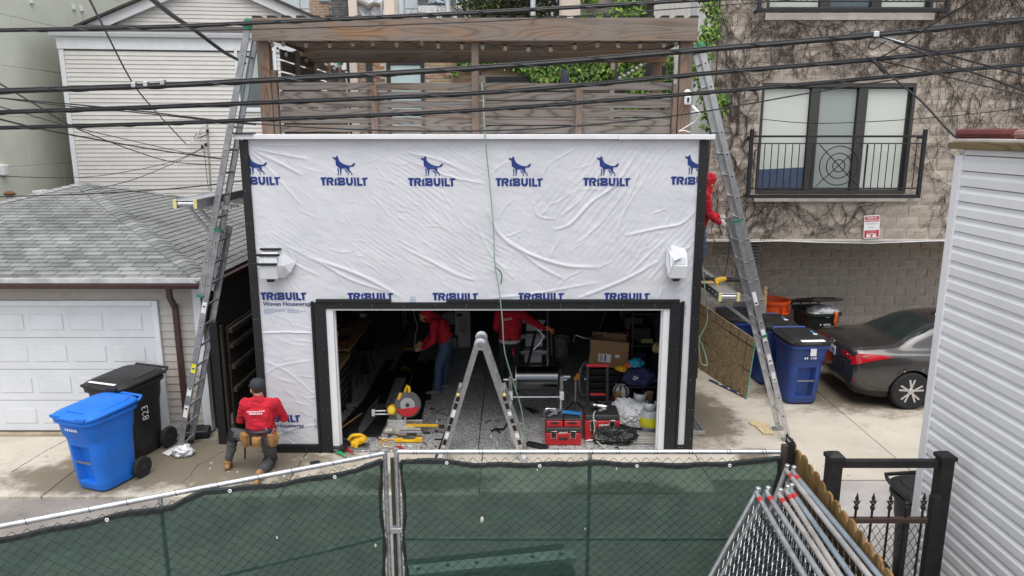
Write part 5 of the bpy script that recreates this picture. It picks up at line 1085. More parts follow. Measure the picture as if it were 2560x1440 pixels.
# ------------------------------------------------------------------ wheeled carts
def rring(w, d, z, yc, r, n=44, pocket=0):
    out = []
    for i in range(n):
        t = 2*math.pi*(i+.5)/n; cx, cy = math.cos(t), math.sin(t); k = 5.5
        s = (abs(cx)**k+abs(cy)**k)**(-1/k); x, y = w/2*cx*s, d/2*cy*s
        if pocket and y < -d/2*.8 and abs(x) < w*.24: y += pocket
        out.append(Vector((x, yc+y, z)))
    return out
TYRE = RUBBER; HUB = M('wheel_hub', (.03, .03, .032), .5)
def cart(loc, rz, bodym, lidm, label, lid_open=0, H=1.02, scale=1, decal=None):
    o = thing('wheeled_bin', label, 'wheeled bin', loc, rz, 'wheeled refuse bins'); o.scale = (1.1, 1.1, 1.1); m = MB(); lv = []
    prof = [(.47, .52, .03, .0, 0), (.48, .54, .10, -.01, 0), (.49, .55, .12, -.01, .0), (.49, .55, .135, -.01, .085), (.515, .59, .4, -.02, .085), (.54, .62, .66, -.03, .075), (.54, .62, .675, -.03, 0), (.545, .63, .70, -.03, 0), (.575, .68, .76, -.045, 0), (.60, .72, .93, -.055, 0), (.655, .80, .945, -.055, 0), (.66, .805, .985, -.055, 0), (.64, .785, .99, -.055, 0)]
    rings = [rring(w, d, z, y, .05, pocket=p) for w, d, z, y, p in prof]; rings += [[Vector((v.x*.93, (v.y+.055)*.93-.055, .99)) for v in rings[-1]], [Vector((v.x*.86, (v.y+.03)*.86-.03, .62)) for v in rings[8]]]
    m.loft(rings); m.build('body', bodym, o, smooth=True, world=False)
    m = MB(); m.bar((-.13, -.305, .40), (.13, -.305, .40), .02, .02); m.build('grab_bar', M('bar_steel', (.3, .3, .31), .4, .7), o, world=False)
    m = MB(); lr = []
    for w, d, z, y in ((.665, .82, .995, -.055), (.675, .83, 1.005, -.055), (.67, .825, 1.025, -.055), (.62, .78, 1.045, -.05), (.54, .62, 1.052, -.03), (.52, .58, 1.066, -.02), (.3, .4, 1.075, -.01)):
        lr.append([Vector((v.x, v.y, v.z+(v.y+.45)*.03)) for v in rring(w, d, z, y, .05)])
    m.loft(lr)
    for k in range(3): m.box((0, -.26-.045*k+.02, 1.063), (.3-.02*k, .018, .012))
    for s in (-1, 1): m.box((s*.2, -.42, 1.03), (.14, .09, .03))
    piv = Vector((0, .345, .99))
    def lidv(vs): return [piv+Matrix.Rotation(-lid_open, 3, 'X') @ (Vector(v)-piv) for v in vs]
    m.v = [tuple(v) for v in lidv(m.v)]; ld = m.build('lid', lidm, o, smooth=True, bev=0, world=False)
    m = MB(); m.tube([(-.26, .33, 1.0), (-.26, .385, 1.03), (-.26, .41, 1.05), (.26, .41, 1.05), (.26, .385, 1.03), (.26, .33, 1.0)], .018, 8)
    for x in (-.09, .09): m.tube([(x, .33, 1.0), (x, .41, 1.05)], .012, 6)
    m.build('handle', bodym, o, smooth=True, world=False)
    for s in (-1, 1):
        rot = Matrix.Rotation(R(90), 3, 'Y'); m = MB(); m.lathe([(.085, -.028), (.125, -.03), (.138, -.018), (.138, .018), (.125, .03), (.085, .028)], 24, (s*.30, .265, .138), rot); wh = m.build('wheel', TYRE, o, smooth=True, world=False)
        m = MB(); m.lathe([(.086, -.018), (.086, .018)], 20, (s*.30, .265, .138), rot); m.lathe([(.03, -.03), (.03, .034)], 12, (s*.30, .265, .138), rot)
        for k in range(6): a = k*math.pi/3; m.box((s*.30, .265+.055*math.cos(a), .138+.055*math.sin(a)), (.052, .07, .018), Matrix.Rotation(a, 3, 'X'))
        m.build('hub', HUB, wh, world=False)
    m = MB(); m.tube([(-.3, .265, .138), (.3, .265, .138)], .012, 6); m.build('axle', HUB, o, world=False)
    return o, ld, lidv
def lab(o, mat, x0, x1, z0, z1, y, name='sticker', ref=None):      # small printed patch on the front face
    m = MB(); m.box2((x0, y-.002, z0), (x1, y+.004, z1)); return m.build(name, mat, o, world=False)
def blue(name, c, dirt): return M(name, c, .48, var=.12, scale=3, bmp=.06, bscale=120, dirt=dirt)
BLUEC = blue('bright_blue_plastic', (.008, .155, .64), .16); NAVY = blue('dark_blue_plastic', (.018, .058, .26), .35); BINB = M('bin_black', (.014, .014, .015), .5, var=.35, scale=4, bmp=.1, bscale=120, dirt=.12); BING = blue('dark_green_plastic', (.022, .032, .026), .25)
STK = M('sticker_white', (.72, .72, .74), .5, var=.08); STB = M('sticker_blue', (.12, .36, .62), .5)
a, l_, lv_ = cart((-5.31, -.92, 0), R(-20), BLUEC, BLUEC, 'bright blue wheeled bin with a blue lid in front of the left garage')
t = MB(); 
for k in range(6): t.box((-.085+k*.034, -.418, .865), (.02, .004, .03))
a.scale = (1.03, 1.03, 1.03); tag(t.build('stencil_number', STK, a, world=False), kind='stuff')
a, l_, lv_ = cart((-5.42, .02, 0), R(-18), BINB, BINB, 'black wheeled bin with a chalked number behind the bright blue bin')
t = text_mb('823', .15, TM((.296, -.02, .5), (0, 0, 1), (0, -1, 0)), bold=-.001, align='LEFT', sx=.9); t.build('chalk_number', STK, a, world=False)
m = MB(); m.add(lv_([(-.22, -.405, 1.062), (.2, -.405, 1.062), (.2, -.36, 1.067), (-.22, -.36, 1.067)]), [(0, 1, 2, 3)]); m.build('sticker', STK, l_, world=False)
def lid_labels(l_, lv_, two=True):
    m = MB(); m.add(lv_([(-.1, -.14, 1.082), (.2, -.14, 1.082), (.2, .06, 1.088), (-.1, .06, 1.088)]), [(0, 1, 2, 3)]); m.build('sticker', STB, l_, world=False)
    m = MB(); m.add(lv_([(-.06, -.16, 1.0835), (.21, -.16, 1.0835), (.21, -.1, 1.0855), (-.06, -.1, 1.0855)]), [(0, 1, 2, 3)]); m.build('sticker', STK, l_, world=False)
    if two: m = MB(); m.add(lv_([(-.16, -.44, 1.052), (.2, -.44, 1.052), (.2, -.37, 1.064), (-.16, -.37, 1.064)]), [(0, 1, 2, 3)]); m.build('sticker', STK, l_, world=False)
a, l_, lv_ = cart((4.88, 2.16, 0), R(3), NAVY, BINB, 'scuffed dark blue bin with black lid, nearest to the camera beside the car'); lid_labels(l_, lv_)
lab(a, STK, -.03, .06, .84, .95, -.462); t = MB(); [t.box((-.08+k*.032, -.412, .79), (.02, .006, .03)) for k in range(6) if k != 2]; tag(t.build('stencil_number', STK, a, world=False), kind='stuff')
a, l_, lv_ = cart((4.74, 3.12, 0), R(4), NAVY, BINB, 'dark blue bin with black lid standing directly behind the scuffed blue one'); lid_labels(l_, lv_, False)
a, l_, lv_ = cart((4.30, 3.66, 0), R(2), NAVY, BINB, 'dark blue bin with black lid behind the leaning chipboard sheet'); lid_labels(l_, lv_, False)
a, l_, lv_ = cart((6.0, 4.3, 0), R(6), BING, BINB, 'dark green bin with its black lid propped up on stuffed trash bags', lid_open=R(16)); m = MB(); m.add(lv_([(-.16, -.3, 1.085), (.24, -.3, 1.085), (.24, -.2, 1.088), (-.16, -.2, 1.088)]), [(0, 1, 2, 3)]); m.build('sticker', STK, l_, world=False)
t = MB(); [t.box((-.09+k*.034, -.412, .79), (.02, .006, .03)) for k in range(6) if k != 1]; tag(t.build('stencil_number', STK, a, world=False), kind='stuff')
a, l_, lv_ = cart((4.08, -3.45, 0), R(8), BINB, BINB, 'black wheeled bin half hidden behind the iron gate')
def blob(name, label, cat, c, rad, mat, seed, par=None, sub=3, amp=.35, fr=2.2, flatz=True, fold=0):
    bm = bmesh.new(); bmesh.ops.create_icosphere(bm, subdivisions=sub+2, radius=1); c = Vector(c)
    for v in bm.verts:
        d = v.co.normalized(); k = 1+amp*noise.noise(d*fr+Vector((seed, 0, 0)))+amp*.45*abs(noise.noise(d*fr*2.7+Vector((0, seed, 0))))+fold*abs(noise.noise(d*fr*6+Vector((0, 0, seed))))
        v.co = Vector((d.x*rad[0]*k, d.y*rad[1]*k, d.z*rad[2]*k))+c
        if flatz and v.co.z < c.z-rad[2]*.75: v.co.z = c.z-rad[2]*.75
    me = bpy.data.meshes.new(name)
    if par: im = wm(par).inverted(); bmesh.ops.transform(bm, matrix=im, verts=bm.verts)
    bm.to_mesh(me); bm.free(); me.materials.append(mat); me.polygons.foreach_set('use_smooth', [True]*len(me.polygons)); o = link(name, me, par)
    return o if par else tag(o, label, cat)
WBAG = M('white_bag', (.66, .67, .69), .35, var=.12, scale=10, bmp=.25, bscale=25); BBAG = M('black_bag', (.014, .014, .015), .28, var=.3, bmp=.35, bscale=22)
blob('trash_bag', 'white trash bag bulging from the dark green bin', 'trash bag', (6.08, 4.12, 1.05), (.26, .24, .12), WBAG, 3, fold=.25)
m = MB(); m.tube([(6.2, 3.86, 1.12), (6.22, 3.80, 1.08), (6.2, 3.79, .95), (6.21, 3.79, .88)], [.03, .04, .035, .02], 5); m.build('tie', M('orange_tie', (.7, .12, .02), .5), bpy.data.objects['trash_bag'])
# orange round cans, nested
OR = M('orange_plastic', (.68, .085, .012), .45, var=.1, scale=5)
def round_can(label, c, z0):
    o = thing('round_trash_can', label, 'trash can', (c[0], c[1], z0), group='nested orange round cans')
    m = MB(); m.lathe([(.24, 0), (.27, .02), (.30, .55), (.31, .68), (.335, .69), (.34, .74), (.325, .75), (.30, .745), (.285, .6), (.25, .06)], 32, (c[0], c[1], z0)); m.build('body', OR, o, smooth=True)
    for a in (R(-60), R(120)):
        q = Vector((c[0]+.315*math.cos(a), c[1]+.315*math.sin(a), z0+.57)); m = MB(); tx_ = Vector((-math.sin(a), math.cos(a), 0)); m.tube([q-tx_*.09+Vector((0, 0, .09)), q-tx_*.09-Vector((0, 0, .06)), q+tx_*.09-Vector((0, 0, .06)), q+tx_*.09+Vector((0, 0, .09))], .02, 8); m.build('grip', OR, o, smooth=True)
round_can('lower of the two nested orange round trash cans', (5.12, 4.2), 0); round_can('upper of the two nested orange round trash cans', (5.12, 4.2), .55)
m = MB(); m.bar(P(1908, 803, y=3.8), P(1914, 716, y=3.95), .06, .02, (0, 1, 0)); q = P(1908, 803, y=3.8); m = MB(); m.bar((q.x-.02, 3.7, .0), P(1914, 716, y=3.93), .07, .022, (0, 1, 0)); tag(m.build('wooden_stake', wood('raw_wood', (.42, .27, .13), (.62, .44, .24), 2), bev=.003), 'raw wooden stake propped in front of the orange cans', 'stake')
# ------------------------------------------------------------------ parked car
CX, CY = 5.62, 2.52            # rear end x, centre line y
CARP = M('car_paint', (.058, .055, .054), .22, .55, var=.06, spec=.6); CARP.node_tree.nodes['Principled BSDF'].inputs['Coat Weight'].default_value = .9; CARP.node_tree.nodes['Principled BSDF'].inputs['Coat Roughness'].default_value = .06
GLASS = M('car_glass', (.018, .026, .026), .06, 0, var=.2, spec=.9); TRIMB = M('car_trim', (.012, .012, .012), .5); CHROME = M('chrome', (.75, .75, .76), .12, 1, var=.03); TAILR = M('tail_lamp', (.36, .006, .012), .12, var=.35, scale=30)
ST_ = [0, .07, .22, .45, .78, 1.05, 1.35, 1.7, 2.2, 2.7, 3.1, 3.55, 4.15, 4.45, 4.56]
SEC = [[(.58, .36), (.70, .46), (.745, .60), (.73, .78), (.70, .90), (.60, .97), (.30, .985), (0, .99)],
       [(.70, .27), (.81, .43), (.845, .62), (.825, .82), (.76, .95), (.62, 1.01), (.31, 1.03), (0, 1.035)],
       [(.76, .23), (.87, .41), (.895, .63), (.87, .86), (.79, .97), (.65, 1.025), (.33, 1.05), (0, 1.055)],
       [(.80, .20), (.885, .40), (.905, .63), (.88, .88), (.80, .985), (.68, 1.04), (.34, 1.075), (0, 1.082)],
       [(.82, .19), (.89, .40), (.91, .63), (.885, .89), (.79, .99), (.66, 1.07), (.34, 1.105), (0, 1.115)],
       [(.82, .19), (.89, .40), (.91, .63), (.885, .90), (.77, 1.01), (.64, 1.18), (.34, 1.235), (0, 1.25)],
       [(.82, .19), (.89, .40), (.91, .63), (.885, .905), (.76, 1.02), (.615, 1.29), (.36, 1.365), (0, 1.385)],
       [(.82, .19), (.89, .40), (.905, .63), (.885, .905), (.77, 1.0), (.60, 1.345), (.38, 1.425), (0, 1.445)],
       [(.82, .19), (.89, .40), (.905, .63), (.885, .90), (.78, .99), (.595, 1.36), (.38, 1.44), (0, 1.46)],
       [(.82, .19), (.89, .40), (.905, .63), (.885, .89), (.79, .97), (.605, 1.31), (.38, 1.395), (0, 1.42)],
       [(.82, .19), (.89, .40), (.90, .62), (.88, .88), (.80, .95), (.64, 1.16), (.38, 1.22), (0, 1.24)],
       [(.82, .19), (.89, .40), (.90, .62), (.87, .86), (.80, .92), (.66, .97), (.36, 1.0), (0, 1.01)],
       [(.80, .2), (.87, .38), (.88, .58), (.84, .76), (.76, .82), (.6, .86), (.32, .88), (0, .885)],
       [(.72, .22), (.78, .36), (.78, .52), (.74, .66), (.66, .72), (.5, .75), (.28, .77), (0, .775)],
       [(.60, .26), (.66, .36), (.66, .5), (.62, .6), (.54, .65), (.42, .68), (.24, .69), (0, .69)]]
def cr(a, x, xs):
    """Catmull-Rom through irregular stations"""
    i = max(0, min(len(xs)-2, int(np.searchsorted(xs, x, 'right'))-1)); t = (x-xs[i])/(xs[i+1]-xs[i]); g = lambda k: a[max(0, min(len(a)-1, k))]; h = lambda k: xs[max(0, min(len(xs)-1, k))]
    m0 = (g(i+1)-g(i-1))/max(1e-6, h(i+1)-h(i-1))*(xs[i+1]-xs[i]); m1 = (g(i+2)-g(i))/max(1e-6, h(i+2)-h(i))*(xs[i+1]-xs[i])
    return (2*t**3-3*t*t+1)*g(i)+(t**3-2*t*t+t)*m0+(-2*t**3+3*t*t)*g(i+1)+(t**3-t*t)*m1
SEC = np.array(SEC); NS, NL = 150, 36; ss = np.linspace(0, 4.56, NS); ll = np.linspace(0, 7, NL); kk = np.arange(8.)
GRID = np.zeros((NS, NL, 2))
for i, s in enumerate(ss):
    sec = np.array([cr(SEC[:, k], s, ST_) for k in range(8)]); GRID[i] = np.array([cr(sec, l, kk) for l in ll])
GRID[:, :, 0] = np.maximum(GRID[:, :, 0], 0)
CAR = thing('parked_car', 'dark grey sedan parked under the block building, seen from its rear', 'car', (CX+2.3, CY, 0))
WHX = (.95, 3.65); WR = .365
def cp(i, j, sg, off=0):
    w, z = GRID[i, j]; return Vector((CX+ss[i], CY+sg*(w+off), z))
parts = {k: MB() for k in ('body', 'bumper_skirt', 'side_window', 'rear_window', 'windscreen')}
for sg in (-1, 1):
    P_ = {}
    for i in range(NS):
        for j in range(NL):
            v = cp(i, j, sg)
            for wx in WHX:
                dx, dz = v.x-CX-wx, v.z-.325; dd = math.hypot(dx, dz)
                if ll[j] < 3.2 and WR-.045 < dd < WR+.03: v.x = CX+wx+dx/dd*WR; v.z = max(.16, .325+dz/dd*WR)
            P_[i, j] = v
    for i in range(NS-1):
        for j in range(NL-1):
            s, l = (ss[i]+ss[i+1])/2, (ll[j]+ll[j+1])/2; q = [P_[a] for a in ((i, j), (i+1, j), (i+1, j+1), (i, j+1))]; c = sum(q, Vector())/4
            if l < 3.2 and any(math.hypot(c.x-CX-wx, c.z-.325) < WR-.004 for wx in WHX): continue
            k = 'body'
            if 4.12 < l < 4.95 and 1.36 < s < 3.2 and not (2.22 < s < 2.32) and (s-1.36) > (l-4.12)*.42: k = 'side_window'
            elif l > 5.05 and .80 < s < 1.44: k = 'rear_window'
            elif l > 5.05 and 2.72 < s < 3.5: k = 'windscreen'
            elif l < .62: k = 'bumper_skirt'
            parts[k].add(q if sg < 0 else q[::-1], [(0, 1, 2, 3)])
    pass
rear = [cp(0, j, -1) for j in range(NL)]+[cp(0, j, 1) for j in range(NL-2, -1, -1)]; parts['body'].add(rear, [tuple(range(len(rear)))])
rear = [cp(NS-1, j, -1) for j in range(NL)]+[cp(NS-1, j, 1) for j in range(NL-2, -1, -1)]; parts['body'].add(rear, [tuple(range(len(rear)))])
und = [cp(i, 0, -1) for i in range(0, NS, 6)]+[cp(i, 0, 1) for i in range(NS-1, -1, -6)]; parts['bumper_skirt'].add(und, [tuple(range(len(und)))])
for k, mt in (('body', CARP), ('bumper_skirt', TRIMB), ('side_window', GLASS), ('rear_window', GLASS), ('windscreen', GLASS)):
    me_ = parts[k]; o = me_.build(k, mt, CAR, smooth=True); bm = bmesh.new(); bm.from_mesh(o.data); bmesh.ops.remove_doubles(bm, verts=bm.verts, dist=.0008); bmesh.ops.recalc_face_normals(bm, faces=bm.faces); bm.to_mesh(o.data); bm.free(); o.data.polygons.foreach_set('use_smooth', [True]*len(o.data.polygons))
def surf(s, l, sg, off):
    sec = np.array([cr(SEC[:, k], s, ST_) for k in range(8)]); w, z = cr(sec, l, kk); return Vector((CX+s-(.012 if s < .1 else .0), CY+sg*(w+off), z+off*.3))
for sg in (-1, 1):
    m = MB(); r0 = [surf(s, 2.72+.33*s/.62, sg, .007) for s in np.linspace(.0, .62, 16)]; r1 = [surf(s, 3.05+.85*(1-(s/.62)**1.6)**1.0*(.55+.45*min(1, s/.1)), sg, .007) for s in np.linspace(.0, .62, 16)]
    rm_ = [a.lerp(b, .5)+Vector((0, sg*.006, 0)) for a, b in zip(r0, r1)]
    m.loft([r0, rm_, r1], closed=False); tl = m.build('tail_light', TAILR, CAR, smooth=True)
    m = MB(); m.box2((CX-.012, CY+sg*.36, .80), (CX+.03, CY+sg*.70, .895)); m.build('tail_light', TAILR, CAR, bev=.01)
    m = MB(); m.lathe([(.032, 0), (.036, .012), (.02, .014)], 14, (CX-.013, CY+sg*.56, .85), Matrix.Rotation(R(-90), 3, 'Y')); m.build('reversing_lamp', CHROME, tl)
    m = MB(); m.add([surf(.03, 1.35, sg, .01), surf(.16, 1.35, sg, .008), surf(.2, 1.2, sg, .008), surf(.03, 1.05, sg, .01)], [(0, 1, 2, 3)]); m.build('reflector', TAILR, CAR)
    for wx in WHX:
        c = Vector((CX+wx, CY+sg*.80, .325)); rot = Matrix.Rotation(R(90)*sg, 3, 'X')      # local +z turned outward is -sg*... both sides symmetric enough
        m = MB(); m.lathe([(.21, -.10), (.29, -.105), (.318, -.08), (.325, -.03), (.325, .03), (.318, .08), (.29, .105), (.215, .10)], 40, c, rot); wh = m.build('wheel', TYRE, CAR, smooth=True)
        m = MB(); yo_ = c.y+sg*.085
        ring = [(c.x+r_*math.cos(t), y_, c.z+r_*math.sin(t)) for r_, y_ in ((.218, yo_-sg*.10), (.218, yo_+sg*.012), (.2, yo_+sg*.008), (.195, yo_-sg*.03)) for t in np.linspace(0, 2*math.pi, 40, endpoint=False)]
        m.add(ring, [(a*40+b, a*40+(b+1) % 40, (a+1)*40+(b+1) % 40, (a+1)*40+b) for a in range(3) for b in range(40)])
        m.lathe([(.05, -.018), (.062, 0), (.05, .018)], 20, (c.x, yo_, c.z), Matrix.Rotation(R(90), 3, 'X'))
        for k in range(5):
            for d_ in (-.2, .2):
                a1 = k*2*math.pi/5+.3; a2 = a1+d_; p0 = Vector((c.x+.045*math.cos(a1), yo_, c.z+.045*math.sin(a1))); p1 = Vector((c.x+.205*math.cos(a2), yo_+sg*.004, c.z+.205*math.sin(a2))); m.bar(p0, p1, .03, .03, (0, sg, 0))
        m.build('rim', M('alloy', (.62, .63, .64), .25, .9, var=.08), wh, smooth=True)
        m = MB(); m.lathe([(.19, -.02), (.19, .02)], 24, (c.x, yo_-sg*.05, c.z), Matrix.Rotation(R(90), 3, 'X')); m.build('brake_disc', M('disc_dark', (.05, .05, .05), .5, .5), wh)
        well = MB(); n_ = 24; well.add([(c.x+WR*math.cos(t), y_, max(.17, c.z+WR*math.sin(t))) for y_ in (CY+sg*.885, CY+sg*.55) for t in np.linspace(-.4, math.pi+.4, n_)], [(a, a+1, n_+a+1, n_+a) for a in range(n_-1)]+[tuple(range(n_, 2*n_))]); well.build('wheel_well', TRIMB, CAR)
m = MB(); m.box((CX-.02, CY, .80), (.012, .31, .155)); pl = m.build('number_plate', M('plate_white', (.66, .68, .72), .4), CAR, bev=.004); t = MB(); [t.box((CX-.028, CY-.11+k*.037, .80), (.003, .022, .06)) for k in range(7) if k != 3]; tag(t.build('plate_characters', NAVYP, pl), kind='stuff'); t = MB(); t.box((CX-.0275, CY, .74), (.003, .29, .025)); t.build('plate_band', M('plate_blue', (.05, .09, .3), .5), pl)
m = MB(); m.tube([(CX-.01+.0*math.cos(t), CY+.06*math.cos(t), .935+.045*math.sin(t)) for t in np.linspace(0, 2*math.pi, 20, endpoint=False)], .007, 6, closed=True); m.tube([(CX-.012, CY-.052, .95), (CX-.014, CY-.02, .925), (CX-.014, CY+.02, .925), (CX-.012, CY+.052, .95)], .006, 5); m.build('badge', CHROME, CAR, smooth=True)
t = MB(); t.box((CX-.002, CY-.47, .74), (.006, .11, .018)); t.box((CX-.002, CY-.53, .965-.1), (.005, .08, .045)); t.build('chrome_letters', CHROME, CAR)
m = MB(); m.add([surf(1.62, 6.6, -1, .01)+Vector((0, 0, .0)), surf(1.86, 6.75, -1, .01), surf(1.68, 6.75, -1, .01)+Vector((0, 0, .07)), surf(1.62, 6.9, -1, .01)], [(0, 1, 2), (1, 3, 2), (0, 2, 3)]); m.build('roof_aerial', CHROME, CAR, smooth=True)
m = MB(); m.tube([surf(s, 4.1, -1, .008) for s in np.linspace(1.36, 3.2, 14)], .008, 5); m.build('window_trim', CHROME, CAR, smooth=True)
m = MB(); m.tube([surf(1.52-.13*math.sin((l-.8)/3.3*math.pi)-.05, l, -1, .002) for l in np.linspace(.8, 4.1, 14)], .004, 4); m.build('door_seam', TRIMB, CAR)
# ------------------------------------------------------------------ ladders and planks
GREENR = M('green_rubber', (.01, .16, .08), .6); CAPW = M('rung_end', (.72, .73, .74), .3, .8)
def ladder_section(o, b, t, w, wid, offs, f0, f1, mat, dep=.08, name='rail', phase=0, rspace=.305, ends=True, rw=.028):
    """rails from fraction f0 to f1 of line b->t, rungs along w"""
    b, t, w = Vector(b), Vector(t), Vector(w); d = (t-b).normalized(); ln = (t-b).length; n = w.cross(d).normalized(); p0, p1 = b+d*ln*f0+n*offs, b+d*ln*f1+n*offs
    for s in (0, wid):
        m = MB(); a, c = p0+w*s, p1+w*s; sg = -1 if s == 0 else 1
        m.bar(a, c, .006, dep, n); 
        for e in (-1, 1): m.bar(a+n*e*(dep/2-.003)-w*sg*.012, c+n*e*(dep/2-.003)-w*sg*.012, .018, .006, n)
        m.build(name, mat, o)
    s = phase+.12; L_ = (p1-p0).length
    while s < L_-.05:
        q = p0+d*s; m = MB(); m.bar(q-w*.004, q+w*(wid+.004), rw, rw*.9, n); r = m.build('rung', mat, o, bev=.006)
        if ends:
            m = MB(); k = [(-.022, .014), (.022, .014), (.022, -.002), (.012, -.016), (-.012, -.016), (-.022, -.002)]; m.prism(k, .004, TM(q-w*.008, n, d)); m.build('rung_end', CAPW, r)
            m = MB(); m.prism([(a*.62, c*.62) for a, c in k], .003, TM(q-w*.0125, n, d)); m.build('rung_hole', BLACKP, r)
        s += rspace
    return d, n, p0, p1
def sticker(o, q, d, n, w, L_, wd, mat, text=None, tm=None):
    m = MB(); m.prism([(-wd/2, -L_/2), (wd/2, -L_/2), (wd/2, L_/2), (-wd/2, L_/2)], .002, TM(q-w*.008, n, d)); s = m.build('sticker', mat, o)
    if text: text_mb(text, wd*.62, TM(q-w*.0085, d if tm else -d, n if tm else -n) @ Matrix.Translation((0, -wd*.2, 0))).build('lettering', BLUEP, s)
YST = M('sticker_yellow', (.75, .68, .03), .5)
def plank_mat():
    m, n, b = nodes('plank_alu'); b.inputs['Base Color'].default_value = (.55, .56, .57, 1); b.inputs['Metallic'].default_value = .8; b.inputs['Roughness'].default_value = .42
    wv = n.nodes.new('ShaderNodeTexWave'); wv.inputs['Scale'].default_value = 14; L(n, pos(n), wv.inputs['Vector']); bump(n, b, wv.outputs['Fac'], .4, .006); return m
PLK = plank_mat(); YCAP = M('cap_yellow', (.62, .55, .25), .6)
def plank(label, x0, x1, y0, y1, z, h=.11):
    o = thing('work_plank', label, 'plank', ((x0+x1)/2, y0, z), group='aluminium work planks')
    bx('deck', (x0+.03, y0, z+h-.02), (x1-.03, y1, z+h-.004), PLK, o); 
    for x in (x0, x1-.03): bx('side_rail', (x, y0, z), (x+.03, y1, z+h), ALUD, o, .004); bx('end_cap', (x-.008, y0-.02, z-.005), (x+.036, y0-.001, z+h+.006), YCAP, o, .004)
    m = MB(); m.tube([(x0+.03, y0+.03, z+h*.5), (x1-.03, y0+.03, z+h*.5)], .032, 10); m.build('end_tube', ALU, o, smooth=True)
    y = y0+.15
    while y < min(y1, y0+2.2):
        for x in (x0-.003, ):
            m = MB(); m.lathe([(.014, 0), (.014, .006)], 10, (x, y, z+h*.5), Matrix.Rotation(R(-90), 3, 'Y')); m.build('rivet', CAPW, o)
        y += .18
    return o
# left ladder
b, t = P(446, 1138, z=0), P(633, 72, y=-.14); Y1 = Vector((0, 1, 0))
LL = thing('extension_ladder', 'aluminium extension ladder leaning on the pergola at the left of the wrapped garage', 'ladder', b, group='extension ladders')
d, n, p0, p1 = ladder_section(LL, b, t, Y1, .42, 0, 0, .56, ALUD); so_sign = -1 if n.x > 0 else 1
d2, n2, q0, q1 = ladder_section(LL, b, t, Y1, .36, .075*so_sign*1, .40, 1.0, ALUD, phase=.06)
for s in (0, .42): m = MB(); m.box(p0+Y1*s+Vector((0, 0, .03)), (.09, .05, .06)); m.build('foot', RUBBER, LL, bev=.006)
for s in (0, .36): m = MB(); m.lathe([(.05, 0), (.06, .06), (.05, .12), (.02, .14)], 12, q1+Y1*s-d*.03, d.to_track_quat('Z', 'Y').to_matrix()); m.build('end_cap', GREENR, LL, smooth=True)
for q in (q0, p1): m = MB(); m.bar(q-Y1*.012+n*.045, q-Y1*.012-n*.045, .03, .03, d); m.build('strap', GREENR, LL)
for f, L_, mt, tx_ in ((.375, .16, STK, 'WERNER'), (.225, .13, YST, None), (.165, .12, STK, None), (.115, .18, STK, None)): sticker(LL, b+(t-b)*f, d, n, Y1, L_, .06, mt, tx_)
plank('aluminium plank with yellow end caps on the left ladder bracket', -4.31, -4.02, -.46, 5.2, P(470, 515, y=-.46).z-.03)
zp = P(470, 515, y=-.46).z-.03; o = thing('ladder_jack', 'steel ladder bracket carrying the left plank', 'bracket', (-4.1, 0, zp)); at = lambda z: b+(t-b)*((z-b.z)/(t.z-b.z))
for s in (.06, .32):
    m = MB(); m.bar(at(zp-.03)+Y1*s+Vector((.1, 0, 0)), Vector((-4.36, at(zp).y+s, zp-.03)), .03, .045); m.build('arm', ALUD, o); m = MB(); m.bar(Vector((-4.28, at(zp).y+s, zp-.06)), at(zp-.48)+Y1*s, .025, .04); m.build('brace', ALUD, o)
# right ladder
b, t = P(1972, 1102, z=0), P(1741, 128, y=.02)
RL = thing('extension_ladder', 'aluminium extension ladder leaning on the pergola at the right of the wrapped garage', 'ladder', b, group='extension ladders')
d, n, p0, p1 = ladder_section(RL, b, t, Y1, .42, 0, 0, .60, ALU); sgr = 1 if n.x > 0 else -1
d2, n2, q0, q1 = ladder_section(RL, b, t, Y1, .36, .075*sgr, .36, 1.0, ALU, phase=.06)
for s in (0, .42): m = MB(); m.box(p0+Y1*s+Vector((-.02, 0, .02)), (.16, .07, .035)); m.build('foot', ALUD, RL, bev=.006)
for s in (0, .36): m = MB(); m.lathe([(.05, 0), (.055, .05), (.045, .1), (.02, .12)], 12, q1+Y1*s-d*.03, d.to_track_quat('Z', 'Y').to_matrix()); m.build('end_cap', GREENR, RL, smooth=True)
for q in (p1, p0+(p1-p0)*.5): m = MB(); m.bar(q-Y1*.012+n*.045, q-Y1*.012-n*.045, .03, .03, d); m.build('strap', GREENR, RL)
for f, L_, mt, tx_ in ((.40, .2, STK, 'WERNER'), (.30, .2, STK, None), (.235, .16, STK, None), (.185, .16, STK, None)): sticker(RL, b+(t-b)*f, d, n, Y1, L_, .055, mt, tx_, True)
at2 = lambda z: b+(t-b)*((z-b.z)/(t.z-b.z)); zq = P(1800, 752, y=.12).z
xq0, xq1 = P(1797, 745, y=.12).x, P(1848, 745, y=.12).x
plank('grooved aluminium plank on the right ladder bracket', xq0, xq1, .12, 5.0, zq)
o = thing('ladder_jack', 'steel ladder bracket carrying the right plank', 'bracket', (3.0, .2, zq))
for s in (.06, .32): m = MB(); m.bar(at2(zq-.03)+Y1*s, Vector((xq0-.12, at2(zq).y+s, zq-.025)), .03, .04); m.build('arm', ALU, o); m = MB(); m.bar(Vector((xq0+.1, at2(zq).y+s, zq-.05)), at2(zq-.5)+Y1*s, .025, .04); m.build('brace', ALUD, o)
m = MB(); m.bar(Vector((2.62, 1.02, zq+.128)), Vector((3.42, .98, zq+.128)), .2, .03); tag(m.build('cross_board', BLACK, bev=.004), 'black board laid across the right plank under the worker', 'board')
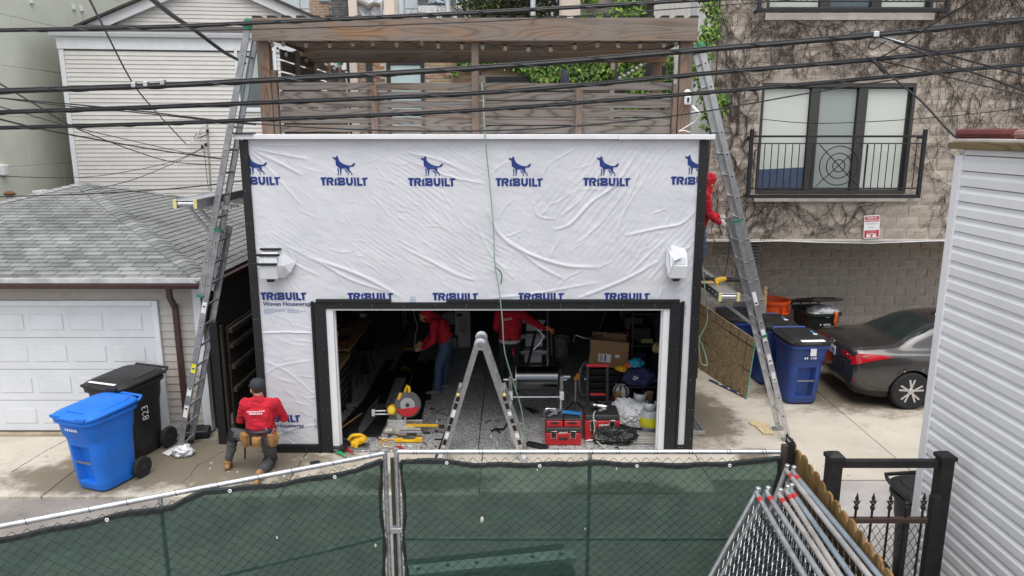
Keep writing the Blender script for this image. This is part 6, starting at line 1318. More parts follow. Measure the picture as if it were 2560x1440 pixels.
m = MB(); m.bar(Vector((2.6, .78, zq+.128)), Vector((2.98, .78, zq+.128)), .1, .025); tag(m.build('wood_offcut', wood('raw_wood', (.42, .27, .13), (.62, .44, .24), 2), bev=.003), 'pale wood offcut on the right plank', 'offcut')
# A-frame ladder in front of the door
AF = thing('step_ladder', 'silver multi-position ladder standing as an A-frame before the open door', 'ladder', P(1205, 1150, z=0)); yA = P(1110, 1152, z=0).y
ap_ = P(1201, 856, y=yA)
for u, sg in ((1106, -1), (1307, 1)):
    b_ = P(u, 1152, z=0); b_.y = yA; top = ap_+Vector((sg*.03, 0, 0)); d, n, p0, p1 = ladder_section(AF, b_, top, Y1, .34, 0, 0, .99, ALU, dep=.07, rspace=.28, ends=False); out = n if n.x*sg > 0 else -n
    w0 = Y1*-.05; f1 = .58
    ladder_section(AF, b_+w0, top+w0, Y1, .44, .045*(1 if out == n else -1), 0, f1, ALU, dep=.065, rspace=.28, ends=False, phase=.02)
    q = b_+w0; ln = (top-b_).length
    for k in range(9):
        m = MB(); L_ = random.uniform(.05, .11); f = .04+k*.062; m.prism([(-.024, -L_/2), (.024, -L_/2), (.024, L_/2), (-.024, L_/2)], .002, TM(q+d*ln*f+n*.045*(1 if out == n else -1)-Y1*.006, n, d)); m.build('sticker', BLACKP if k % 3 else STK, AF)
    text_mb('LADDER', .045, TM(q+d*ln*.10+n*.045*(1 if out == n else -1)-Y1*.0095, d if sg < 0 else -d, -out) @ Matrix.Translation((0, -.015, 0)), bold=.001).build('lettering', STK, AF)
    m = MB(); m.lathe([(.022, 0), (.022, .03), (.012, .045)], 12, q+d*ln*f1*.98+out*.06, Matrix.Rotation(R(90), 3, 'X')); m.build('lock_knob', M('lock_yellow', (.6, .5, .1), .5), AF, smooth=True)
for s in (-.02, .34):
    m = MB(); m.lathe([(.075, 0), (.085, .012), (.085, .03), (.05, .042)], 24, ap_+Y1*(s+.02)+Vector((0, 0, -.02)), Matrix.Rotation(R(90), 3, 'X')); h_ = m.build('hinge', ALU, AF, smooth=True)
    m = MB(); m.lathe([(.04, .04), (.042, .052), (.02, .056)], 18, ap_+Y1*(s+.02)+Vector((0, 0, -.02)), Matrix.Rotation(R(90), 3, 'X')); m.build('hinge_cap', M('grey_plastic', (.16, .16, .17), .5), h_, smooth=True)
m = MB(); m.bar(P(1088, 1148, z=.02), P(1180, 905, y=.1), .03, .012, (0, 1, 0)); tag(m.build('black_bar', BLACK), 'long black metal strip leaning along the A-frame ladder', 'strip')
# far ladder behind the side screen, only its top shows
b, t = Vector((-4.7, 4.3, 0)), P(838, 152, y=4.3); FL_ = thing('extension_ladder', 'far ladder whose green capped top shows behind the side slat screen', 'ladder', b, group='extension ladders')
d, n, p0, p1 = ladder_section(FL_, b, t, Y1, .42, 0, 0, 1, ALU, ends=False)
for s in (0, .42): m = MB(); m.lathe([(.05, 0), (.055, .05), (.045, .1), (.02, .12)], 12, p1+Y1*s-d*.03, d.to_track_quat('Z', 'Y').to_matrix()); m.build('end_cap', GREENR, FL_, smooth=True)
# ------------------------------------------------------------------ inside the garage
FZ = .02
def G_(u, v, z=FZ): return P(u, v, z=z)
BENCHW = wood('bench_wood', (.20, .11, .05), (.40, .25, .12), 1); DKG = M('dark_grey_metal', (.03, .03, .033), .45, .3)
o = thing('tool_chest', 'black rolling tool chest with pale wooden top just inside the left jamb', 'tool chest', (-3.05, 1.15, FZ))
bx('cabinet', (-3.4, .62, .17), (-2.72, 1.72, .90), BLACKP, o, .01); bx('wood_top', (-3.41, .58, .902), (-2.66, 1.76, .945), BENCHW, o, .005)
for k in range(6): bx('drawer', (-2.719, .66, .2+k*.115), (-2.708, 1.68, .305+k*.115), DKG, o, .004); bx('drawer_pull', (-2.707, .72, .285+k*.115), (-2.69, 1.62, .297+k*.115), ALUD, o, .002)
for x, y in ((-2.8, .72), (-2.78, 1.6), (-3.3, .72), (-3.3, 1.6)):
    m = MB(); m.lathe([(.05, -.02), (.075, -.022), (.075, .022), (.05, .02)], 18, (x+.03, y, FZ+.075), Matrix.Rotation(R(90), 3, 'Y')); c = m.build('caster', RUBBER, o, smooth=True); m = MB(); m.lathe([(.05, -.012), (.05, .024), (.02, .028)], 14, (x+.03, y, FZ+.075), Matrix.Rotation(R(90), 3, 'Y')); m.build('hub', ALU, c, smooth=True)
o = thing('workbench', 'long wooden workbench along the left garage wall', 'workbench', (-3.05, 3.4, FZ)); bx('top', (-3.41, 1.8, .96), (-2.68, 5.3, 1.0), BENCHW, o, .005)
for y in (1.9, 3.4, 5.1): bx('leg', (-2.80, y, FZ), (-2.72, y+.08, .958), BLACKP, o)
for k in range(9): m = MB(); m.box((-3.05+random.uniform(-.2, .2), 2.0+k*.33, 1.03), (random.uniform(.08, .25), random.uniform(.08, .2), .055), Matrix.Rotation(random.uniform(0, 3), 3, 'Z')); tag(m.build('bench_clutter', (RED, DKG, STK, ALUD)[k % 4], bev=.006), '%s item on the wooden workbench, %s from the door' % (('red', 'black', 'white', 'grey')[k % 4], ('nearest', 'second', 'third', 'fourth', 'fifth', 'sixth', 'seventh', 'eighth', 'farthest')[k]), 'tool', 'clutter on the workbench')
o = thing('bar_stool', 'black stool under the workbench edge', 'stool', (-2.62, 2.75, FZ)); m = MB(); m.lathe([(.14, 0), (.17, .02), (.17, .05), (.1, .06)], 18, (-2.62, 2.75, .68)); m.build('seat', BLACKP, o, smooth=True)
for a in range(4): t = a*math.pi/2+.6; m = MB(); m.tube([(-2.62+.1*math.cos(t), 2.75+.1*math.sin(t), .68), (-2.62+.2*math.cos(t), 2.75+.2*math.sin(t), FZ)], .014, 8); m.build('leg', BLACKP, o)
o = thing('tall_cabinet', 'dark cabinet with long silver handles beyond the workbench', 'cabinet', (-2.9, 5.8, FZ)); bx('carcass', (-3.41, 5.35, FZ), (-2.4, 6.38, 1.5), DKG, o, .01)
for y in (5.6, 5.95): m = MB(); m.tube([(-2.36, y, .3), (-2.36, y, 1.2)], .012, 8); m.build('handle', ALU, o, smooth=True)
o = thing('wall_cabinet', 'dark diamond-plate wall cabinet on the back wall', 'cabinet', (-1.6, 6.2, .9)); bx('carcass', (-2.3, 6.0, .9), (-.9, 6.38, 1.7), M('tread_plate', (.09, .09, .095), .35, .7, var=.5, scale=40, bmp=.8, bscale=45), o, .01); bx('lip', (-2.32, 5.97, .86), (-.88, 5.999, .9), ALUD, o)
# boards of black trim on the floor
BRD = [((846, 1088), (990, 925), .20, .03, 0, 'long dark board nearest the tool chest'), ((870, 1100), (950, 1010), .24, .05, 1, 'dark grey board across the left floor pile'), ((975, 1018), (1003, 945), .19, .03, 2, 'light grey board on the garage floor behind the miter saw'), ((1020, 1075), (1064, 905), .34, .025, 0, 'wide black board beside the worker in jeans'), ((925, 1090), (1025, 880), .30, .022, 0, 'wide black board in the middle of the left pile'), ((880, 1075), (975, 900), .16, .06, 0, 'narrow black board on top of the left pile'), ((843, 1122), (880, 1075), .22, .07, 0, 'short black board stub by the left jamb'), ((990, 1010), (1040, 880), .18, .02, 0, 'black board behind the light grey board'), ((1065, 1000), (1078, 900), .16, .02, 0, 'black strip at the edge of the board pile')]
MT = [BLACK, M('board_grey', (.075, .075, .08), .6), M('board_light', (.24, .24, .245), .6)]
for (a, b, w, z, k, lb) in BRD: m = MB(); m.bar(G_(*a, FZ+z), G_(*b, FZ+z), w, .018); tag(m.build('trim_board', MT[k], bev=.003), lb, 'board', 'trim boards on the garage floor')
for k, (a, b) in enumerate((((842, 1078), (905, 1033)), ((846, 1070), (890, 1028)))): m = MB(); m.bar(G_(*a, .12), G_(*b, .12), .03, .012); tag(m.build('wood_strip', BENCHW if k == 0 else BLACK, bev=.002), ('pale wooden strip on top of the black boards', 'thin black strip beside the pale wooden strip')[k], 'strip')
for k in range(3): p = G_(862, 1098+k*9, .1-k*.03); m = MB(); m.box(p, (.28, .02, .014), Matrix.Rotation(R(-6), 3, 'Z')); tag(m.build('metal_edge', ALUD), 'thin metal strip by the left jamb, %s of three' % ('top', 'middle', 'bottom')[k], 'strip', 'metal strip ends by the left jamb')
# miter saw
o = thing('miter_saw', 'yellow and silver sliding miter saw with a red blade guard', 'saw', G_(1010, 1085)); c = G_(1012, 1082); c.z = FZ; SIL = M('cast_alu', (.55, .53, .48), .45, .4, var=.12)
m = MB(); m.lathe([(.16, 0), (.19, .03), (.19, .08), (.15, .1)], 28, c+Vector((0, 0, .02))); m.build('turntable', SIL, o, smooth=True)
m = MB(); m.box(c+Vector((-.02, .02, .05)), (.56, .2, .07)); m.build('base', SIL, o, bev=.02, seg=3)
m = MB(); m.box(c+Vector((0, .06, .14)), (.54, .03, .1)); m.build('fence', ALU, o, bev=.008)
m = MB(); m.bar(c+Vector((.02, -.02, .13)), c+Vector((.52, -.05, .14)), .045, .035); m.build('yellow_arm', YEL, o, bev=.008); m = MB(); m.box(c+Vector((.57, -.05, .12)), (.09, .06, .05)); m.build('lock_lever', BLACKP, o, bev=.015)
m = MB(); m.box(c+Vector((.2, -.14, .02)), (.22, .05, .03)); m.build('foot', SIL, o, bev=.01)
for dz in (0, .055): m = MB(); m.tube([c+Vector((-.48, .12, .25+dz)), c+Vector((-.05, .12, .26+dz))], .015, 10); m.build('slide_rail', ALU, o, smooth=True)
m = MB(); m.box(c+Vector((-.49, .12, .277)), (.05, .06, .1)); m.build('rail_cap', STK, o, bev=.01); m = MB(); m.bar(c+Vector((-.1, .12, .05)), c+Vector((-.08, .12, .33)), .1, .07, (0, 1, 0)); m.build('pivot_post', SIL, o, bev=.02)
bc = c+Vector((.06, .0, .46)); RX = Matrix.Rotation(R(78), 3, 'X') @ Matrix.Identity(3)
m = MB(); m.lathe([(.185, -.03), (.2, -.02), (.2, .02), (.185, .035), (.10, .038)], 36, bc, Matrix.Rotation(R(82), 3, 'X')); m.build('blade_guard', M('guard_grey', (.09, .088, .088), .5), o, smooth=True)
m = MB(); m.lathe([(.11, .04), (.11, .044)], 28, bc, Matrix.Rotation(R(82), 3, 'X')); m.build('blade_disc', ALU, o); m = MB(); m.lathe([(.03, .044), (.03, .06), (.015, .064)], 12, bc, Matrix.Rotation(R(82), 3, 'X')); m.build('arbor', DKG, o)
pts = [(.175*math.cos(t), .175*math.sin(t)) for t in np.linspace(R(195), R(352), 22)]; rotg = Matrix.Rotation(R(82), 4, 'X'); mt = Matrix.Translation(bc) @ rotg @ Matrix.Translation((0, 0, .046)); m = MB(); m.prism(pts+[(.11, -.03), (-.02, -.05), (-.12, -.06)], .012, mt); m.build('red_guard', RED, o, bev=.004)
m = MB(); m.bar(bc+Vector((-.1, .0, -.1)), c+Vector((-.08, .1, .3)), .07, .06, (0, 1, 0)); m.build('saw_arm', SIL, o, bev=.015); m = MB(); m.bar(bc+Vector((-.16, .0, .02)), bc+Vector((-.1, 0, .18)), .05, .05, (0, 1, 0)); m.build('motor_yoke', YEL, o, bev=.015)
m = MB(); m.lathe([(.07, -.12), (.08, -.1), (.08, .06), (.06, .09)], 20, bc+Vector((-.24, .04, -.1)), Matrix.Rotation(R(75), 3, 'X')); m.build('motor', YEL, o, smooth=True); m = MB(); m.lathe([(.05, .09), (.05, .125), (.03, .13)], 16, bc+Vector((-.24, .04, -.1)), Matrix.Rotation(R(75), 3, 'X')); m.build('brush_cap', M('cap_bright', (.75, .58, .03), .4), o, smooth=True)
m = MB(); m.tube([bc+Vector((-.04, .02, .2)), bc+Vector((.0, .0, .29)), bc+Vector((.03, -.02, .28)), bc+Vector((.03, -.02, .2))], .022, 8); m.build('carry_handle', YEL, o, smooth=True); m = MB(); m.tube(spline([bc+Vector((-.14, .05, .16)), bc+Vector((-.22, .05, .12)), bc+Vector((-.28, .05, .0)), c+Vector((-.3, .1, .28))]), .012, 6); m.build('power_lead', BLACKP, o, smooth=True)
m = MB(); m.bar(c+Vector((.02, -.03, .1)), c+Vector((.02, -.03, .36)), .03, .018, (0, 1, 0)); m.build('clamp_rod', ALU, o)
# stand bracket in front of the saw
o = thing('saw_stand_bracket', 'yellow and grey saw stand bracket lying before the miter saw', 'bracket', G_(1020, 1112)); c = G_(1020, 1108); c.z = FZ+.03
m = MB(); m.prism([(-.2, 0), (.21, 0), (.21, .07), (.12, .07), (.08, .035), (-.06, .035), (-.1, .06), (-.2, .045)], .05, TM(c+Vector((0, .05, -.02)), (1, 0, 0), (0, 0, 1))); m.build('yellow_foot', YEL, o, bev=.008); m = MB(); m.box(c+Vector((.03, .1, .09)), (.34, .07, .08)); m.build('grey_body', ALUD, o, bev=.015); m = MB(); m.box(c+Vector((.05, .06, .085)), (.15, .02, .035)); m.build('grip', BLACKP, o, bev=.008)
# circular saw
o = thing('circular_saw', 'yellow and black circular saw at the left of the threshold', 'saw', G_(893, 1128)); c = G_(893, 1120); c.z = FZ
m = MB(); m.box(c+Vector((0, .02, .015)), (.32, .2, .012), Matrix.Rotation(R(12), 3, 'Z')); m.build('shoe', ALUD, o, bev=.003); m = MB(); m.lathe([(.03, -.12), (.065, -.11), (.07, .0), (.055, .1), (.03, .12)], 16, c+Vector((.02, .04, .1)), Matrix.Rotation(R(65), 3, 'Y') @ Matrix.Rotation(R(20), 3, 'X')); m.build('motor', YEL, o, smooth=True); m = MB(); m.lathe([(.1, -.02), (.11, 0), (.1, .02)], 24, c+Vector((-.05, .06, .11)), Matrix.Rotation(R(80), 3, 'X')); m.build('blade_cover', BLACKP, o, smooth=True); m = MB(); m.tube(spline([c+Vector((-.12, .02, .12)), c+Vector((-.06, .0, .19)), c+Vector((.06, .0, .2)), c+Vector((.13, .04, .13))]), .024, 8); m.build('handle', YEL, o, smooth=True); m = MB(); m.box(c+Vector((-.02, -.03, .07)), (.1, .08, .08), Matrix.Rotation(R(20), 3, 'Y')); m.build('battery', YEL, o, bev=.015)
# cords, squares, small hand tools on the threshold
tag(cable('yellow_lead', 'yellow extension lead coiled on the floor by the miter saw', spline([G_(932, 1088, .03), G_(945, 1078, .03), G_(985, 1082, .03), G_(990, 1098, .03), G_(962, 1098, .035), G_(950, 1106, .03), G_(966, 1116, .03), G_(974, 1106, .04), G_(958, 1100, .04), G_(947, 1092, .03), G_(938, 1084, .03)]), .007, YEL, 'cord')); bpy.data.objects['yellow_lead'].name = 'extension_lead'
tag(cable('yellow_strap', 'yellow strap lying on the dark boards inside the garage', spline([G_(1000, 925, .05), G_(1010, 917, .06), G_(1022, 921, .05), G_(1025, 926, .05), G_(1008, 924, .05)]), .008, YEL, 'strap')); bpy.data.objects['yellow_strap'].name = 'tie_down'
c = G_(1110, 1030); m = MB(); q = [G_(1088, 1027, .03), G_(1125, 1016, .03), G_(1122, 1040, .03)]
for k in range(3): m.bar(q[k], q[(k+1) % 3], .02, .006)
tag(m.build('speed_square', ALUD), 'dull metal triangle square on the garage floor', 'square')
for u, v, mt, lb, nm in ((852, 1136, M('green_glove', (.02, .3, .1), .7), 'green glove tip at the foot of the left jamb', 'glove'), (868, 1126, RED, 'red handled snips beside the left jamb', 'snips'), (1002, 1122, RED, 'red pliers on the threshold behind the fence post', 'pliers')):
    p, q = P(u-12, v-5, z=.03), P(u+14, v+7, z=.03); m = MB(); m.tube([p, p.lerp(q, .4)+Vector((0, .02, .02)), q], [.012, .018, .01], 7); m.tube([p.lerp(q, .35), p+Vector((.02, .06, 0))], [.014, .009], 7); tag(m.build(nm, mt, smooth=True), lb, nm)
# white carton at the back
CARD = M('carton_white', (.50, .50, .52), .7, var=.06); o = thing('white_carton', 'tall white printed carton at the back of the garage', 'carton', (-1.05, 5.3, FZ)); a, b = G_(1138, 868), G_(1174, 868)
bx('box', (a.x, a.y, FZ), (b.x+.02, a.y+.32, .82), CARD, o, .006); m = MB(); [m.box(((a.x+b.x)/2+.02, a.y-.004, .62-k*.05), (.2-.03*(k % 3), .004, .014)) for k in range(6)]; tag(m.build('print', M('print_red', (.35, .05, .05), .6), o), kind='stuff'); m = MB(); m.box(((a.x+b.x)/2-.05, a.y-.004, .73), (.11, .004, .06)); m.build('print_oval', BLACKP, o, bev=.02)
for k, (u, v) in enumerate(((1112, 800), (1128, 797))): blob('hanging_bag', 'pale bag hanging at the back, %s of two beside the white carton' % ('left', 'right')[k], 'bag', P(u, v, y=5.5), (.12, .1, .16), M('bag_pale', (.3, .29, .28), .7), 20+k, sub=2); tag(bpy.data.objects['hanging_bag' if k == 0 else 'hanging_bag.001'], group='pale bags at the back')
# aluminium step platform behind the roll
o = thing('step_platform', 'aluminium stepped platform standing behind the black coil roll', 'platform', (.3, 2.9, FZ))
for k in range(4):
    z = .34+k*.25; y = 2.75+k*.17; x = .12+.02*k; bx('tread', (x, y, z), (x+.52-.03*k, y+.13, z+.03), ALU, o, .005); bx('tread_lip', (x, y-.008, z-.03), (x+.52-.03*k, y-.001, z+.028), ALUD, o, .003); bx('riser', (x+.09, y+.06, z-.2), (x+.40, y+.07, z-.005), M('sheet_pale', (.5, .5, .52), .45, .5), o, 0)
for x in (.10, .64): m = MB(); m.bar((x, 2.68, FZ), (x+.02, 3.45, 1.25), .03, .1, (0, -1, .6)); m.build('side_rail', ALUD, o, bev=.004)
m = MB(); m.bar((.1, 2.66, .1), (.02, 3.2, .8), .05, .02); m.build('brown_board', wood('brown_board', (.05, .025, .015), (.12, .06, .035), 1), o)
m = MB(); m.bar((.22, 2.55, .2), (.42, 2.75, 1.05), .035, .03); m.build('black_bar', BLACK, o); m = MB(); m.tube(spline([(.38, 2.6, .75), (.5, 2.6, .88), (.55, 2.6, 1.0), (.45, 2.65, 1.1)]), .012, 6); m.build('curved_rod', ALU, o, smooth=True)
# coil roll on its stand
COIL = M('coil_black', (.11, .112, .125), .24, 1, var=.04); o = thing('coil_roll', 'glossy black coil of trim metal on a dispensing stand', 'coil roll', (.35, 1.0, FZ)); cl, cr_ = P(1291, 946, y=1.0), P(1393, 946, y=1.0)
rc = .19; RY = Matrix.Rotation(R(90), 3, 'Y'); m = MB(); m.lathe([(rc, 0), (rc, cr_.x-cl.x)], 48, (cl.x, 1.0, cl.z), RY); cb_ = m.build('roll', COIL, o, smooth=True); m = MB(); m.lathe([(.04, -.012), (rc-.004, -.012), (rc-.004, -.002), (.04, -.002)], 40, (cl.x, 1.0, cl.z), RY); m.build('end_face', M('coil_edge', (.6, .6, .62), .4, .6), o, smooth=True)
m = MB(); m.tube([(cl.x-.2, 1.0, cl.z-.02), (cr_.x+.15, 1.0, cl.z-.02)], .022, 10); m.build('spindle', ALU, o, smooth=True)
for x in (cl.x-.09, cr_.x+.06):
    bx('cradle', (x-.03, .9, cl.z-.22), (x+.03, 1.1, cl.z+.06), ALUD, o, .01); bx('slide_block', (x-.03, .78, cl.z-.28), (x+.035, .86, cl.z-.15), STK, o, .01)
    for dy in (-.22, .22): m = MB(); m.tube([(x, 1.0, cl.z-.2), (x, 1.0+dy, FZ)], .018, 8); m.build('leg', ALU, o, smooth=True)
m = MB(); m.tube([(cl.x-.06, .8, cl.z-.23), (cr_.x+.06, .8, cl.z-.23)], .012, 8); m.build('cross_bar', ALU, o, smooth=True); bx('bracket', (cr_.x+.01, .93, cl.z-.02), (cr_.x+.05, 1.05, cl.z+.16), DKG, o, .02); bx('bracket_arm', (cr_.x+.06, .94, cl.z+.02), (cr_.x+.2, 1.0, cl.z+.06), ALU, o, .006)
# roller stands
def stand(label, foot, h):
    o = thing('roller_stand', label, 'stand', foot, group='orange headed stands'); m = MB(); m.tube([foot, foot+Vector((0, 0, h))], .02, 8); m.build('pole', ALU, o, smooth=True); m = MB(); m.prism([(-.05, 0), (.05, 0), (.045, .1), (.02, .12)], .04, TM(foot+Vector((0, -.02, h)), (1, 0, 0), (0, 0, 1))); m.build('head', M('orange_head', (.62, .25, .02), .5), o, bev=.006)
    for a in (.4, 2.5, 4.6): m = MB(); m.tube([foot+Vector((0, 0, h*.4)), foot+Vector((.22*math.cos(a), .22*math.sin(a), .01))], .012, 6); m.build('leg', BLACKP, o)
stand('orange headed stand pole right of the coil roll', G_(1438, 1038), .62); stand('orange headed stand pole behind the stepped platform', Vector((.76, 3.7, FZ)), .72)
o = thing('bucket', 'dirty grey plaster bucket at the back of the garage', 'bucket', (1.02, 4.6, FZ)); m = MB(); m.lathe([(.13, 0), (.15, .36), (.165, .36), (.165, .4), (.145, .4), (.125, .03)], 24, (1.02, 4.6, FZ)); m.build('body', M('plaster', (.24, .24, .235), .8, var=.5, scale=9), o, smooth=True); m = MB(); m.tube([(1.02+.16*math.cos(t), 4.6-.05, FZ+.36-.14*math.sin(t)) for t in np.linspace(0, math.pi, 12)], .005, 5); m.build('handle', STEEL, o)
# bicycle
o = thing('bicycle', 'grey tyred bicycle leaning among the stored things', 'bicycle', (1.35, 2.7, FZ)); BK = M('bike_frame', (.10, .22, .20), .35, .3)
def bwheel(c, ax, r=.3):
    ax = Vector(ax).normalized(); rot = ax.to_track_quat('Z', 'Y').to_matrix(); pts = [Vector(c)+rot @ Vector((r*math.cos(t), r*math.sin(t), 0)) for t in np.linspace(0, 2*math.pi, 32, endpoint=False)]; m = MB(); m.tube(pts, .022, 8, closed=True); w = m.build('wheel', M('grey_tyre', (.22, .22, .23), .7), o, smooth=True); m = MB(); m.lathe([(.03, -.03), (.03, .03)], 10, c, rot)
    for k in range(14): m.tube([Vector(c), pts[int(k*32/14)]], .002, 3)
    m.build('spokes', ALU, w)
w1_, w2_ = Vector((1.28, 2.2, .34)), Vector((1.75, 3.05, .34)); axw = Vector((.87, -.48, 0)); bwheel(w1_, axw+Vector((0, 0, .1))); bwheel(w2_, axw+Vector((0, 0, .1)))
hd, st, bb_ = Vector((1.38, 2.38, .82)), Vector((1.62, 2.82, .80)), Vector((1.53, 2.66, .34))
for a, b, r in ((w1_, hd, .02), (hd, hd+Vector((-.04, -.06, .22)), .018), (hd-Vector((0, 0, .08)), bb_, .02), (hd, st, .018), (st, bb_, .018), (bb_, w2_, .014), (st, w2_, .012), (st, st+Vector((0, 0, .1)), .014)): m = MB(); m.tube([a, b], r, 8); m.build('frame_tube', BK, o, smooth=True)
hb = hd+Vector((-.04, -.06, .22)); m = MB(); m.tube(spline([hb+Vector((-.28, -.02, -.06)), hb+Vector((-.24, .06, .03)), hb+Vector((-.05, .0, .0)), hb+Vector((.24, .1, .03)), hb+Vector((.3, .04, -.04))]), .013, 8); m.build('handlebar', ALU, o, smooth=True); m = MB(); m.box(st+Vector((.01, .02, .13)), (.13, .25, .05), Matrix.Rotation(R(-28), 3, 'Z')); m.build('saddle', BLACKP, o, bev=.02)
# cardboard box on a dark crate
CB = M('cardboard', (.30, .17, .085), .8, var=.12, scale=6, bmp=.1); CB2 = M('cardboard_in', (.22, .12, .06), .85, var=.1); o = thing('plastic_crate', 'black slatted crate under the cardboard box', 'crate', (1.62, 2.3, FZ)); 
for k in range(5): bx('slat_ring', (1.33, 1.97, FZ+.01+k*.115), (2.0, 2.6, FZ+.10+k*.115), BLACKP, o, .01)
o = thing('cardboard_box', 'open brown cardboard box with a white label', 'box', (1.66, 2.3, .6)); RB = Matrix.Rotation(R(-8), 3, 'Z') @ Matrix.Rotation(R(3), 3, 'Y'); c0 = Vector((1.66, 2.28, .6))
def cbx(name, c, d, mat, par, bev=0): m = MB(); m.box(c0+RB @ Vector(c), d, RB); return m.build(name, mat, par, bev=bev)
for nm, c, d in (('front_panel', (0, -.26, .24), (.64, .008, .46)), ('back_panel', (0, .26, .24), (.64, .008, .46)), ('side_panel', (-.318, 0, .24), (.008, .51, .46)), ('side_panel', (.318, 0, .24), (.008, .51, .46)), ('bottom_panel', (0, 0, .012), (.62, .51, .008))): cbx(nm, c, d, CB, o)
fl = MB()
for (p, ax, sz, an) in (((0, -.262, .47), 'X', (.64, .16), 165),): r_ = Matrix.Rotation(R(an), 3, 'X'); m = MB(); m.box(c0+RB @ (Vector(p)+r_ @ Vector((0, 0, sz[1]/2))), (sz[0], .006, sz[1]), RB @ r_); m.build('flap', CB2 if an < 0 else CB, o)
cbx('label', (-.07, -.266, .17), (.21, .003, .14), STK, o); cbx('label', (.14, -.266, .22), (.07, .003, .05), STK, o); m = MB(); [m.box(c0+RB @ Vector((-.145+k*.012 if k < 4 else -.06, -.269, .17 if k < 4 else .175)), (.005 if k < 4 else .025, .002, .11), RB) for k in range(5)]; tag(m.build('barcode', BLACKP, o), kind='stuff'); cbx('print', (-.06, -.2655, .37), (.15, .002, .06), M('print_brown', (.22, .09, .05), .8), o); cbx('print', (.12, -.2655, .38), (.03, .002, .04), M('print_brown', (0, 0, 0)), o)
m = MB(); m.tube([G_(1528, 1010), P(1570, 828, y=2.3)], .014, 8); tag(m.build('broom_stick', M('red_stick', (.22, .03, .02), .4), smooth=True), 'red broom stick leaning across the cardboard box', 'stick')
tag(cable('pole_thin', 'thin grey pole leaning behind the bicycle', [P(1470, 870, y=2.6), P(1500, 820, y=3.2), P(1515, 778, y=3.5)], .01, ALUD, 'pole')); bpy.data.objects['pole_thin'].name = 'thin_pole'
# right wall shelf with papers
o = thing('storage_rack', 'black storage rack along the right garage wall', 'rack', (2.2, 2.6, FZ))
for z in (.45, 1.0, 1.55): bx('shelf', (1.98, 1.9, z), (2.43, 4.6, z+.03), BLACKP, o)
for x, y in ((1.99, 1.9), (2.4, 1.9), (1.99, 4.55), (2.4, 4.55)): bx('upright', (x, y, FZ), (x+.03, y+.03, 1.9), BLACKP, o)
for k, (u, v, mt, rz, lb) in enumerate(((1603, 846, M('paper_lilac', (.5, .5, .62), .7), .4, 'pale lilac paper on the storage rack'), (1618, 852, M('paper_yellow', (.62, .60, .25), .7), -.12, 'yellow paper pad on the storage rack'))): p = P(u, v, z=1.05+.006*k); m = MB(); m.box(p, (.2, .16, .004), Matrix.Rotation(rz, 3, 'Z') @ Matrix.Rotation(.15, 3, 'X')); tag(m.build('paper', mt), lb, 'paper')
for k in range(7): bx_c = Vector((2.2, 2.1+k*.36, .49 if k % 2 else 1.04)); m = MB(); m.box(bx_c+Vector((0, .2, .11)), (.32, .28, .22)); tag(m.build('storage_tote', (DKG, M('tote_blue', (.03, .04, .07), .5), M('tote_brown', (.08, .06, .05), .7))[k % 3], bev=.02), '%s storage tote on the %s shelf of the right rack, %s' % (('black', 'dark blue', 'brown')[k % 3], 'lower' if k % 2 else 'upper', ('nearest the door', 'near the door', 'second on its shelf', 'in the middle', 'past the middle', 'near the back', 'at the back')[k]), 'tote', 'totes on the right rack')
# helmets, bag, gloves on a pedal cart
def helmet(label, p, cols, s=1):
    o = thing('helmet', label, 'helmet', p, group='helmets on the right side'); p = Vector(p); m = MB(); m.lathe([(.13*s, 0), (.14*s, .05*s), (.125*s, .11*s), (.08*s, .155*s), (.01, .17*s)], 20, p); m.build('shell', cols[0], o, smooth=True); m = MB(); m.lathe([(.12*s, -.005), (.1*s, .02)], 18, p); m.build('liner', BLACKP, o)
    for k in range(4): a = k*.75-2.6; m = MB(); m.tube(spline([p+Vector((.142*s*math.cos(a), .142*s*math.sin(a), .04*s)), p+Vector((.12*s*math.cos(a), .12*s*math.sin(a), .115*s)), p+Vector((.06*s*math.cos(a), .06*s*math.sin(a), .165*s))]), .014*s, 6); m.build('vent', cols[1], o, smooth=True)
helmet('white, black and yellow helmet hanging left of the navy bag', P(1553, 985, y=1.5), (M('helmet_white', (.5, .5, .46), .4, var=.3), BLACKP)); helmet('patterned helmet on the rack by the right jamb', P(1648, 878, y=1.9), (M('helmet_mix', (.3, .27, .2), .5, var=.6, scale=25), YEL), .9)
o = thing('pedal_cart', 'black pedal cart with a red rear lamp under the navy bag', 'cart', (1.83, 1.6, FZ)); q = P(1592, 962, y=1.55)
bx('rack', (q.x-.2, 1.45, q.z-.03), (q.x+.3, 1.9, q.z), BLACKP, o, .01); m = MB(); m.tube([(q.x-.1, 1.5, q.z-.02), (q.x-.14, 1.45, FZ+.15)], .018, 8); m.tube([(q.x+.1, 1.5, q.z-.02), (q.x+.13, 1.45, FZ+.15)], .018, 8); m.build('fork', BLACKP, o, smooth=True); bx('red_lamp', (q.x-.05, 1.42, P(1590, 998, y=1.42).z), (q.x+.05, 1.46, P(1590, 985, y=1.42).z), M('lamp_red', (.55, .02, .015), .25), o, .008)
m = MB(); m.lathe([(.1, -.06), (.14, -.055), (.14, .055), (.1, .06)], 24, (q.x, 1.5, FZ+.14), Matrix.Rotation(R(90), 3, 'Y')); m.build('wheel', RUBBER, o, smooth=True)
for dx in (-.33, .18): m = MB(); m.box((q.x+dx, 1.38, .33), (.1, .05, .2), Matrix.Rotation(R(20), 3, 'X')); m.build('pedal_pad', BENCHW, o, bev=.01)
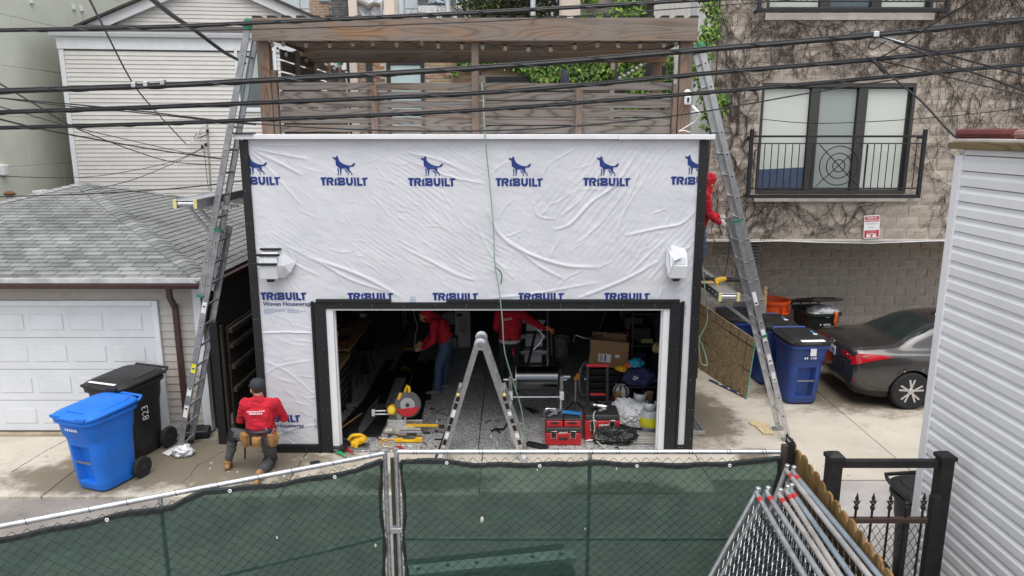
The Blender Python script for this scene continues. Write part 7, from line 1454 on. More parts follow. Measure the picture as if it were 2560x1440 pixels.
NB = M('navy_bag', (.028, .038, .11), .75, var=.2, bmp=.3, bscale=30); b_ = blob('canvas_bag', 'navy canvas bag with white letters on the pedal cart', 'bag', P(1600, 943, y=1.62)+Vector((0, 0, -.005)), (.28, .19, .17), NB, 5, amp=.22)
pb = P(1586, 948, y=1.44); text_mb('EP', .085, TM(pb+Vector((0, -.035, 0)), (1, .15, -.45), (.4, .1, 1)), bold=.003).build('lettering', STK, b_)
for u, v, mt, lb, s in ((1592, 908, M('glove_blue', (.03, .30, .48), .7), 'bright blue glove bundle on top of the navy bag', .085), (1572, 913, M('glove_orange', (.6, .13, .03), .7), 'orange glove beside the blue glove bundle', .05), (1553, 922, YEL, 'yellow strap bundle left of the gloves', .06)): blob('glove_bundle', lb, 'glove', P(u, v, y=1.55), (s*1.3, s, s*.75), mt, int(u), sub=2, fold=.5, amp=.5)
# propane tanks
TK = M('tank_grey', (.46, .48, .50), .4, .1, var=.12); TY = M('tank_yellow', (.62, .6, .02), .5)
def tank(label, c, lab_):
    c = Vector((c[0], c[1], FZ)); o = thing('propane_tank', label, 'gas tank', c, group='gas tanks'); m = MB(); m.lathe([(.11, 0), (.1, .03), (.145, .07), (.155, .12), (.155, .26), (.13, .33), (.06, .36)], 28, c); m.build('body', TK, o, smooth=True); m = MB(); n_ = 18; 
    m.add([c+Vector((.1*math.cos(t), .1*math.sin(t), z)) for z in (.34, .47) for t in np.linspace(R(150), R(390), n_)], [(a, a+1, n_+a+1, n_+a) for a in range(n_-1)]); f = m.build('collar', TK, o, smooth=True); f.modifiers.new('t', 'SOLIDIFY').thickness = .006; m = MB(); m.lathe([(.02, .36), (.02, .42), (.03, .42), (.03, .45)], 10, c); m.build('valve', M('valve_blue', (.03, .05, .25), .5), o)
    if lab_: m = MB(); m.add([c+Vector((.157*math.cos(t), .157*math.sin(t), z)) for z in (.11, .25) for t in np.linspace(R(190), R(350), n_)], [(a, a+1, n_+a+1, n_+a) for a in range(n_-1)]); m.build('yellow_label', TY, o, smooth=True)
pa, pb_ = G_(1645, 1060), G_(1665, 1085); tank('grey gas tank standing behind the yellow labelled one', (2.02, 1.12), False); tank('grey gas tank with a yellow label by the right jamb', (2.10, .72), True)
# red modular tool boxes
def red_box(label, c, w, d_, h, lid=.09, latches=True):
    o = thing('red_toolbox', label, 'toolbox', c, group='red tool boxes'); c = Vector(c); m = MB(); m.box(c+Vector((0, 0, (h-lid)/2)), (w, d_, h-lid)); m.build('body', RED, o, bev=.018, seg=3); m = MB(); m.box(c+Vector((0, 0, h-lid/2)), (w*.99, d_*.99, lid-.01)); m.build('lid', M('toolbox_dark', (.03, .03, .032), .5), o, bev=.02, seg=3)
    for s in (-1, 1):
        m = MB(); m.box(c+Vector((s*w*.46, -d_*.47, (h-lid)*.5)), (w*.07, d_*.08, h-lid+.012)); m.build('corner_guard', RED, o, bev=.01)
        if latches: m = MB(); m.box(c+Vector((s*w*.27, -d_/2-.008, h*.62)), (w*.13, .02, h*.3)); lt = m.build('latch', BLACKP, o, bev=.008); m = MB(); m.tube([c+Vector((s*w*.27+a*w*.075, -d_/2-.014, h*.62+b*h*.19)) for a, b in ((-1, -1), (1, -1), (1, 1), (-1, 1))], .004, 4, closed=True); m.build('latch_rim', CAPW, lt)
    if latches: m = MB(); m.box(c+Vector((0, -d_/2-.006, h*.4)), (w*.26, .02, h*.14)); m.build('grip', BLACKP, o, bev=.01)
    return o
f1 = G_(1408, 1114); c1 = Vector((f1.x, f1.y+.17, FZ)); rb = red_box('front red and black toolbox low on the threshold', c1, .52, .34, .28)
text_mb('Milwaukee', .03, TM(c1+Vector((0, -.183, .2)), (1, .0, .1), (0, 0, 1)), bold=.0008).build('lettering', STK, rb)
for k, dx in enumerate((-.13, .13)):
    ob = red_box('small red organiser, %s of the pair on the front toolbox' % ('left', 'right')[k], c1+Vector((dx, .0, .282)), .24, .32, .13, .035, False); m = MB(); m.box(c1+Vector((dx, -.165, .35)), (.12, .02, .03)); m.build('grip', BLACKP, ob, bev=.006)
f2 = G_(1502, 1103); c2 = Vector((f2.x+.02, f2.y+.24, FZ)); rb = red_box('large red and black rolling toolbox behind the front one', c2, .52, .44, .40, .09)
text_mb('Milwaukee', .05, TM(c2+Vector((.06, -.225, .24)), (1, .0, .16), (0, 0, 1)), bold=.0015).build('lettering', STK, rb)
for s in (-1, 1): m = MB(); m.bar(c2+Vector((s*.15-.03, .2, .36)), c2+Vector((s*.15-.03, .30, 1.0)), .045, .03, (0, 1, 0)); m.build('handle_tube', BLACKP, rb, bev=.006)
m = MB(); m.bar(c2+Vector((-.21, .30, 1.0)), c2+Vector((.15, .30, 1.0)), .05, .05, (0, 1, 0)); m.build('handle_bar', RED, rb, bev=.015); m = MB(); m.bar(c2+Vector((-.15, .23, .56)), c2+Vector((.09, .23, .56)), .03, .05, (0, 1, 0)); m.build('handle_brace', RED, rb, bev=.01)
# nail guns and loose tools on the boxes
def nailer(label, c, rz):
    o = thing('nail_gun', label, 'nail gun', c, rz, group='nail guns'); m = MB(); m.lathe([(.03, -.09), (.045, -.07), (.045, .05), (.055, .06), (.055, .11), (.03, .12)], 16, (0, 0, .06), Matrix.Rotation(R(90), 3, 'Y')); m.build('barrel', CHROME, o, smooth=True, world=False); m = MB(); m.bar((.02, 0, .05), (.12, .12, .05), .04, .045); m.build('grip', BLACKP, o, world=False, bev=.012); m = MB(); m.bar((-.08, 0, .03), (-.02, .13, .03), .05, .03); m.build('magazine', ALUD, o, world=False, bev=.006)
nailer('chrome nail gun on the left small organiser', c1+Vector((-.17, .06, .415)), R(200)); nailer('chrome and black nail gun on the large toolbox', c2+Vector((.0, -.02, .405)), R(150))
m = MB(); m.bar(c1+Vector((.0, .06, .435)), c1+Vector((.27, -.02, .435)), .1, .02); tag(m.build('blue_tray', M('blue_tray', (.02, .18, .45), .5), bev=.004), 'bright blue tool tray on the right small organiser', 'tray'); m = MB(); m.bar(c1+Vector((-.22, -.1, .43)), c1+Vector((-.02, .12, .45)), .06, .015); tag(m.build('grey_offcut', ALUD, bev=.003), 'grey metal offcut on the left small organiser', 'offcut')
# bags, boards and scraps at the right of the threshold
c = G_(1590, 1085); blob('white_bag', 'large crumpled white plastic bag beside the gas tanks', 'plastic bag', (c.x, c.y+.35, .19), (.36, .24, .21), WBAG, 9, sub=4, amp=.5, fold=.25, fr=1.6); c = G_(1540, 1112); blob('black_bag', 'crumpled black plastic bag in front of the white bag', 'plastic bag', (c.x, c.y+.12, .12), (.30, .17, .135), BBAG, 14, sub=4, amp=.45, fold=.22, fr=1.6)
a, b = G_(1578, 1112), G_(1650, 1112)
for k in range(6): m = MB(); z = FZ+.01+(k % 3)*.018; y = a.y+.02+(k//3)*.13+(k % 3)*.03; m.box2((a.x+random.uniform(-.02, .03), y, z), (b.x-.02+random.uniform(-.02, .0), y+.1, z+.015)); tag(m.build('siding_offcut', M('offcut_beige', (.38, .36, .32), .7, var=.2), bev=.003), 'beige board offcut by the right jamb, %s layer of the %s pile' % (('bottom', 'middle', 'top')[k % 3], ('front', 'rear')[k//3]), 'offcut', 'beige offcuts by the right jamb')
bx_ = G_(1345, 1112, .05); m = MB(); m.bar(G_(1317, 1108, .05), G_(1368, 1119, .05), .1, .05); tag(m.build('black_block', BLACK, bev=.006), 'short black block board on the threshold left of the red toolbox', 'board')
m = MB(); p = G_(1480, 1100, .03); m.add([p+Vector((-.1, -.04, 0)), p+Vector((.09, -.06, .01)), p+Vector((.1, .07, .03)), p+Vector((-.06, .08, .0))], [(0, 1, 2, 3)]); f = m.build('crumpled_paper', STK); f.modifiers.new('t', 'SOLIDIFY').thickness = .003; tag(f, 'crumpled white paper in front of the large red toolbox', 'paper')
m = MB(); m.tube(spline([G_(1228, 1078, .04), G_(1240, 1072, .05), G_(1258, 1072, .04), G_(1268, 1058, .05)]), .014, 6); m.tube([G_(1240, 1072, .05), G_(1250, 1082, .03)], .012, 6); tag(m.build('bar_clamp', BLACKP, smooth=True), 'black bar clamp on the grey floor left of the coil stand', 'clamp')
for k, (a, b) in enumerate((((1312, 1018), (1336, 1034)), ((1316, 1016), (1343, 1024)), ((1322, 1020), (1345, 1030)))): m = MB(); m.bar(G_(*a, .03+.012*k), G_(*b, .03+.012*k), .04, .008); tag(m.build('black_trim_piece', BLACK if k != 1 else ALUD), '%s trim cutting on the floor under the coil roll' % ('lowest black', 'grey', 'topmost black')[k], 'offcut', 'trim cuttings under the coil roll')
tag(cable('white_hose', 'pale hose curving from the large toolbox over the black bag', spline([c2+Vector((-.1, -.1, .42)), c2+Vector((-.14, -.26, .40)), c2+Vector((-.12, -.27, .2)), G_(1485, 1095, .1), G_(1510, 1118, .06), P(1522, 1124, z=.03)]), .009, M('pale_hose', (.45, .5, .42), .5), 'hose'))
rk = random.Random(21); m = MB()
for k in range(150):
    u, v = (rk.uniform(850, 1100), rk.uniform(1000, 1128)) if k < 110 else (rk.uniform(1220, 1640), rk.uniform(1020, 1128)); p = G_(u, v, FZ+.006+rk.random()*.012); m.m = rk.choice((0, 0, 1, 2, 3)); l = rk.uniform(.015, .13)
    m.box(p, (l, rk.uniform(.008, .035), rk.uniform(.004, .012)), Matrix.Rotation(rk.uniform(0, 3.1), 3, 'Z'))
tag(m.build('floor_scraps', [BLACK, STK, BENCHW, ALUD]), 'small trim scraps and shavings scattered over the garage floor', 'scraps', kind='stuff')
# ------------------------------------------------------------------ people: one continuous skin per figure
SKIN = M('skin', (.42, .24, .17), .55, var=.08); HOOD = M('red_hoodie', (.44, .007, .022), .88, var=.22, scale=7, bmp=.3, bscale=26); JEANS = M('jeans', (.05, .085, .15), .85, var=.25, scale=9, bmp=.3, bscale=30); GREYT = M('grey_work_trousers', (.065, .066, .072), .85, var=.25, scale=9, bmp=.3, bscale=30); BLKT = M('black_trousers', (.016, .016, .018), .85, var=.2, bmp=.3, bscale=30)
TANB = M('tan_leather', (.30, .155, .055), .7, var=.25, scale=14, bmp=.2); GSHOE = M('grey_shoe', (.13, .135, .125), .8, var=.3); DKCAP = M('navy_cap', (.022, .025, .034), .8); HAIR = M('brown_hair', (.05, .03, .02), .8); GLOVE = M('white_glove', (.5, .45, .42), .8)
def capsule(bm, p, q, r0, r1, n=12):
    p, q = Vector(p), Vector(q); d = q-p; ln = d.length; d = d.normalized() if ln > 1e-6 else Vector((0, 0, 1)); rot = d.to_track_quat('Z', 'Y').to_matrix(); rings = []
    for k in range(5): a = R(-90+k*22); rings.append((r0*math.cos(a), r0*math.sin(a)))
    for k in range(5): a = R(2+k*22); rings.append((r1*math.cos(a), ln+r1*math.sin(a)))
    vs = [[bm.verts.new(p+rot @ Vector((max(r, .0008)*math.cos(2*math.pi*j/n), max(r, .0008)*math.sin(2*math.pi*j/n), h))) for j in range(n)] for r, h in rings]
    for a, b in zip(vs, vs[1:]):
        for j in range(n): bm.faces.new((a[j], a[(j+1) % n], b[(j+1) % n], b[j]))
    bm.faces.new(vs[0][::-1]); bm.faces.new(vs[-1])
def figure(name, label, base, bones, mats, voxel=.009, folds=.010, smooth=3, rz=0):
    """bones: (p, q, r0, r1, material index); merged to one surface by voxel remesh"""
    o = thing(name, label, 'person', base, rz); bm = bmesh.new()
    for p, q, r0, r1, k in bones: capsule(bm, p, q, r0, r1)
    me = bpy.data.meshes.new('tmp'); bm.to_mesh(me); bm.free(); t = bpy.data.objects.new('tmp', me); C.objects.link(t); r = t.modifiers.new('r', 'REMESH'); r.mode = 'VOXEL'; r.voxel_size = voxel; bpy.context.view_layer.update()
    em = bpy.data.meshes.new_from_object(t.evaluated_get(bpy.context.evaluated_depsgraph_get())); bpy.data.objects.remove(t)
    bm = bmesh.new(); bm.from_mesh(em)
    for _ in range(smooth): bmesh.ops.smooth_vert(bm, verts=bm.verts, factor=.5, use_axis_x=True, use_axis_y=True, use_axis_z=True)
    bm.normal_update(); B = [(np.array(p), np.array(q), r0, r1, k) for p, q, r0, r1, k in bones]
    co = np.array([v.co for v in bm.verts]); best = np.full(len(co), 1e9); idx = np.zeros(len(co), int)
    for p, q, r0, r1, k in B:
        d = q-p; tt = np.clip(((co-p) @ d)/max(1e-9, d @ d), 0, 1); dist = np.linalg.norm(co-p-tt[:, None]*d, axis=1)-(r0+(r1-r0)*tt); m_ = dist < best; best[m_] = dist[m_]; idx[m_] = k
    bm.verts.ensure_lookup_table()
    for i, v in enumerate(bm.verts):
        if folds and mats[idx[i]] in (HOOD, JEANS, GREYT, BLKT): c = v.co; v.co = c+v.normal*folds*(noise.noise(c*13)+.8*noise.noise(Vector((c.x*9, c.y*9, c.z*34)))+.5*noise.noise(c*38))
    for f in bm.faces: f.material_index = int(np.bincount([idx[v.index] for v in f.verts]).argmax()); f.smooth = True
    bmesh.ops.transform(bm, matrix=wm(o).inverted(), verts=bm.verts); me = bpy.data.meshes.new('body'); bm.to_mesh(me); bm.free(); [me.materials.append(x) for x in mats]; link('body', me, o); return o
def hand(w, d, side, up, k, s=1, curl=.5):
    """palm and five bent fingers from wrist w along d; side points to the thumb"""
    w, d, side, up = Vector(w), Vector(d).normalized(), Vector(side).normalized(), Vector(up).normalized(); out = [(w, w+d*.05*s, .03*s, .033*s, k), (w+d*.05*s-side*.02*s, w+d*.08*s-side*.022*s, .022*s, .02*s, k), (w+d*.05*s+side*.02*s, w+d*.08*s+side*.022*s, .022*s, .02*s, k)]
    for i, (off, ln) in enumerate(((.030, .072), (.011, .082), (-.010, .076), (-.030, .060))):
        a = w+d*.085*s+side*off*s; b = a+(d*(1-curl*.4)-up*curl*.5).normalized()*ln*.5*s; c = b+(d*(1-curl)-up*(curl+.2)).normalized()*ln*.5*s; out += [(a, b, .0095*s, .009*s, k), (b, c, .009*s, .0075*s, k)]
    a = w+d*.03*s+side*.03*s; b = a+(d*.6+side*.7-up*.2).normalized()*.04*s; c = b+(d*.9+side*.1-up*.4).normalized()*.035*s; out += [(a, b, .012*s, .0105*s, k), (b, c, .0105*s, .008*s, k)]
    return out
def V(*a): return Vector(a)
def head(c, face, k, hk, hair=True):
    """skull, jaw, nose, brow, ears"""
    c, f = Vector(c), Vector(face).normalized(); up = V(0, 0, 1); s = up.cross(f).normalized(); up = f.cross(s).normalized() if f.cross(s).z > 0 else -f.cross(s).normalized()
    out = [(c+up*.03-f*.02, c+up*.03+f*.02, .088, .085, hk), (c+f*.03-up*.05, c+f*.05-up*.07, .062, .045, k), (c+f*.055+up*.0, c+f*.07-up*.02, .05, .045, k), (c+f*.105-up*.005, c+f*.125-up*.03, .009, .013, k), (c+f*.1+up*.02-s*.03, c+f*.1+up*.02+s*.03, .014, .014, k), (c+f*.098-up*.062-s*.018, c+f*.098-up*.062+s*.018, .01, .01, k)]
    for e in (-1, 1): out.append((c+s*e*.088+up*.01, c+s*e*.092-up*.03, .014, .01, k))
    return out
# ---- kneeling worker in front of the wrap
x0, y0 = -3.37, -.60
pel, che, nek, hd_ = V(x0, y0, .50), V(x0-.01, y0+.05, .82), V(x0-.03, y0+.09, 1.0), V(x0-.05, y0+.11, 1.135)
sL, sR, eL, eR, wL, wR = V(-3.57, -.56, .95), V(-3.17, -.55, .95), V(-3.67, -.49, .70), V(-3.10, -.45, .70), V(-3.53, -.27, .64), V(-3.20, -.22, .66)
hL, hR, kL, kR, aL, aR = V(-3.47, -.60, .47), V(-3.28, -.62, .47), V(-3.77, -.50, .50), V(-3.31, -.46, .10), V(-3.87, -.54, .11), V(-3.32, -.90, .11)
bn = [(pel, pel+V(0, 0, .05), .135, .14, 1), (pel+V(-.06, 0, .06), pel+V(.06, 0, .06), .12, .12, 1), (pel+V(-.05, .0, .13), che+V(-.06, 0, 0), .135, .15, 0), (pel+V(.05, 0, .13), che+V(.06, 0, 0), .135, .15, 0), (sL+V(.05, 0, -.02), sR+V(-.05, 0, -.02), .10, .10, 0), (che, nek, .14, .075, 0), (nek, nek+V(0, .01, .07), .058, .055, 2),
      (sL, eL, .078, .062, 0), (eL, wL, .062, .042, 0), (sR, eR, .078, .062, 0), (eR, wR, .062, .042, 0), (nek+V(-.05, -.05, -.01), nek+V(.06, -.06, -.01), .062, .062, 0), (nek+V(-.02, -.07, -.06), nek+V(.03, -.08, -.05), .06, .06, 0),
      (hL, kL, .098, .076, 1), (kL, aL, .075, .05, 1), (hR, kR, .10, .078, 1), (kR, aR, .078, .05, 1), (aL, aL+V(-.015, .03, -.06), .055, .045, 3), (aL+V(-.0, -.05, -.065), aL+V(-.05, .15, -.075), .042, .038, 3), (aR, aR+V(0, -.07, -.03), .052, .045, 3), (aR+V(0, -.02, .02), aR+V(-.01, -.13, -.07), .045, .036, 3)]
bn += head(hd_, (-.75, .65, -.15), 2, 4)+hand(wL, (.35, .9, -.1), (.8, -.3, .4), (0, 0, 1), 2)+hand(wR, (-.3, .95, -.05), (-.8, -.3, .4), (0, 0, 1), 2)
p1_ = figure('person', 'worker kneeling at the wrap in red hoodie, dark cap and tool belt', (x0, y0, 0), bn, [HOOD, GREYT, SKIN, TANB, HAIR])
m = MB(); f_ = V(-.75, .65, -.1).normalized(); m.lathe([(.098, .0), (.1, .03), (.092, .07), (.06, .105), (.01, .118)], 22, hd_+V(.01, -.01, .035)); m.build('cap', DKCAP, p1_, smooth=True); s_ = V(0, 0, 1).cross(f_).normalized(); cb_ = hd_+V(.01, -.01, .045)
m = MB(); m.loft([[cb_+f_*(.08+.075*math.sin(t))*1.0+s_*.085*math.cos(t)+V(0, 0, -.012*math.sin(t)+dz) for t in np.linspace(0, math.pi, 10)] for dz in (0, .008)], closed=True); m.build('cap_peak', DKCAP, p1_, smooth=True); 
m = MB(); m.tube([pel+V(.185*math.cos(t), .155*math.sin(t), .12) for t in np.linspace(0, 2*math.pi, 26, endpoint=False)], .026, 6, closed=True); m.build('belt', BLACKP, p1_, smooth=True)
for dx, dy, w, h, nm in ((-.17, -.08, .15, .21, 'pouch'), (.0, -.17, .12, .15, 'pouch'), (.17, -.08, .15, .2, 'pouch')):
    c = pel+V(dx, dy, .02); an = math.atan2(dx, -dy+.0001); rt = Matrix.Rotation(an*.9, 3, 'Z'); m = MB(); rg = [[c+rt @ V(sx*w/2*k_, sy*.045*k2, z) for sx, sy in ((-1, -.6), (-.6, -1.4), (.6, -1.4), (1, -.6), (.8, .6), (-.8, .6))] for k_, k2, z in ((.55, .7, -h*.6), (.95, 1, -h*.4), (1, 1.15, 0), (1.05, 1.2, h*.3))]; m.loft(rg); po = m.build('tool_pouch', TANB, p1_, smooth=True, bev=.006); m = MB(); m.box(c+rt @ V(0, -.075, h*.02), (w*.7, .012, h*.3), rt); m.build('pouch_pocket', TANB, po, bev=.006)
for k, (mt, dx) in enumerate(((STB, .14), (RED, .2), (RED, .225), (STEEL, .17))): m = MB(); m.tube([pel+V(dx, -.11, .08), pel+V(dx+.03*(k-1), -.13, .17)], .009, 6); m.build('hand_tool', mt, p1_)
m = MB(); m.bar(pel+V(-.19, -.1, .0), pel+V(-.2, -.11, -.28), .022, .02, (0, 1, 0)); m.build('hammer_loop', BLACKP, p1_, bev=.004)
for kk_, kn in ((kL, aL), (kR+V(0, -.02, .02), aR)): 
    dd_ = (kn-kk_).normalized(); m = MB(); m.tube([kk_+dd_*t for t in (-.05, .02, .1)], [.083, .089, .08], 14); m.build('knee_pad', BLACKP, p1_, smooth=True)
m = MB()
for k in range(2):
    for i in range(9 if k == 0 else 7): xx = -.105+i*.026+.02*k; m.box(V(x0+xx, y0-.137+abs(xx)*.12, .905-k*.03+xx*.05), (.02, .006, .014 if k == 0 else .02), Matrix.Rotation(R(-6), 3, 'X'))
tag(m.build('back_print', STK, p1_), kind='stuff')
# ---- worker bending with a tape inside the garage
an1, an2 = V(-1.30, 2.32, .12), V(-1.20, 2.62, .12); k1, k2 = V(-1.28, 2.34, .50), V(-1.18, 2.60, .50); h1, h2 = V(-1.15, 2.38, .90), V(-1.12, 2.54, .90); pe = V(-1.13, 2.46, .93); ch = V(-1.25, 2.44, 1.22); ne = V(-1.37, 2.43, 1.37); hh = V(-1.49, 2.42, 1.42); s1, s2 = V(-1.32, 2.24, 1.32), V(-1.31, 2.64, 1.32); e1, e2 = V(-1.34, 2.18, 1.04), V(-1.36, 2.66, 1.04); v1, v2 = V(-1.52, 2.26, .88), V(-1.56, 2.55, .88)
bn = [(pe, pe+V(0, 0, .04), .14, .14, 1), (pe+V(-.03, 0, .05), ch, .15, .155, 0), (ch, ne, .15, .09, 0), (s1+V(0, .05, -.02), s2+V(0, -.05, -.02), .10, .10, 0), (ne, hh, .07, .065, 2), (s1, e1, .078, .062, 0), (e1, v1, .06, .04, 0), (s2, e2, .078, .062, 0), (e2, v2, .06, .04, 0), (h1, k1, .1, .075, 1), (k1, an1, .073, .055, 1), (h2, k2, .1, .075, 1), (k2, an2, .073, .055, 1)]
for a in (an1, an2): bn += [(a+V(.03, 0, -.06), a+V(-.17, -.04, -.065), .048, .036, 3), (a, a+V(0, 0, -.05), .05, .05, 3)]
bn += head(hh, (-.85, -.1, -.5), 2, 2)+[(hh+V(.03, 0, .04), hh+V(-.01, 0, .055), .105, .1, 0), (hh+V(.05, 0, -.03), ne+V(.02, 0, 0), .1, .1, 0)]+hand(v1, (-.8, .3, -.25), (0, .2, 1), (.2, .6, .2), 2)+hand(v2, (-.8, -.3, -.25), (0, -.2, 1), (.2, -.6, .2), 2)
p2_ = figure('person', 'worker in red hood and blue jeans bending over a tape inside the garage', (-1.25, 2.46, FZ), bn, [HOOD, JEANS, SKIN, GSHOE]); m = MB(); m.box(pe+V(.14, -.06, .02), (.1, .16, .2)); m.build('hip_pouch', BLACKP, p2_, bev=.02)
m = MB(); m.bar(v1+V(-.02, .1, -.04), v1+V(-.34, .06, -.03), .024, .004); tag(m.build('tape_blade', YEL), 'yellow tape measure blade held by the worker in jeans', 'tape measure')
tag(cable('hanging_cord', 'thin pale cord hanging from the ceiling before the worker in jeans', spline([V(-1.72, 2.6, 2.7), V(-1.72, 2.6, 1.5), V(-1.66, 2.6, 1.2), V(-1.7, 2.58, 1.0), V(-1.72, 2.58, .75)]), .006, M('pale_cord', (.4, .33, .28), .7), 'cord')); bpy.data.objects['hanging_cord'].name = 'ceiling_cord'
# ---- worker seen from behind, arm stretched to the platform
X, Y_ = -.04, 2.5; pe = V(X, Y_, .92); ch = V(X+.02, Y_+.04, 1.28); s1, s2 = V(X-.19, Y_, 1.42), V(X+.2, Y_+.03, 1.42); e1, e2 = V(X-.24, Y_+.12, 1.14), V(X+.40, Y_+.1, 1.26); v1, v2 = V(X-.10, Y_+.33, 1.02), V(X+.60, Y_+.12, 1.13); hh = V(X+.05, Y_+.12, 1.64)
bn = [(pe, pe+V(0, 0, .04), .14, .145, 1), (pe+V(-.05, 0, .06), ch+V(-.05, 0, 0), .14, .155, 0), (pe+V(.05, 0, .06), ch+V(.05, 0, 0), .14, .155, 0), (s1+V(.05, 0, -.02), s2+V(-.05, 0, -.02), .1, .1, 0), (ch, hh-V(0, 0, .13), .14, .08, 0), (hh-V(0, 0, .16), hh, .06, .06, 2), (s1, e1, .078, .062, 0), (e1, v1, .06, .042, 0), (s2, e2, .08, .064, 0), (e2, v2, .064, .045, 0)]
for sx in (-1, 1): h_, k_, a_ = V(X+sx*.1, Y_, .88), V(X+sx*.12, Y_+.03, .5), V(X+sx*.14, Y_-.02, .12); bn += [(h_, k_, .1, .076, 1), (k_, a_, .074, .055, 1), (a_+V(0, -.04, -.06), a_+V(sx*.03, .16, -.065), .046, .036, 3), (a_, a_-V(0, 0, .05), .05, .05, 3)]
bn += head(hh, (.3, .9, -.2), 2, 4)+hand(v1, (.2, .9, -.2), (.8, 0, .3), (0, 0, 1), 2)+hand(v2, (.95, .1, -.15), (0, -.4, .9), (.1, .9, .3), 5, 1.05)
p3_ = figure('person', 'worker seen from behind in red hoodie and black trousers reaching to the right', (X, Y_, FZ), bn, [HOOD, BLKT, SKIN, BLACKP, HAIR, M('orange_glove', (.55, .2, .1), .8)])
m = MB(); m.tube([pe+V(.165*math.cos(t), .15*math.sin(t), .03) for t in np.linspace(0, 2*math.pi, 24, endpoint=False)], .03, 6, closed=True); m.build('shirt_hem', M('pale_shirt', (.5, .5, .5), .8), p3_, smooth=True)
m = MB(); [m.box(V(X-.1+i*.022, Y_-.128, 1.36+.004*i-k*.022), (.016, .006, .01)) for i in range(7) for k in range(2)]; tag(m.build('back_print', STK, p3_), kind='stuff'); m = MB(); m.tube([pe+V(.06, -.13, -.08), pe+V(.07, -.14, -.2)], .02, 6); m.build('red_tool', RED, p3_)
# ---- worker on the right plank, partly hidden by the corner trim
zf = zq+.145; X, Y_ = 2.76, 1.02; pe = V(X, Y_, zf+.80); ch = V(X+.04, Y_, zf+1.12); hh = V(X+.12, Y_-.01, zf+1.42); s1, s2 = V(X+.04, Y_-.19, zf+1.24), V(X+.04, Y_+.19, zf+1.24); e1, e2 = V(X+.10, Y_-.22, zf+.98), V(X+.12, Y_+.22, zf+1.0); v1, v2 = V(X+.28, Y_-.12, zf+.86), V(X+.32, Y_+.08, zf+.92)
bn = [(pe, pe+V(0, 0, .04), .135, .14, 1), (pe+V(0, -.04, .06), ch+V(0, -.04, 0), .14, .15, 0), (pe+V(0, .04, .06), ch+V(0, .04, 0), .14, .15, 0), (s1+V(0, .05, -.02), s2+V(0, -.05, -.02), .1, .1, 0), (ch, hh-V(.03, 0, .12), .14, .085, 0), (hh-V(.03, 0, .14), hh, .065, .065, 2), (s1, e1, .078, .062, 0), (e1, v1, .062, .042, 0), (s2, e2, .078, .062, 0), (e2, v2, .06, .042, 0), (hh+V(-.03, 0, .04), hh+V(.01, 0, .05), .118, .11, 0), (hh+V(-.04, 0, -.06), ch+V(0, 0, .16), .11, .1, 0)]
for sy in (-1, 1): h_, k_, a_ = V(X, Y_+sy*.09, pe.z-.04), V(X+.05, Y_+sy*.1, zf+.45), V(X+.0, Y_+sy*.12, zf+.1); bn += [(h_, k_, .098, .075, 1), (k_, a_, .073, .055, 1), (a_+V(-.03, 0, -.055), a_+V(.16, sy*.01, -.06), .046, .036, 3), (a_, a_-V(0, 0, .045), .05, .048, 3)]
bn += head(hh+V(.02, 0, -.02), (.95, .1, -.25), 2, 2)+hand(v1, (.85, .3, -.35), (.1, .4, .8), (.2, .8, .2), 4, 1.05)+hand(v2, (.85, -.3, -.35), (.1, -.4, .8), (.2, -.8, .2), 4, 1.05)
p4_ = figure('person', 'worker in red hood, gloves and jeans standing on the right plank', (X, Y_, zf), bn, [HOOD, JEANS, SKIN, M('dark_boot', (.05, .052, .055), .8), GLOVE])
tag(cable('black_rope', 'black rope hanging from the gloved hands of the plank worker', spline([v1+V(.1, 0, -.03), v1+V(.14, -.1, -.25), v1+V(.13, -.12, -.5), v1+V(.1, -.1, -.78)]), .007, BLACKP, 'rope'))
m = MB(); c = V(X+.3, Y_-.28, zf-.02); m.lathe([(.03, -.08), (.04, -.04), (.04, .05), (.025, .09)], 12, c+V(0, 0, .05), Matrix.Rotation(R(80), 3, 'Y')); m.bar(c+V(-.04, 0, .04), c+V(-.06, -.08, .0), .04, .04); tag(m.build('drill', YEL, smooth=True), 'yellow drill lying on the right plank at the worker feet', 'drill')
# ------------------------------------------------------------------ overhead cables
CAB = M('cable_black', (.008, .0085, .010), .5, var=.3, scale=8); CABG = M('cable_grey', (.03, .031, .036), .5, var=.3)
def overhead(label, px, y, r, lash=True, yend=None, ext=True, twin=0):
    n = len(px)
    if ext: a, b = px[0], px[1]; px = [(a[0]+(a[0]-b[0])*1.5, a[1]+(a[1]-b[1])*1.5)]+px; a, b = px[-1], px[-2]; px = px+[(a[0]+(a[0]-b[0])*1.5, a[1]+(a[1]-b[1])*1.5)]
    N = len(px); ys = [y+(0 if yend is None else (yend-y)*i/(N-1)) for i in range(N)]; pts = spline([P(u, v, y=yy) for (u, v), yy in zip(px, ys)])
    o = thing('overhead_cable', label, 'cable', pts[len(pts)//2], group='overhead cables'); m = MB(); m.tube(pts, r, 8); m.build('cable', CAB, o, smooth=True)
    if lash:
        m = MB(); hp_ = []; ln = 0; sub_ = spline(pts, 10)
        for i, p in enumerate(sub_):
            if i: ln += (p-sub_[i-1]).length
            a = ln*(9 if r > .015 else 14); hp_.append(p+Vector((0, math.cos(a), math.sin(a)))*(r+.003))
        m.tube(hp_, .0035, 4); m.build('lashing_wire', CABG, o)
        m = MB(); m.tube([p+Vector((0, 0, r+.004)) for p in pts], .005, 5); m.build('messenger_wire', CABG, o, smooth=True)
    return o
overhead('highest thick cable crossing in front of the pergola beam', [(0, 77), (330, 70), (600, 60), (1240, 30), (1740, 1), (2100, -22)], -3.0, .0135)
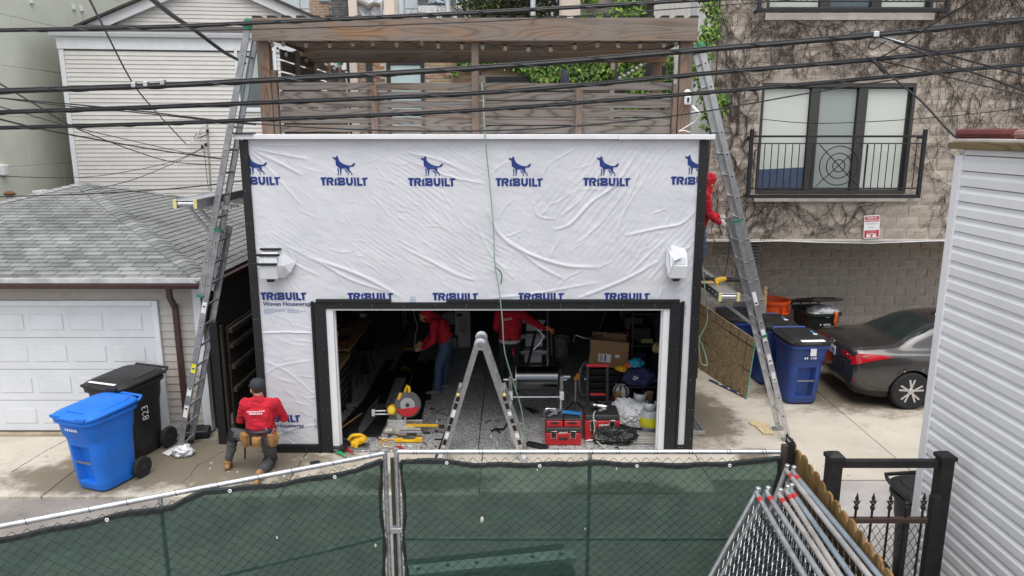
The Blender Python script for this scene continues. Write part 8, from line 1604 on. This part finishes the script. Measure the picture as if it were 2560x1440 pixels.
overhead('thin wire just below the highest cable', [(0, 79), (600, 74), (1180, 55), (1450, 39), (1820, 12), (2150, -15)], -2.9, .005, False)
overhead('thickest lashed cable, crossing the slat screen to the upper right', [(0, 229), (350, 217), (600, 205), (1240, 168), (1820, 120), (2190, 88), (2560, 50)], -3.0, .0215)
overhead('lashed cable second below the thickest one at the left edge', [(0, 282), (350, 270), (600, 260), (1240, 231), (1820, 180), (2180, 150), (2560, 112)], -2.9, .0165)
overhead('lowest lashed cable crossing the slat screen', [(0, 321), (400, 310), (600, 302), (1180, 277), (1820, 228), (2230, 192), (2560, 162)], -2.8, .0145)
overhead('thin wire sagging along the cap of the wrapped garage', [(0, 245), (300, 272), (600, 306), (925, 325), (1240, 326), (1500, 310), (1750, 280), (2050, 228), (2300, 190), (2560, 158)], -2.6, .0065, False)
def drop(label, px, ya, yb, r, mat=CAB):
    N = len(px); m = MB(); pts = spline([P(u, v, y=ya+(yb-ya)*i/(N-1)) for i, (u, v) in enumerate(px)]); m.tube(pts, r, 6); tag(m.build('service_wire', mat, smooth=True), label, 'wire', 'service wires')
drop('dark service drop falling from the top left to the white twisted wire', [(215, -20), (260, 70), (335, 212), (400, 290), (465, 360)], -3, 8.7, .012)
drop('thick service drop ending behind the left ladder top', [(365, -15), (430, 38), (490, 78), (560, 130), (612, 158)], -3, 3.0, .026)
drop('wire falling from the left edge across the house to the left ladder', [(-30, 192), (90, 262), (185, 318), (330, 375), (435, 405), (560, 413)], -3, 5.0, .008)
drop('wire from the left edge meeting the lowest cable', [(-20, 242), (120, 260), (310, 278), (480, 296), (640, 312)], -2.5, -2.5, .006)
drop('thin wire descending from the left edge to the gangway', [(-20, 262), (60, 283), (160, 312), (300, 345), (480, 385), (570, 398)], -3, 5.5, .0065)
drop('pair wire slanting from the left edge to the ladder bracket', [(-20, 293), (110, 324), (260, 352), (400, 376), (570, 400)], -3, 5.2, .011)
drop('slack wire from the house mast down to the left', [(505, 372), (440, 405), (330, 450), (200, 480)], 8.6, 3, .007)
drop('long slack wire running left from the mast over the shingled roof', [(515, 366), (430, 404), (300, 432), (180, 444), (-20, 440)], 8.6, 2, .006)
drop('wire rising from the roof to the plank bracket', [(0, 492), (250, 483), (450, 470), (610, 452)], 1.0, 1.0, .009)
drop('twin wire hanging beside the house mast', [(510, 375), (516, 430), (521, 475)], 8.8, 8.8, .007)
for lb, px in (('upper thick black wire falling to the right from the splice', [(2195, 90), (2260, 110), (2360, 135), (2460, 162), (2600, 196)]), ('lower black wire falling to the right from the splice', [(2215, 98), (2300, 130), (2400, 170), (2500, 205), (2620, 250)]), ('black wire crossing the grey garage corner from the cable clamp', [(2182, 150), (2215, 180), (2300, 250), (2380, 335), (2470, 405), (2600, 505)]), ('second black wire above the grey garage roof', [(2385, 355), (2450, 400), (2520, 450), (2600, 500)])):
    drop(lb, px, -2.95, -4.5, .0085)
drop('thin wire dipping across the lower window of the block building', [(1905, 298), (1990, 306), (2080, 308), (2250, 300), (2400, 288), (2600, 265)], 2.9, 0, .006); drop('thin wire rising to the top right above the upper window', [(2190, 150), (2260, 110), (2330, 62), (2450, -10)], -2.9, -4, .006)
drop('thin wire from the clamp falling to the right edge', [(2200, 152), (2300, 175), (2420, 205), (2600, 245)], -2.9, -4, .0065)
o = thing('cable_splice', 'grey splice sleeve where wires leave the thickest cable', 'splice', P(2190, 90, y=-3)); m = MB(); m.tube([P(2205, 96, y=-3.02), P(2258, 109, y=-3.05)], .017, 8); m.build('sleeve', M('splice_grey', (.5, .5, .5), .5), o, smooth=True); m = MB(); m.box(P(2188, 86, y=-3), (.05, .06, .05)); m.build('clamp', STEEL, o, bev=.006)
m = MB(); m.tube(spline([P(2195, 92, y=-3.02), P(2178, 105, y=-3.02), P(2172, 118, y=-3.02), P(2185, 122, y=-3.02), P(2215, 103, y=-3.02)]), .006, 5); m.build('loop', CAB, o, smooth=True)
o = thing('cable_clamp', 'small steel clamps on the thickest cable near the left', 'clamp', P(365, 212, y=-3))
for u, v in ((336, 212), (366, 210), (408, 206)): m = MB(); m.box(P(u, v, y=-3.0), (.04, .06, .05)); m.build('clamp', STEEL, o, bev=.008)
o = thing('splice_tie', 'black tied wire bundle on the middle cable at the right', 'clamp', P(2185, 150, y=-2.9)); m = MB(); m.tube(spline([P(2178, 148, y=-2.92), P(2195, 160, y=-2.95), P(2205, 172, y=-2.97), P(2215, 182, y=-3)]), [.01]+[.02]*29+[.008], 6); m.build('tie', CAB, o, smooth=True)
# green air hose hanging down the wrap and into the garage
HOSE = M('hose_green', (.22, .34, .26), .5)
hp2 = [P(1204, 208, y=.03), P(1208, 240, y=-.02), P(1212, 333, y=-.13), P(1222, 440, y=-.07), P(1233, 560, y=-.07), P(1237, 660, y=-.07), P(1248, 730, y=-.09), P(1256, 800, y=-.1), P(1262, 880, y=.0), P(1285, 960, y=.15), P(1305, 1030, y=.2), P(1311, 1090, y=.18), P(1313, 1118, z=.04), P(1330, 1122, z=.035)]
tag(cable('air_hose', 'pale green air hose hanging down the middle of the housewrap', spline(hp2), .0085, HOSE, 'hose'))
tag(cable('short_cord', 'short dark cord hooked on the hose at the wrap', spline([P(1239, 668, y=-.05), P(1250, 678, y=-.06), P(1255, 692, y=-.06), P(1252, 710, y=-.05)]), .007, CAB, 'cord')); bpy.data.objects['short_cord'].name = 'hanging_wire'
hs_ = [P(1752, 640, y=.35), P(1762, 720, y=.35), P(1768, 800, y=.35), P(1748, 850, y=.35), P(1752, 905, y=.3), P(1768, 910, y=.3), P(1758, 870, y=.35), P(1744, 830, y=.35), P(1740, 760, y=.35)]
tag(cable('hose_coil', 'pale green hose looped beside the right corner of the garage', spline(hs_), .0085, HOSE, 'hose'))
# ------------------------------------------------------------------ loose things on the ground outside
def osb():
    m, n, b = nodes('osb'); v = pos(n, None); vo = n.nodes.new('ShaderNodeTexVoronoi'); mp = n.nodes.new('ShaderNodeMapping'); mp.inputs['Scale'].default_value = (8, 12, 17); L(n, v, mp.inputs['Vector']); vw = mixc(n, .25, (0, 0, 0), (0, 0, 0)); no_ = n.nodes.new('ShaderNodeTexNoise'); no_.inputs['Scale'].default_value = 9; L(n, v, no_.inputs['Vector'])
    va = n.nodes.new('ShaderNodeVectorMath'); va.operation = 'MULTIPLY_ADD'; L(n, no_.outputs['Color'], va.inputs[0]); va.inputs[1].default_value = (2.5, 2.5, 2.5); L(n, mp.outputs[0], va.inputs[2]); L(n, va.outputs[0], vo.inputs['Vector'])
    sp = n.nodes.new('ShaderNodeSeparateColor'); L(n, vo.outputs['Color'], sp.inputs[0]); c = ramp(n, sp.outputs[0], [(0, (.16, .105, .055)), (.35, (.30, .21, .115)), (.7, (.42, .31, .18)), (1, (.60, .48, .30))]); L(n, c, b.inputs['Base Color']); b.inputs['Roughness'].default_value = .8; return m
OSB = osb(); o = thing('chipboard_sheet', 'chipboard sheet with dark grid lines leaning right of the garage', 'chipboard', (3.85, 3, 0))
BR, BL, TL, TR_ = Vector((4.03, 2.12, 0)), Vector((3.58, 4.02, 0)), Vector((3.66, 4.04, 1.25)), Vector((4.13, 2.14, 1.06)); nr = (BL-BR).cross(TR_-BR).normalized(); nr = nr if nr.x < 0 else -nr
m = MB(); th = nr*.014; m.add([BR, BL, TL, TR_, BR-th, BL-th, TL-th, TR_-th], [(0, 1, 2, 3), (7, 6, 5, 4), (0, 4, 5, 1), (1, 5, 6, 2), (2, 6, 7, 3), (3, 7, 4, 0)]); m.build('sheet', OSB, o)
m = MB()
for f in (.12, .26, .4, .54, .68, .82): m.bar(BR.lerp(BL, f)+nr*.0015, TR_.lerp(TL, f)+nr*.002, .014, .003, nr)
for f in (.46, .86): m.bar(BR.lerp(TR_, f)+nr*.002, BL.lerp(TL, f)+nr*.0025, .014, .003, nr)
tag(m.build('grid_lines', M('ink', (.03, .025, .02), .8), o), kind='stuff'); m = MB(); m.bar(BR+nr*.001-Vector((0, .004, 0)), TR_+nr*.001-Vector((0, .004, 0)), .016, .004, (0, -1, 0)); m.build('green_edge', M('green_edge', (.05, .3, .22), .7), o)
o = thing('spirit_level', 'dark blue spirit level lying on the concrete by the chipboard', 'level', P(1818, 972, z=0)); p, q = P(1774, 950, z=.012), P(1864, 993, z=.012); m = MB(); m.bar(p, q, .06, .024); m.build('body', M('level_blue', (.02, .045, .13), .4), o, bev=.004)
for f in (.3, .55, .82): c = p.lerp(q, f)+Vector((0, 0, .013)); m = MB(); m.bar(c-(q-p).normalized()*.03, c+(q-p).normalized()*.03, .04, .004); m.build('vial_window', STK, o)
p = P(1905, 1068, z=.02); m = MB(); m.prism([(-.085, -.24), (.085, -.25), (.095, .05), (.12, .07), (.13, .25), (-.11, .26), (-.12, .13), (-.075, .09)], .014, Matrix.Translation((p.x, p.y, .006)) @ Matrix.Rotation(R(6), 4, 'Z')); tag(m.build('board_scrap', wood('pale_board', (.5, .37, .2), (.68, .54, .33), 1), bev=.002), 'pale notched board scrap on the damp concrete spot', 'board')
o = thing('ground_plank', 'grooved grey plank lying beside the right corner of the garage', 'plank', P(1748, 1060, z=0)); a, b = P(1728, 1082, z=.04), P(1770, 1080, z=.04)
for k in range(6): bx('plank_rib', (2.60+k*.055, a.y-.0, .005), (2.645+k*.055, a.y+1.9, .075), ALUD, o, .006)
bx('end_plate', (2.60, a.y-.02, .004), (2.93, a.y-.002, .08), ALU, o)
# foot of the left ladder: rags, tool case, offcuts
blob('white_rag', 'crumpled white plastic rag under the foot of the left ladder', 'rag', P(458, 1128, z=.06), (.12, .1, .08), WBAG, 8, fold=.4)
m = MB(); p = P(425, 1130, z=.03); m.add([p+Vector((-.12, .0, -.02)), p+Vector((.02, -.09, -.02)), p+Vector((.14, .06, .05)), p+Vector((.03, .14, .03))], [(0, 1, 2, 3)]); f = m.build('paper_scrap', STK); f.modifiers.new('t', 'SOLIDIFY').thickness = .004; tag(f, 'folded white paper scrap beside the foot of the left ladder', 'paper')
o = thing('tool_case', 'black plastic tool case behind the left ladder foot', 'case', P(490, 1085, z=0)); c = P(490, 1080, z=.07); m = MB(); m.box(c, (.42, .3, .13), Matrix.Rotation(R(15), 3, 'Z')); m.build('body', BLACKP, o, bev=.03, seg=3); m = MB(); m.tube([c+Vector((-.08, -.16, 0)), c+Vector((-.08, -.2, .02)), c+Vector((.08, -.2, .02)), c+Vector((.08, -.16, 0))], .012, 6); m.build('handle', BLACKP, o, smooth=True)
for i, (u0, v0, u1, v1, lb) in enumerate(((390, 1075, 470, 1068, 'upper bent aluminium trim piece by the left ladder foot'), (398, 1090, 460, 1078, 'middle bent aluminium trim piece by the left ladder foot'), (412, 1106, 455, 1092, 'lower bent aluminium trim piece by the left ladder foot'))):
    p, q = P(u0, v0, z=.05), P(u1, v1, z=.06); m = MB(); m.bar(p, q, .1, .006, (0, .3, 1)); m.bar(p+Vector((0, .05, .03)), q+Vector((0, .05, .03)), .006, .07, (0, .3, 1)); tag(m.build('trim_offcut', ALUD, bev=.002), lb, 'offcut', 'aluminium offcuts')
m = MB(); m.box(P(787, 1156, z=.015), (.13, .07, .02), Matrix.Rotation(R(25), 3, 'Z')); tag(m.build('black_offcut', BLACK, bev=.004), 'small black trim offcut on the apron near the door', 'offcut')
